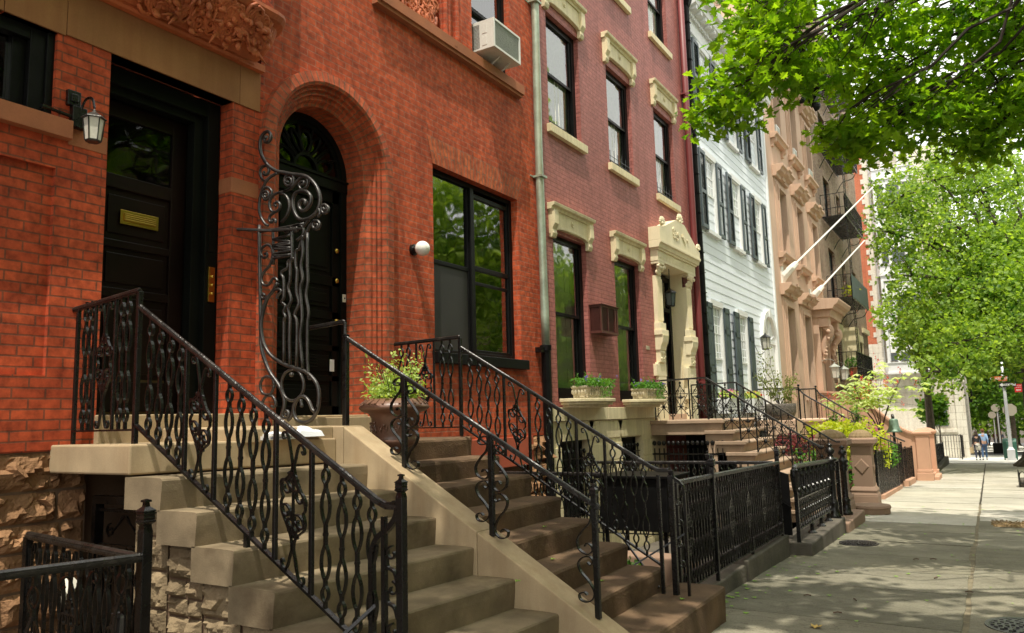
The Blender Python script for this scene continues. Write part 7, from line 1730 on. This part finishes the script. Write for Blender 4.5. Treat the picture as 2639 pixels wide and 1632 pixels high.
for (c0, r_) in LOBES:
    root = Vector((2.4, 8.0, 5.2)) if c0[2] > 3.9 else Vector((2.2, 8.3, 4.7))
    mid = Vector(c0)+Vector((.9, .1, .55)); P = limb(wd, root, mid, .024, .016, .15, 7, rm, .16); P2 = limb(wd, mid, Vector(c0)+Vector((-.2, 0, -.02)), .018, .006, .05, 5, rm, .12)
    n_tw = int(18+62*r_) if r_ < .8 else 44
    for k in range(n_tw):
        v = Vector((rm.gauss(0,1), rm.gauss(0,1), rm.gauss(0,.8))).normalized()*(r_*rm.random()**.45); v.y *= 1.35; v.z *= .85
        tip = Vector(c0)+v; s0 = rm.choice(P2); 
        if k % 2 == 0: wd.tube([s0, s0.lerp(tip, .55)+Vector((0,0,.04)), tip], [.009, .006, .003], 4)
        nl = rm.randint(7, 11)
        dr_ = (tip-s0).normalized() if (tip-s0).length > .01 else Vector((1,0,0))
        pts = []
        for q in range(nl):                          # flat spray of leaves around each twig end
            o = Vector((rm.gauss(0,.12), rm.gauss(0,.14), rm.gauss(-.03,.06))); pts.append(tuple(tip+o-dr_*rm.random()*.15))
        leafcloud(lf, pts, .055, rm, 'maple', .7, .22)
wd2 = []
# upper crown outside the frame: unseen sprays added and gapped to dapple stoops and pavement
nsp = 0
while nsp < 900:
    x, y, z = rm.uniform(-3.6, 7), rm.uniform(-3.0, 14.5), rm.uniform(5.6, 9.5)
    if ((x-2.2)/5.6)**2+((y-5.6)/8.8)**2 > 1: continue
    if y > 9 and z < 5.8+.25*(y-9): continue
    if x < -1.2 and y > 4.5: continue
    if x < -2.3: continue
    if 4.9 < y < 10.4 and x < 2.6: continue
    if y < 4.9 and rm.random() < .42: continue
    if noise.noise(Vector((x*.75, y*.75, z*.5+3))) < -.04: continue
    nsp += 1
    leafcloud(lf2, [(x+rm.gauss(0,.26), y+rm.gauss(0,.26), z+rm.gauss(0,.08)) for _ in range(18)], .13, rm, 'heart', 1.6)
    if nsp % 6 == 0: limb(wd, (2.6, 7.4, 5.0+rm.random()), (x, y, z), .05, .01, .2, 4, rm)
wd.build('trunk', M['twig'], MP); lf.build('leaf_sprays', M['maple'], MP); lf2.build('upper_crown', M['maple'], MP)
# street tree: trunk, limbs and lobes of leaves
def streettree(label, x, y, h, tr_, cr, n, size, mat, seed, shape='heart', lobes=9, trunk=True, grp=None, zc=None, lean=0, cat='tree', bark='bark', name='street_tree', lump=.35, cen=None):
    rs = random.Random(seed); z0 = zg(y); t = T(name, label, cat, (x, y, z0), grp)
    w = MB(); l = MB(); top = Vector((x+lean, y, z0+h*.55))
    if trunk: w.tube([(x, y, z0-.1), (x, y, z0+.25), (x+lean*.3, y, z0+h*.28), top], [tr_*1.6, tr_, tr_*.85, tr_*.5], 10)
    c0 = Vector(cen) if cen else Vector((x+lean, y, z0+h*.62)); 
    for k in range(lobes):
        v = Vector((rs.gauss(0,1), rs.gauss(0,1), rs.gauss(0,.8))).normalized(); q = rs.uniform(.35, .72)
        c1 = c0+Vector((v.x*cr[0]*q, v.y*cr[1]*q, v.z*cr[2]*q)); rl = rs.uniform(.34, .5)
        st0 = Vector((x+lean*.4, y, z0+h*.33)).lerp(top, rs.random()); limb(w, st0, c1, tr_*.35, .03, .2, 5, rs, .06)
        for b in range(4): vv = Vector((rs.gauss(0,1), rs.gauss(0,1), rs.gauss(0,1))).normalized(); limb(w, c1, c1+Vector((vv.x*cr[0]*rl, vv.y*cr[1]*rl, vv.z*cr[2]*rl))*.8, .03, .008, .05, 3, rs)
        leafcloud(l, bush_pts(c1, (cr[0]*rl, cr[1]*rl, cr[2]*rl), n//lobes, rs, .5, lump), size, rs, shape, .6)
    w.build('trunk', M[bark], t); l.build('crown', M[mat], t); return t
# linden at the right: near side of its crown hangs toward the camera
LT = streettree('big linden at the right edge with a thick flared trunk beside the mailbox', 1.85, 43.5, 13, .42, (4.6, 5, 4.2), 15000, .115, 'linden', 3, lobes=14, cen=(2.0, 41.5, 5.2), name='linden_tree')
lobs = [((-2.53, 39.41, 9.69), 1.27), ((-1.2, 42.37, 11.0), 1.64), ((0.5, 43.5, 10.33), 2.05), ((2.31, 44.51, 10.89), 2.26), ((-2.78, 38.38, 7.73), 1.14), ((-1.39, 40.42, 7.52), 1.85), ((0.4, 41.57, 7.08), 2.14), ((1.97, 41.44, 6.46), 2.08), ((-2.23, 37.84, 5.67), 1.1), ((-0.89, 38.77, 4.9), 1.75), ((0.75, 38.72, 3.99), 1.87), ((-1.81, 37.24, 3.54), 0.98), ((-0.7, 35.72, 2.46), 1.34), ((0.45, 36.41, 2.51), 1.17), ((-1.34, 34.34, 1.27), 0.97), ((-0.47, 34.81, 1.65), 0.78), ((1.66, 37.04, 3.14), 1.26), ((-2.32, 40.77, 9.35), 1.2), ((0.13, 45.28, 12.61), 1.73), ((1.58, 39.12, 4.68), 1.61)]
rl_ = random.Random(19); l = MB(); w = MB()
for c0, r_ in lobs:
    n_ = int(560*r_*r_); limb(w, (1.6, 41.5, 3.0+c0[2]*.3), c0, .12, .03, .3, 6, rl_, .05)
    P = bush_pts(c0, (r_, r_*1.1, r_*.85), n_, rl_, .72, .8)
    for b_ in range(5): vv = Vector((rl_.gauss(0,1), -abs(rl_.gauss(0,1)), rl_.gauss(0,.7))).normalized(); limb(w, c0, Vector(c0)+vv*r_*.98, .035, .01, .05, 4, rl_, .06)
    for p in P[::3]:                                 # hanging strings of leaves
        pass
    leafcloud(l, P, .09, rl_, 'heart', .3, .2)
    for k in range(int(16*r_)):
        a_ = rl_.random()*6.28; q = rl_.uniform(.6, 1.05)*r_; p0 = (c0[0]+q*math.cos(a_), c0[1]+q*math.sin(a_), c0[2]-r_*.35)
        leafcloud(l, [(p0[0]+rl_.gauss(0,.05), p0[1]+rl_.gauss(0,.05), p0[2]-.08*j) for j in range(5)], .075, rl_, 'heart', .1)
l.build('low_branches', M['linden'], LT); w.build('limb', M['twig'], LT)
m = MB()
for k in range(9):
    a_ = k*.7+.2; m.tube([(1.85+.3*math.cos(a_), 43.5+.3*math.sin(a_), zg(43)+.75), (1.85+.55*math.cos(a_), 43.5+.55*math.sin(a_), zg(43)+.25), (1.85+1.0*math.cos(a_), 43.5+1.0*math.sin(a_), zg(43)-.02)], [.22, .2, .1], 8)
m.build('root_flare', M['bark'], LT)
streettree('straight grey-trunked tree in front of the pale corner building', -2.75, 49.5, 11, .24, (2.6, 2.6, 2.6), 5000, .12, 'linden', 8, lobes=9, cen=(-2.4, 48, 4.4))
streettree('small dark leafy tree growing behind the corner fence', -2.6, 55.6, 4.4, .06, (1.35, 1.0, 1.15), 2600, .13, 'dkleaf', 9, lobes=7, cen=(-2.75, 55.6, -.35), name='small_tree')
for i, (x, y, h, cr, cen, mt, lb) in enumerate(((3.4, 62, 12, (4,4,4), (2.9,62,3.4), 'dkleaf', 'dark street tree behind the sign pole'), (1.9, 82, 11, (3.8,5,3.4), (1.2,82,2.6), 'dkleaf', 'leaning dark tree down the street left of the sign pole'), (.9, 97, 11, (3.6,5,4), (.3,97,1.4), 'dkleaf', 'more distant green tree arching over the far pavement'), (4.5, 92, 13, (5,6,5), (4.5,92,2), 'dkleaf', 'distant broad tree at the right behind the mailbox'), (-.3, 118, 12, (5,6,5), (-.6,118,.6), 'linden', 'farthest pale green tree closing the view'), (3.2, 122, 13, (6,6,6), (3.5,122,1), 'dkleaf', 'far dark tree closing the view on the right'), (6.0, 110, 13, (6,6,6), (7,112,2), 'linden', 'far light green tree at the right edge'))):
    streettree(lb, x, y, h, .22, cr, 5200 if y < 90 else 3600, .16 if y < 90 else .24, mt, 30+i, lobes=10, cen=cen, grp='street trees down the block')
streettree('tall tree behind the linden filling the top of the view', 5.0, 66, 18, .35, (6, 7, 6), 9000, .19, 'linden', 51, lobes=14, cen=(4.2, 66, 10))
streettree('tree beyond the road mirrored in the panes, nearer', 12.5, 16, 12, .3, (4.5,6,8), 6500, .2, 'linden', 60, lobes=12, cen=(10.5, 17, 8.0), grp='trees across the road')
streettree('tree beyond the road mirrored in the panes, farther', 12.5, 30, 13, .3, (4.5,7,9), 7500, .2, 'linden', 61, lobes=12, cen=(10.5, 30, 8.6), grp='trees across the road')
streettree('tree beyond the road mirrored in the panes, fourth along', 12.5, 43, 13, .3, (4.5,7,7), 5000, .22, 'linden', 63, lobes=11, cen=(10.5, 43, 6.0), grp='trees across the road')
streettree('tree beyond the road mirrored in the panes, farthest', 12.5, 56, 13, .3, (4.5,7,7), 5000, .24, 'linden', 64, lobes=11, cen=(10.5, 56, 6.0), grp='trees across the road')
streettree('tree beyond the road mirrored in the panes, nearest', 12.5, 4, 12, .3, (4.5,6,6), 5000, .2, 'linden', 62, lobes=11, cen=(11.0, 5, 5.8), grp='trees across the road')

# ================================================================ STREET FURNITURE
PX, PY = .98, 53.0; z0 = zg(PY)
t = T('sign_pole', 'pale grey street sign pole with a boxed foot beside the green mailbox', 'sign pole', (PX, PY, z0))
MB().lathe([(.12,0),(.10,.9),(.085,3.0),(.07,5.6),(.0,5.62)], (PX, PY, z0), 12).build('pole', M['galv'], t, smooth=True)
m = MB(); m.lathe([(.27,0),(.27,.62),(.20,.66),(.17,.74),(.13,.76)], (PX, PY, z0), 4, a0=math.pi/4); m.build('pole_base', M['galv'], t, bevel=.02)
def text(s_, x, y, z, size, mat, parent, name='lettering'):
    cu = bpy.data.curves.new(name, 'FONT'); cu.body = s_; cu.size = size; cu.align_x = 'CENTER'; cu.align_y = 'CENTER'; cu.extrude = .002
    o = bpy.data.objects.new(name, cu); bpy.context.view_layer.update()
    me = bpy.data.meshes.new_from_object(o); bpy.data.objects.remove(o); me.materials.clear(); me.materials.append(M[mat])
    o = bpy.data.objects.new(name, me); COL.objects.link(o); o.parent = parent; o.location = Vector((x, y, z))-ORG[parent.name]; o.rotation_euler = (math.pi/2, 0, 0); ORG[o.name] = Vector((x, y, z)); return o
sg = T('street_name_sign', 'orange-brown CLARK ST street name sign at the top of the sign pole', 'sign', (.75, PY-.14, 1.45))
MB().box(.40, 1.16, PY-.15, PY-.13, 1.33, 1.60).build('plate', M['signo'], sg); text('CLARK ST', .77, PY-.155, 1.465, .20, 'signw', sg)
sg = T('one_way_sign', 'black ONE WAY arrow sign pointing left on the sign pole', 'sign', (1.15, PY-.14, 1.1))
MB().box(.72, 1.58, PY-.15, PY-.13, .96, 1.25).build('plate', M['signk'], sg)
m = MB(); m.add([(a, PY-.153, b) for a, b in [(.76,1.105),(.90,1.215),(.90,1.16),(1.54,1.16),(1.54,1.05),(.90,1.05),(.90,.995)]], [tuple(range(7))]); m.build('arrow', M['signw'], sg); text('ONE WAY', 1.22, PY-.156, 1.105, .115, 'signk', sg)
sg = T('no_standing_sign', 'red NO STANDING FIRE ZONE sign hanging beside the sign pole', 'sign', (1.6, PY-.14, .8))
MB().box(1.47, 1.83, PY-.15, PY-.13, .66, 1.12).build('plate', M['signr'], sg); text('NO STANDING', 1.65, PY-.155, 1.04, .052, 'signw', sg); text('FIRE ZONE', 1.65, PY-.155, .93, .06, 'signw', sg)
m = MB(); m.add([(a, PY-.153, b) for a, b in [(1.53,.78),(1.60,.83),(1.60,.80),(1.77,.80),(1.77,.76),(1.60,.76),(1.60,.73)]], [tuple(range(7))]); m.build('arrow', M['signw'], sg)
sg = T('stop_sign_back', 'plain tan back of an octagonal stop sign on the sign pole', 'sign', (1.13, PY+.12, -.35))
m = MB(); m.ext([(1.13+.37*math.cos(math.pi/8+k*math.pi/4), -.33+.37*math.sin(math.pi/8+k*math.pi/4)) for k in range(8)], 'y', PY+.12, PY+.13); m.build('plate', M['signback'], sg)
for i, (x, z_, yy) in enumerate(((.65, -1.2, 78), (.4, -1.9, 88))):
    sg = T('far_sign', ('grey octagonal sign back on a pole across the cross street' if i == 0 else 'smaller grey octagonal sign back lower and farther down the street'), 'sign', (x, yy, zg(yy))); m = MB(); m.ext([(x+.34*math.cos(math.pi/8+k*math.pi/4), z_+.9+.34*math.sin(math.pi/8+k*math.pi/4)) for k in range(8)], 'y', yy, yy+.02); m.build('plate', M['signback'], sg); MB().lathe([(.06,0),(.05,z_+.9-zg(yy))], (x+.1, yy+.1, zg(yy)), 8).build('pole', M['galv'], sg)
MX, MY = .95, 53.9; z0 = zg(MY)
t = T('mailbox', 'dark green relay mailbox with a rounded top beside the sign pole', 'mailbox', (.62, MY, z0))
n = 10; pf = [(.32, z0+.12), (.32, z0+1.05)]; m = MB()
prof = [(MY-.28, z0+.10), (MY-.28, z0+.98)]+[(MY-.28*math.cos(math.pi*k/n), z0+.98+.26*math.sin(math.pi*k/n)) for k in range(1, n)]+[(MY+.28, z0+.98), (MY+.28, z0+.10)]
m.ext(prof, 'x', .62, 1.30); m.build('body', M['green_box'], t, bevel=.015)
m = MB(); [m.box(x_-.03, x_+.03, y_-.03, y_+.03, z0, z0+.1) for x_ in (.66, 1.26) for y_ in (MY-.24, MY+.24)]; m.build('leg', M['green_box'], t)
m = MB(); m.box(.68, 1.24, MY-.292, MY-.281, z0+.25, z0+.92); m.build('door', M['green_box'], t, bevel=.004)
t = T('news_box', 'low black street box near the far kerb left of the mailbox', 'newspaper box', (.35, 66, zg(66))); m = MB(); m.box(.15, .85, 66, 66.5, zg(66)+.1, zg(66)+.85); m.build('body', M['black'], t, bevel=.02)
t = T('tree_pit_guard', 'low black wire hoop guard at a tree pit on the right edge', 'tree guard', (.95, 26.6, zg(26.6)))
m = MB(); yy = 26.6
for k in range(6): m.tube(crom([(.62+k*.12, yy, zg(yy)), (.63+k*.12, yy, zg(yy)+.36), (.70+k*.12, yy, zg(yy)+.44), (.77+k*.12, yy, zg(yy)+.36), (.78+k*.12, yy, zg(yy))], 3), .014, 5); 
for k in range(6): m.tube(crom([(.62, yy+k*.14, zg(yy)), (.62, yy+.01+k*.14, zg(yy)+.36), (.62, yy+.08+k*.14, zg(yy)+.44), (.62, yy+.15+k*.14, zg(yy)+.36), (.62, yy+.16+k*.14, zg(yy))], 3), .014, 5)
m.tube([(.6, yy, zg(yy)+.12), (1.5, yy, zg(yy)+.12)], .02, 5); m.tube([(.62, yy, zg(yy)+.12), (.62, yy+1, zg(yy)+.1)], .02, 5); m.build('hoops', M['iron'], t)
MB().box(.64, 1.5, yy+.03, yy+1, zg(yy)-.05, zg(yy)+.2).build('pit_box', M['curbst'], t, bevel=.04)

# ================================================================ PEOPLE
def body(t, joints, edges, mat, name, sub=2):
    me = bpy.data.meshes.new(name); o0 = ORG[t.name]
    me.from_pydata([tuple(Vector(j[0])-o0) for j in joints], edges, []); me.materials.append(mat)
    o = bpy.data.objects.new(name, me); COL.objects.link(o); o.parent = t; ORG[o.name] = o0
    sk = o.modifiers.new('Skin', 'SKIN'); me.skin_vertices[0].data
    for i, j in enumerate(joints): r_ = j[1]; me.skin_vertices[0].data[i].radius = r_ if isinstance(r_, tuple) else (r_, r_)
    me.skin_vertices[0].data[0].use_root = True
    sb = o.modifiers.new('Sub', 'SUBSURF'); sb.levels = sub; sb.render_levels = sub; sk.use_smooth_shade = True
    return o
def person(label, x, y, h, top, legm, skin, hair, face=0, stride=.28, skirt=None, arm=0, hairlen=.1, shoe='shoe', grp=None, bare=False, held=None):
    z0 = zg(y); t = T('person', label, 'person', (x, y, z0), grp); k = h/1.72
    ca, sa = math.cos(face), math.sin(face)
    def W(u, v, z): return (x+(u*ca-v*sa)*k, y+(u*sa+v*ca)*k, z0+z*k)     # u: to the side, v: forward
    s = stride
    J = [(W(0,0,.98),(.145*k,.10*k)),(W(0,0,1.15),(.12*k,.085*k)),(W(0,0,1.34),(.15*k,.095*k)),(W(0,.01,1.45),(.10*k,.07*k)),(W(0,.01,1.50),.05*k),(W(0,.03,1.56),.055*k),
         (W(.17,0,1.41),.055*k),(W(.21,-.04-arm*.1,1.15),.042*k),(W(.22,.08+arm*.1,.92),.032*k),(W(.22,.11+arm*.1,.86),.03*k),
         (W(-.17,0,1.41),.055*k),(W(-.21,.02,1.15),.042*k),(W(-.23,-.02+arm*.16,.92),.032*k),(W(-.23,.0+arm*.18,.86),.03*k),
         (W(.09,.03,.88),.085*k),(W(.09,s*.75,.48),.058*k),(W(.09,s*.9,.10),.04*k),
         (W(-.09,-.02,.88),.085*k),(W(-.09,-s*.35,.48),.058*k),(W(-.09,-s*1.05,.14),.04*k)]
    E_ = [(0,1),(1,2),(2,3),(3,4),(4,5),(2,6),(6,7),(7,8),(8,9),(2,10),(10,11),(11,12),(12,13),(0,14),(14,15),(15,16),(0,17),(17,18),(18,19)]
    body(t, J, E_, M[skin], 'body')
    def scale(j, f): r_ = j[1]; return (j[0], (r_[0]*f, r_[1]*f) if isinstance(r_, tuple) else r_*f)
    body(t, [scale(J[i], 1.13) for i in (0,1,2,3,6,7,8,10,11,12)], [(0,1),(1,2),(2,3),(2,4),(4,5),(5,6),(2,7),(7,8),(8,9)], M[top], 'top')
    if not bare: body(t, [scale(J[i], 1.15) for i in (0,14,15,16,17,18,19)], [(0,1),(1,2),(2,3),(0,4),(4,5),(5,6)], M[legm], 'trousers')
    if skirt: m = MB(); c_ = W(0,0,0); m.lathe([(.13*k,1.02*k),(.18*k,.88*k),(.20*k,.62*k),(.17*k,.60*k)], (c_[0], c_[1], z0), 20, sy=.75); m.build('skirt', M[skirt], t, smooth=True)
    for a, (u, v, z) in enumerate(((.09, s*.9, .04), (-.09, -s*1.05, .07))): c_ = W(u, v+.05, z); m = MB(); m.sph(c_, .05*k, 7, sz=.75, sy=2.4); m.build('shoe', M[shoe], t, smooth=True)
    for u, v, z in ((.22,.12+arm*.1,.80), (-.23,.01+arm*.18,.80)):
        m = MB(); c_ = W(u, v, z); m.sph(c_, .03*k, 6, sz=1.4, sx=.6)
        for q in range(4): m.tube([(c_[0], c_[1]-.03*k+.02*k*q, c_[2]-.03*k), (c_[0], c_[1]-.03*k+.02*k*q, c_[2]-(.085-.006*abs(q-1.5))*k)], [.009*k, .006*k], 5)
        m.tube([(c_[0], c_[1]+.03*k, c_[2]), (c_[0], c_[1]+.055*k, c_[2]-.05*k)], [.009*k, .006*k], 5); m.build('hand', M[skin], t)
    m = MB(); c_ = W(0,.035,1.625); m.sph(c_, .082*k, 12, sz=1.32); nn_ = W(0,.125,1.61); m.sph(nn_, .014*k, 5, sz=1.5)
    for s_ in (-1, 1): m.sph(W(s_*.08,.03,1.62), .018*k, 5, sz=1.5)
    hd = m.build('head', M[skin], t, smooth=True)
    m = MB(); [m.sph(W(s_*.03,.11,1.635), .009*k, 5) for s_ in (-1, 1)]; m.build('eye', M['signk'], hd)
    m = MB(); m.sph(W(0,.112,1.565), .014*k, 5, sz=.3, sx=1.5); m.build('mouth', M['pinktop'], hd)
    m = MB(); m.sph(W(0,.005,1.655), .094*k, 10, sz=1.12)
    if hairlen > .15: m.sph(W(0,-.05,1.53), .085*k, 8, sz=1.7, sy=.6)
    m.build('hair', M[hair], hd, smooth=True)
    return t
w1 = person('woman walking away in a charcoal cardigan and beige skirt', -.66, 53.0, 1.66, 'charcoal_knit', 'navy', 'skin', 'hairb', 0, .26, 'beige_skirt', 0, .3, grp=None)
w2 = person('man in a light blue shirt and jeans walking beside the skirted woman', -.33, 53.6, 1.78, 'blue_shirt', 'jeans', 'skin', 'hairr', 0, .3, None, .6, .1)
t = T('shopping_bag', 'tan paper shopping bag held low by the woman in the beige skirt', 'bag', (-.92, 53.05, zg(53)+.45)); m = MB(); m.box(-1.04, -.84, 52.95, 53.15, zg(53)+.40, zg(53)+.74); m.build('bag', M['tanbag'], t); m = MB(); m.tube(crom([(-.98, 53.05, zg(53)+.74), (-.93, 53.05, zg(53)+.84), (-.88, 53.05, zg(53)+.74)], 4), .008, 5); m.build('handle', M['tanbag'], t)
person('distant woman in dark jacket and pale top walking toward the camera', -.12, 100, 1.66, 'navy', 'jeans', 'skin', 'hairb', math.pi, .2, None, 0, .3)
person('distant person in a dark jacket over a pink top and jeans', .55, 100.5, 1.75, 'pinktop', 'jeans', 'skin2', 'hairb', math.pi, .2, None, 0, .1)
person('far figure in dark clothes behind the pair near the sign pole', 1.15, 104, 1.7, 'navy', 'navy', 'skin', 'hairr', math.pi, .2, None, 0, .1)

# ================================================================ CAMERA, SKY, SUN
cam = bpy.data.cameras.new('camera'); co = bpy.data.objects.new('camera', cam); COL.objects.link(co)
yaw, pitch, roll, F = 0.5432356, 0.12937344, -0.02667899, 1995.85
f_ = Vector((-math.sin(yaw)*math.cos(pitch), math.cos(yaw)*math.cos(pitch), math.sin(pitch))); r_ = Vector((math.cos(yaw), math.sin(yaw), 0)); u_ = r_.cross(f_)
r2 = r_*math.cos(roll)+u_*math.sin(roll); u2 = -r_*math.sin(roll)+u_*math.cos(roll)
co.matrix_world = Matrix(((r2.x, u2.x, -f_.x, 0), (r2.y, u2.y, -f_.y, 0), (r2.z, u2.z, -f_.z, 0), (0, 0, 0, 1)))
cam.sensor_width = 36; cam.lens = 36*F/2639; cam.clip_start = .1; cam.clip_end = 2000
cam.dof.use_dof = True; cam.dof.focus_distance = 6.5; cam.dof.aperture_fstop = 6.3
S.camera = co
sd = Vector((-.16, .36, -1)).normalized()
el = math.asin(-sd.z); 
sun = bpy.data.lights.new('sun', 'SUN'); sun.energy = 5.0; sun.angle = math.radians(.53); sun.color = (1, .93, .80)
so = bpy.data.objects.new('sun', sun); COL.objects.link(so); so.rotation_euler = sd.to_track_quat('-Z', 'Y').to_euler(); so.location = (5, -10, 30)
W_ = bpy.data.worlds.new('World'); S.world = W_; W_.use_nodes = True; t = W_.node_tree; t.nodes.clear()
sk = t.nodes.new('ShaderNodeTexSky'); sk.sky_type = 'NISHITA'; sk.sun_disc = False; sk.sun_elevation = el; sk.sun_rotation = math.atan2(-sd.x, -sd.y); sk.dust_density = 3.5; sk.air_density = 1.0
hz = t.nodes.new('ShaderNodeMix'); hz.data_type = 'RGBA'; hz.inputs[0].default_value = .7; hz.inputs[7].default_value = (15.5, 15.2, 14.2, 1)
t.links.new(sk.outputs[0], hz.inputs[6])
bg = t.nodes.new('ShaderNodeBackground'); bg.inputs[1].default_value = .15; t.links.new(hz.outputs[2], bg.inputs[0])
wo = t.nodes.new('ShaderNodeOutputWorld'); t.links.new(bg.outputs[0], wo.inputs[0])
S.view_settings.view_transform = 'Standard'; S.view_settings.look = 'None'; S.view_settings.exposure = 0; S.view_settings.gamma = 1
S.render.engine = 'CYCLES'; S.cycles.use_denoising = True; S.cycles.max_bounces = 8; S.cycles.transparent_max_bounces = 12; S.cycles.sample_clamp_indirect = 6
for o in list(bpy.data.objects):
    if not o.users_scene: bpy.data.objects.remove(o)
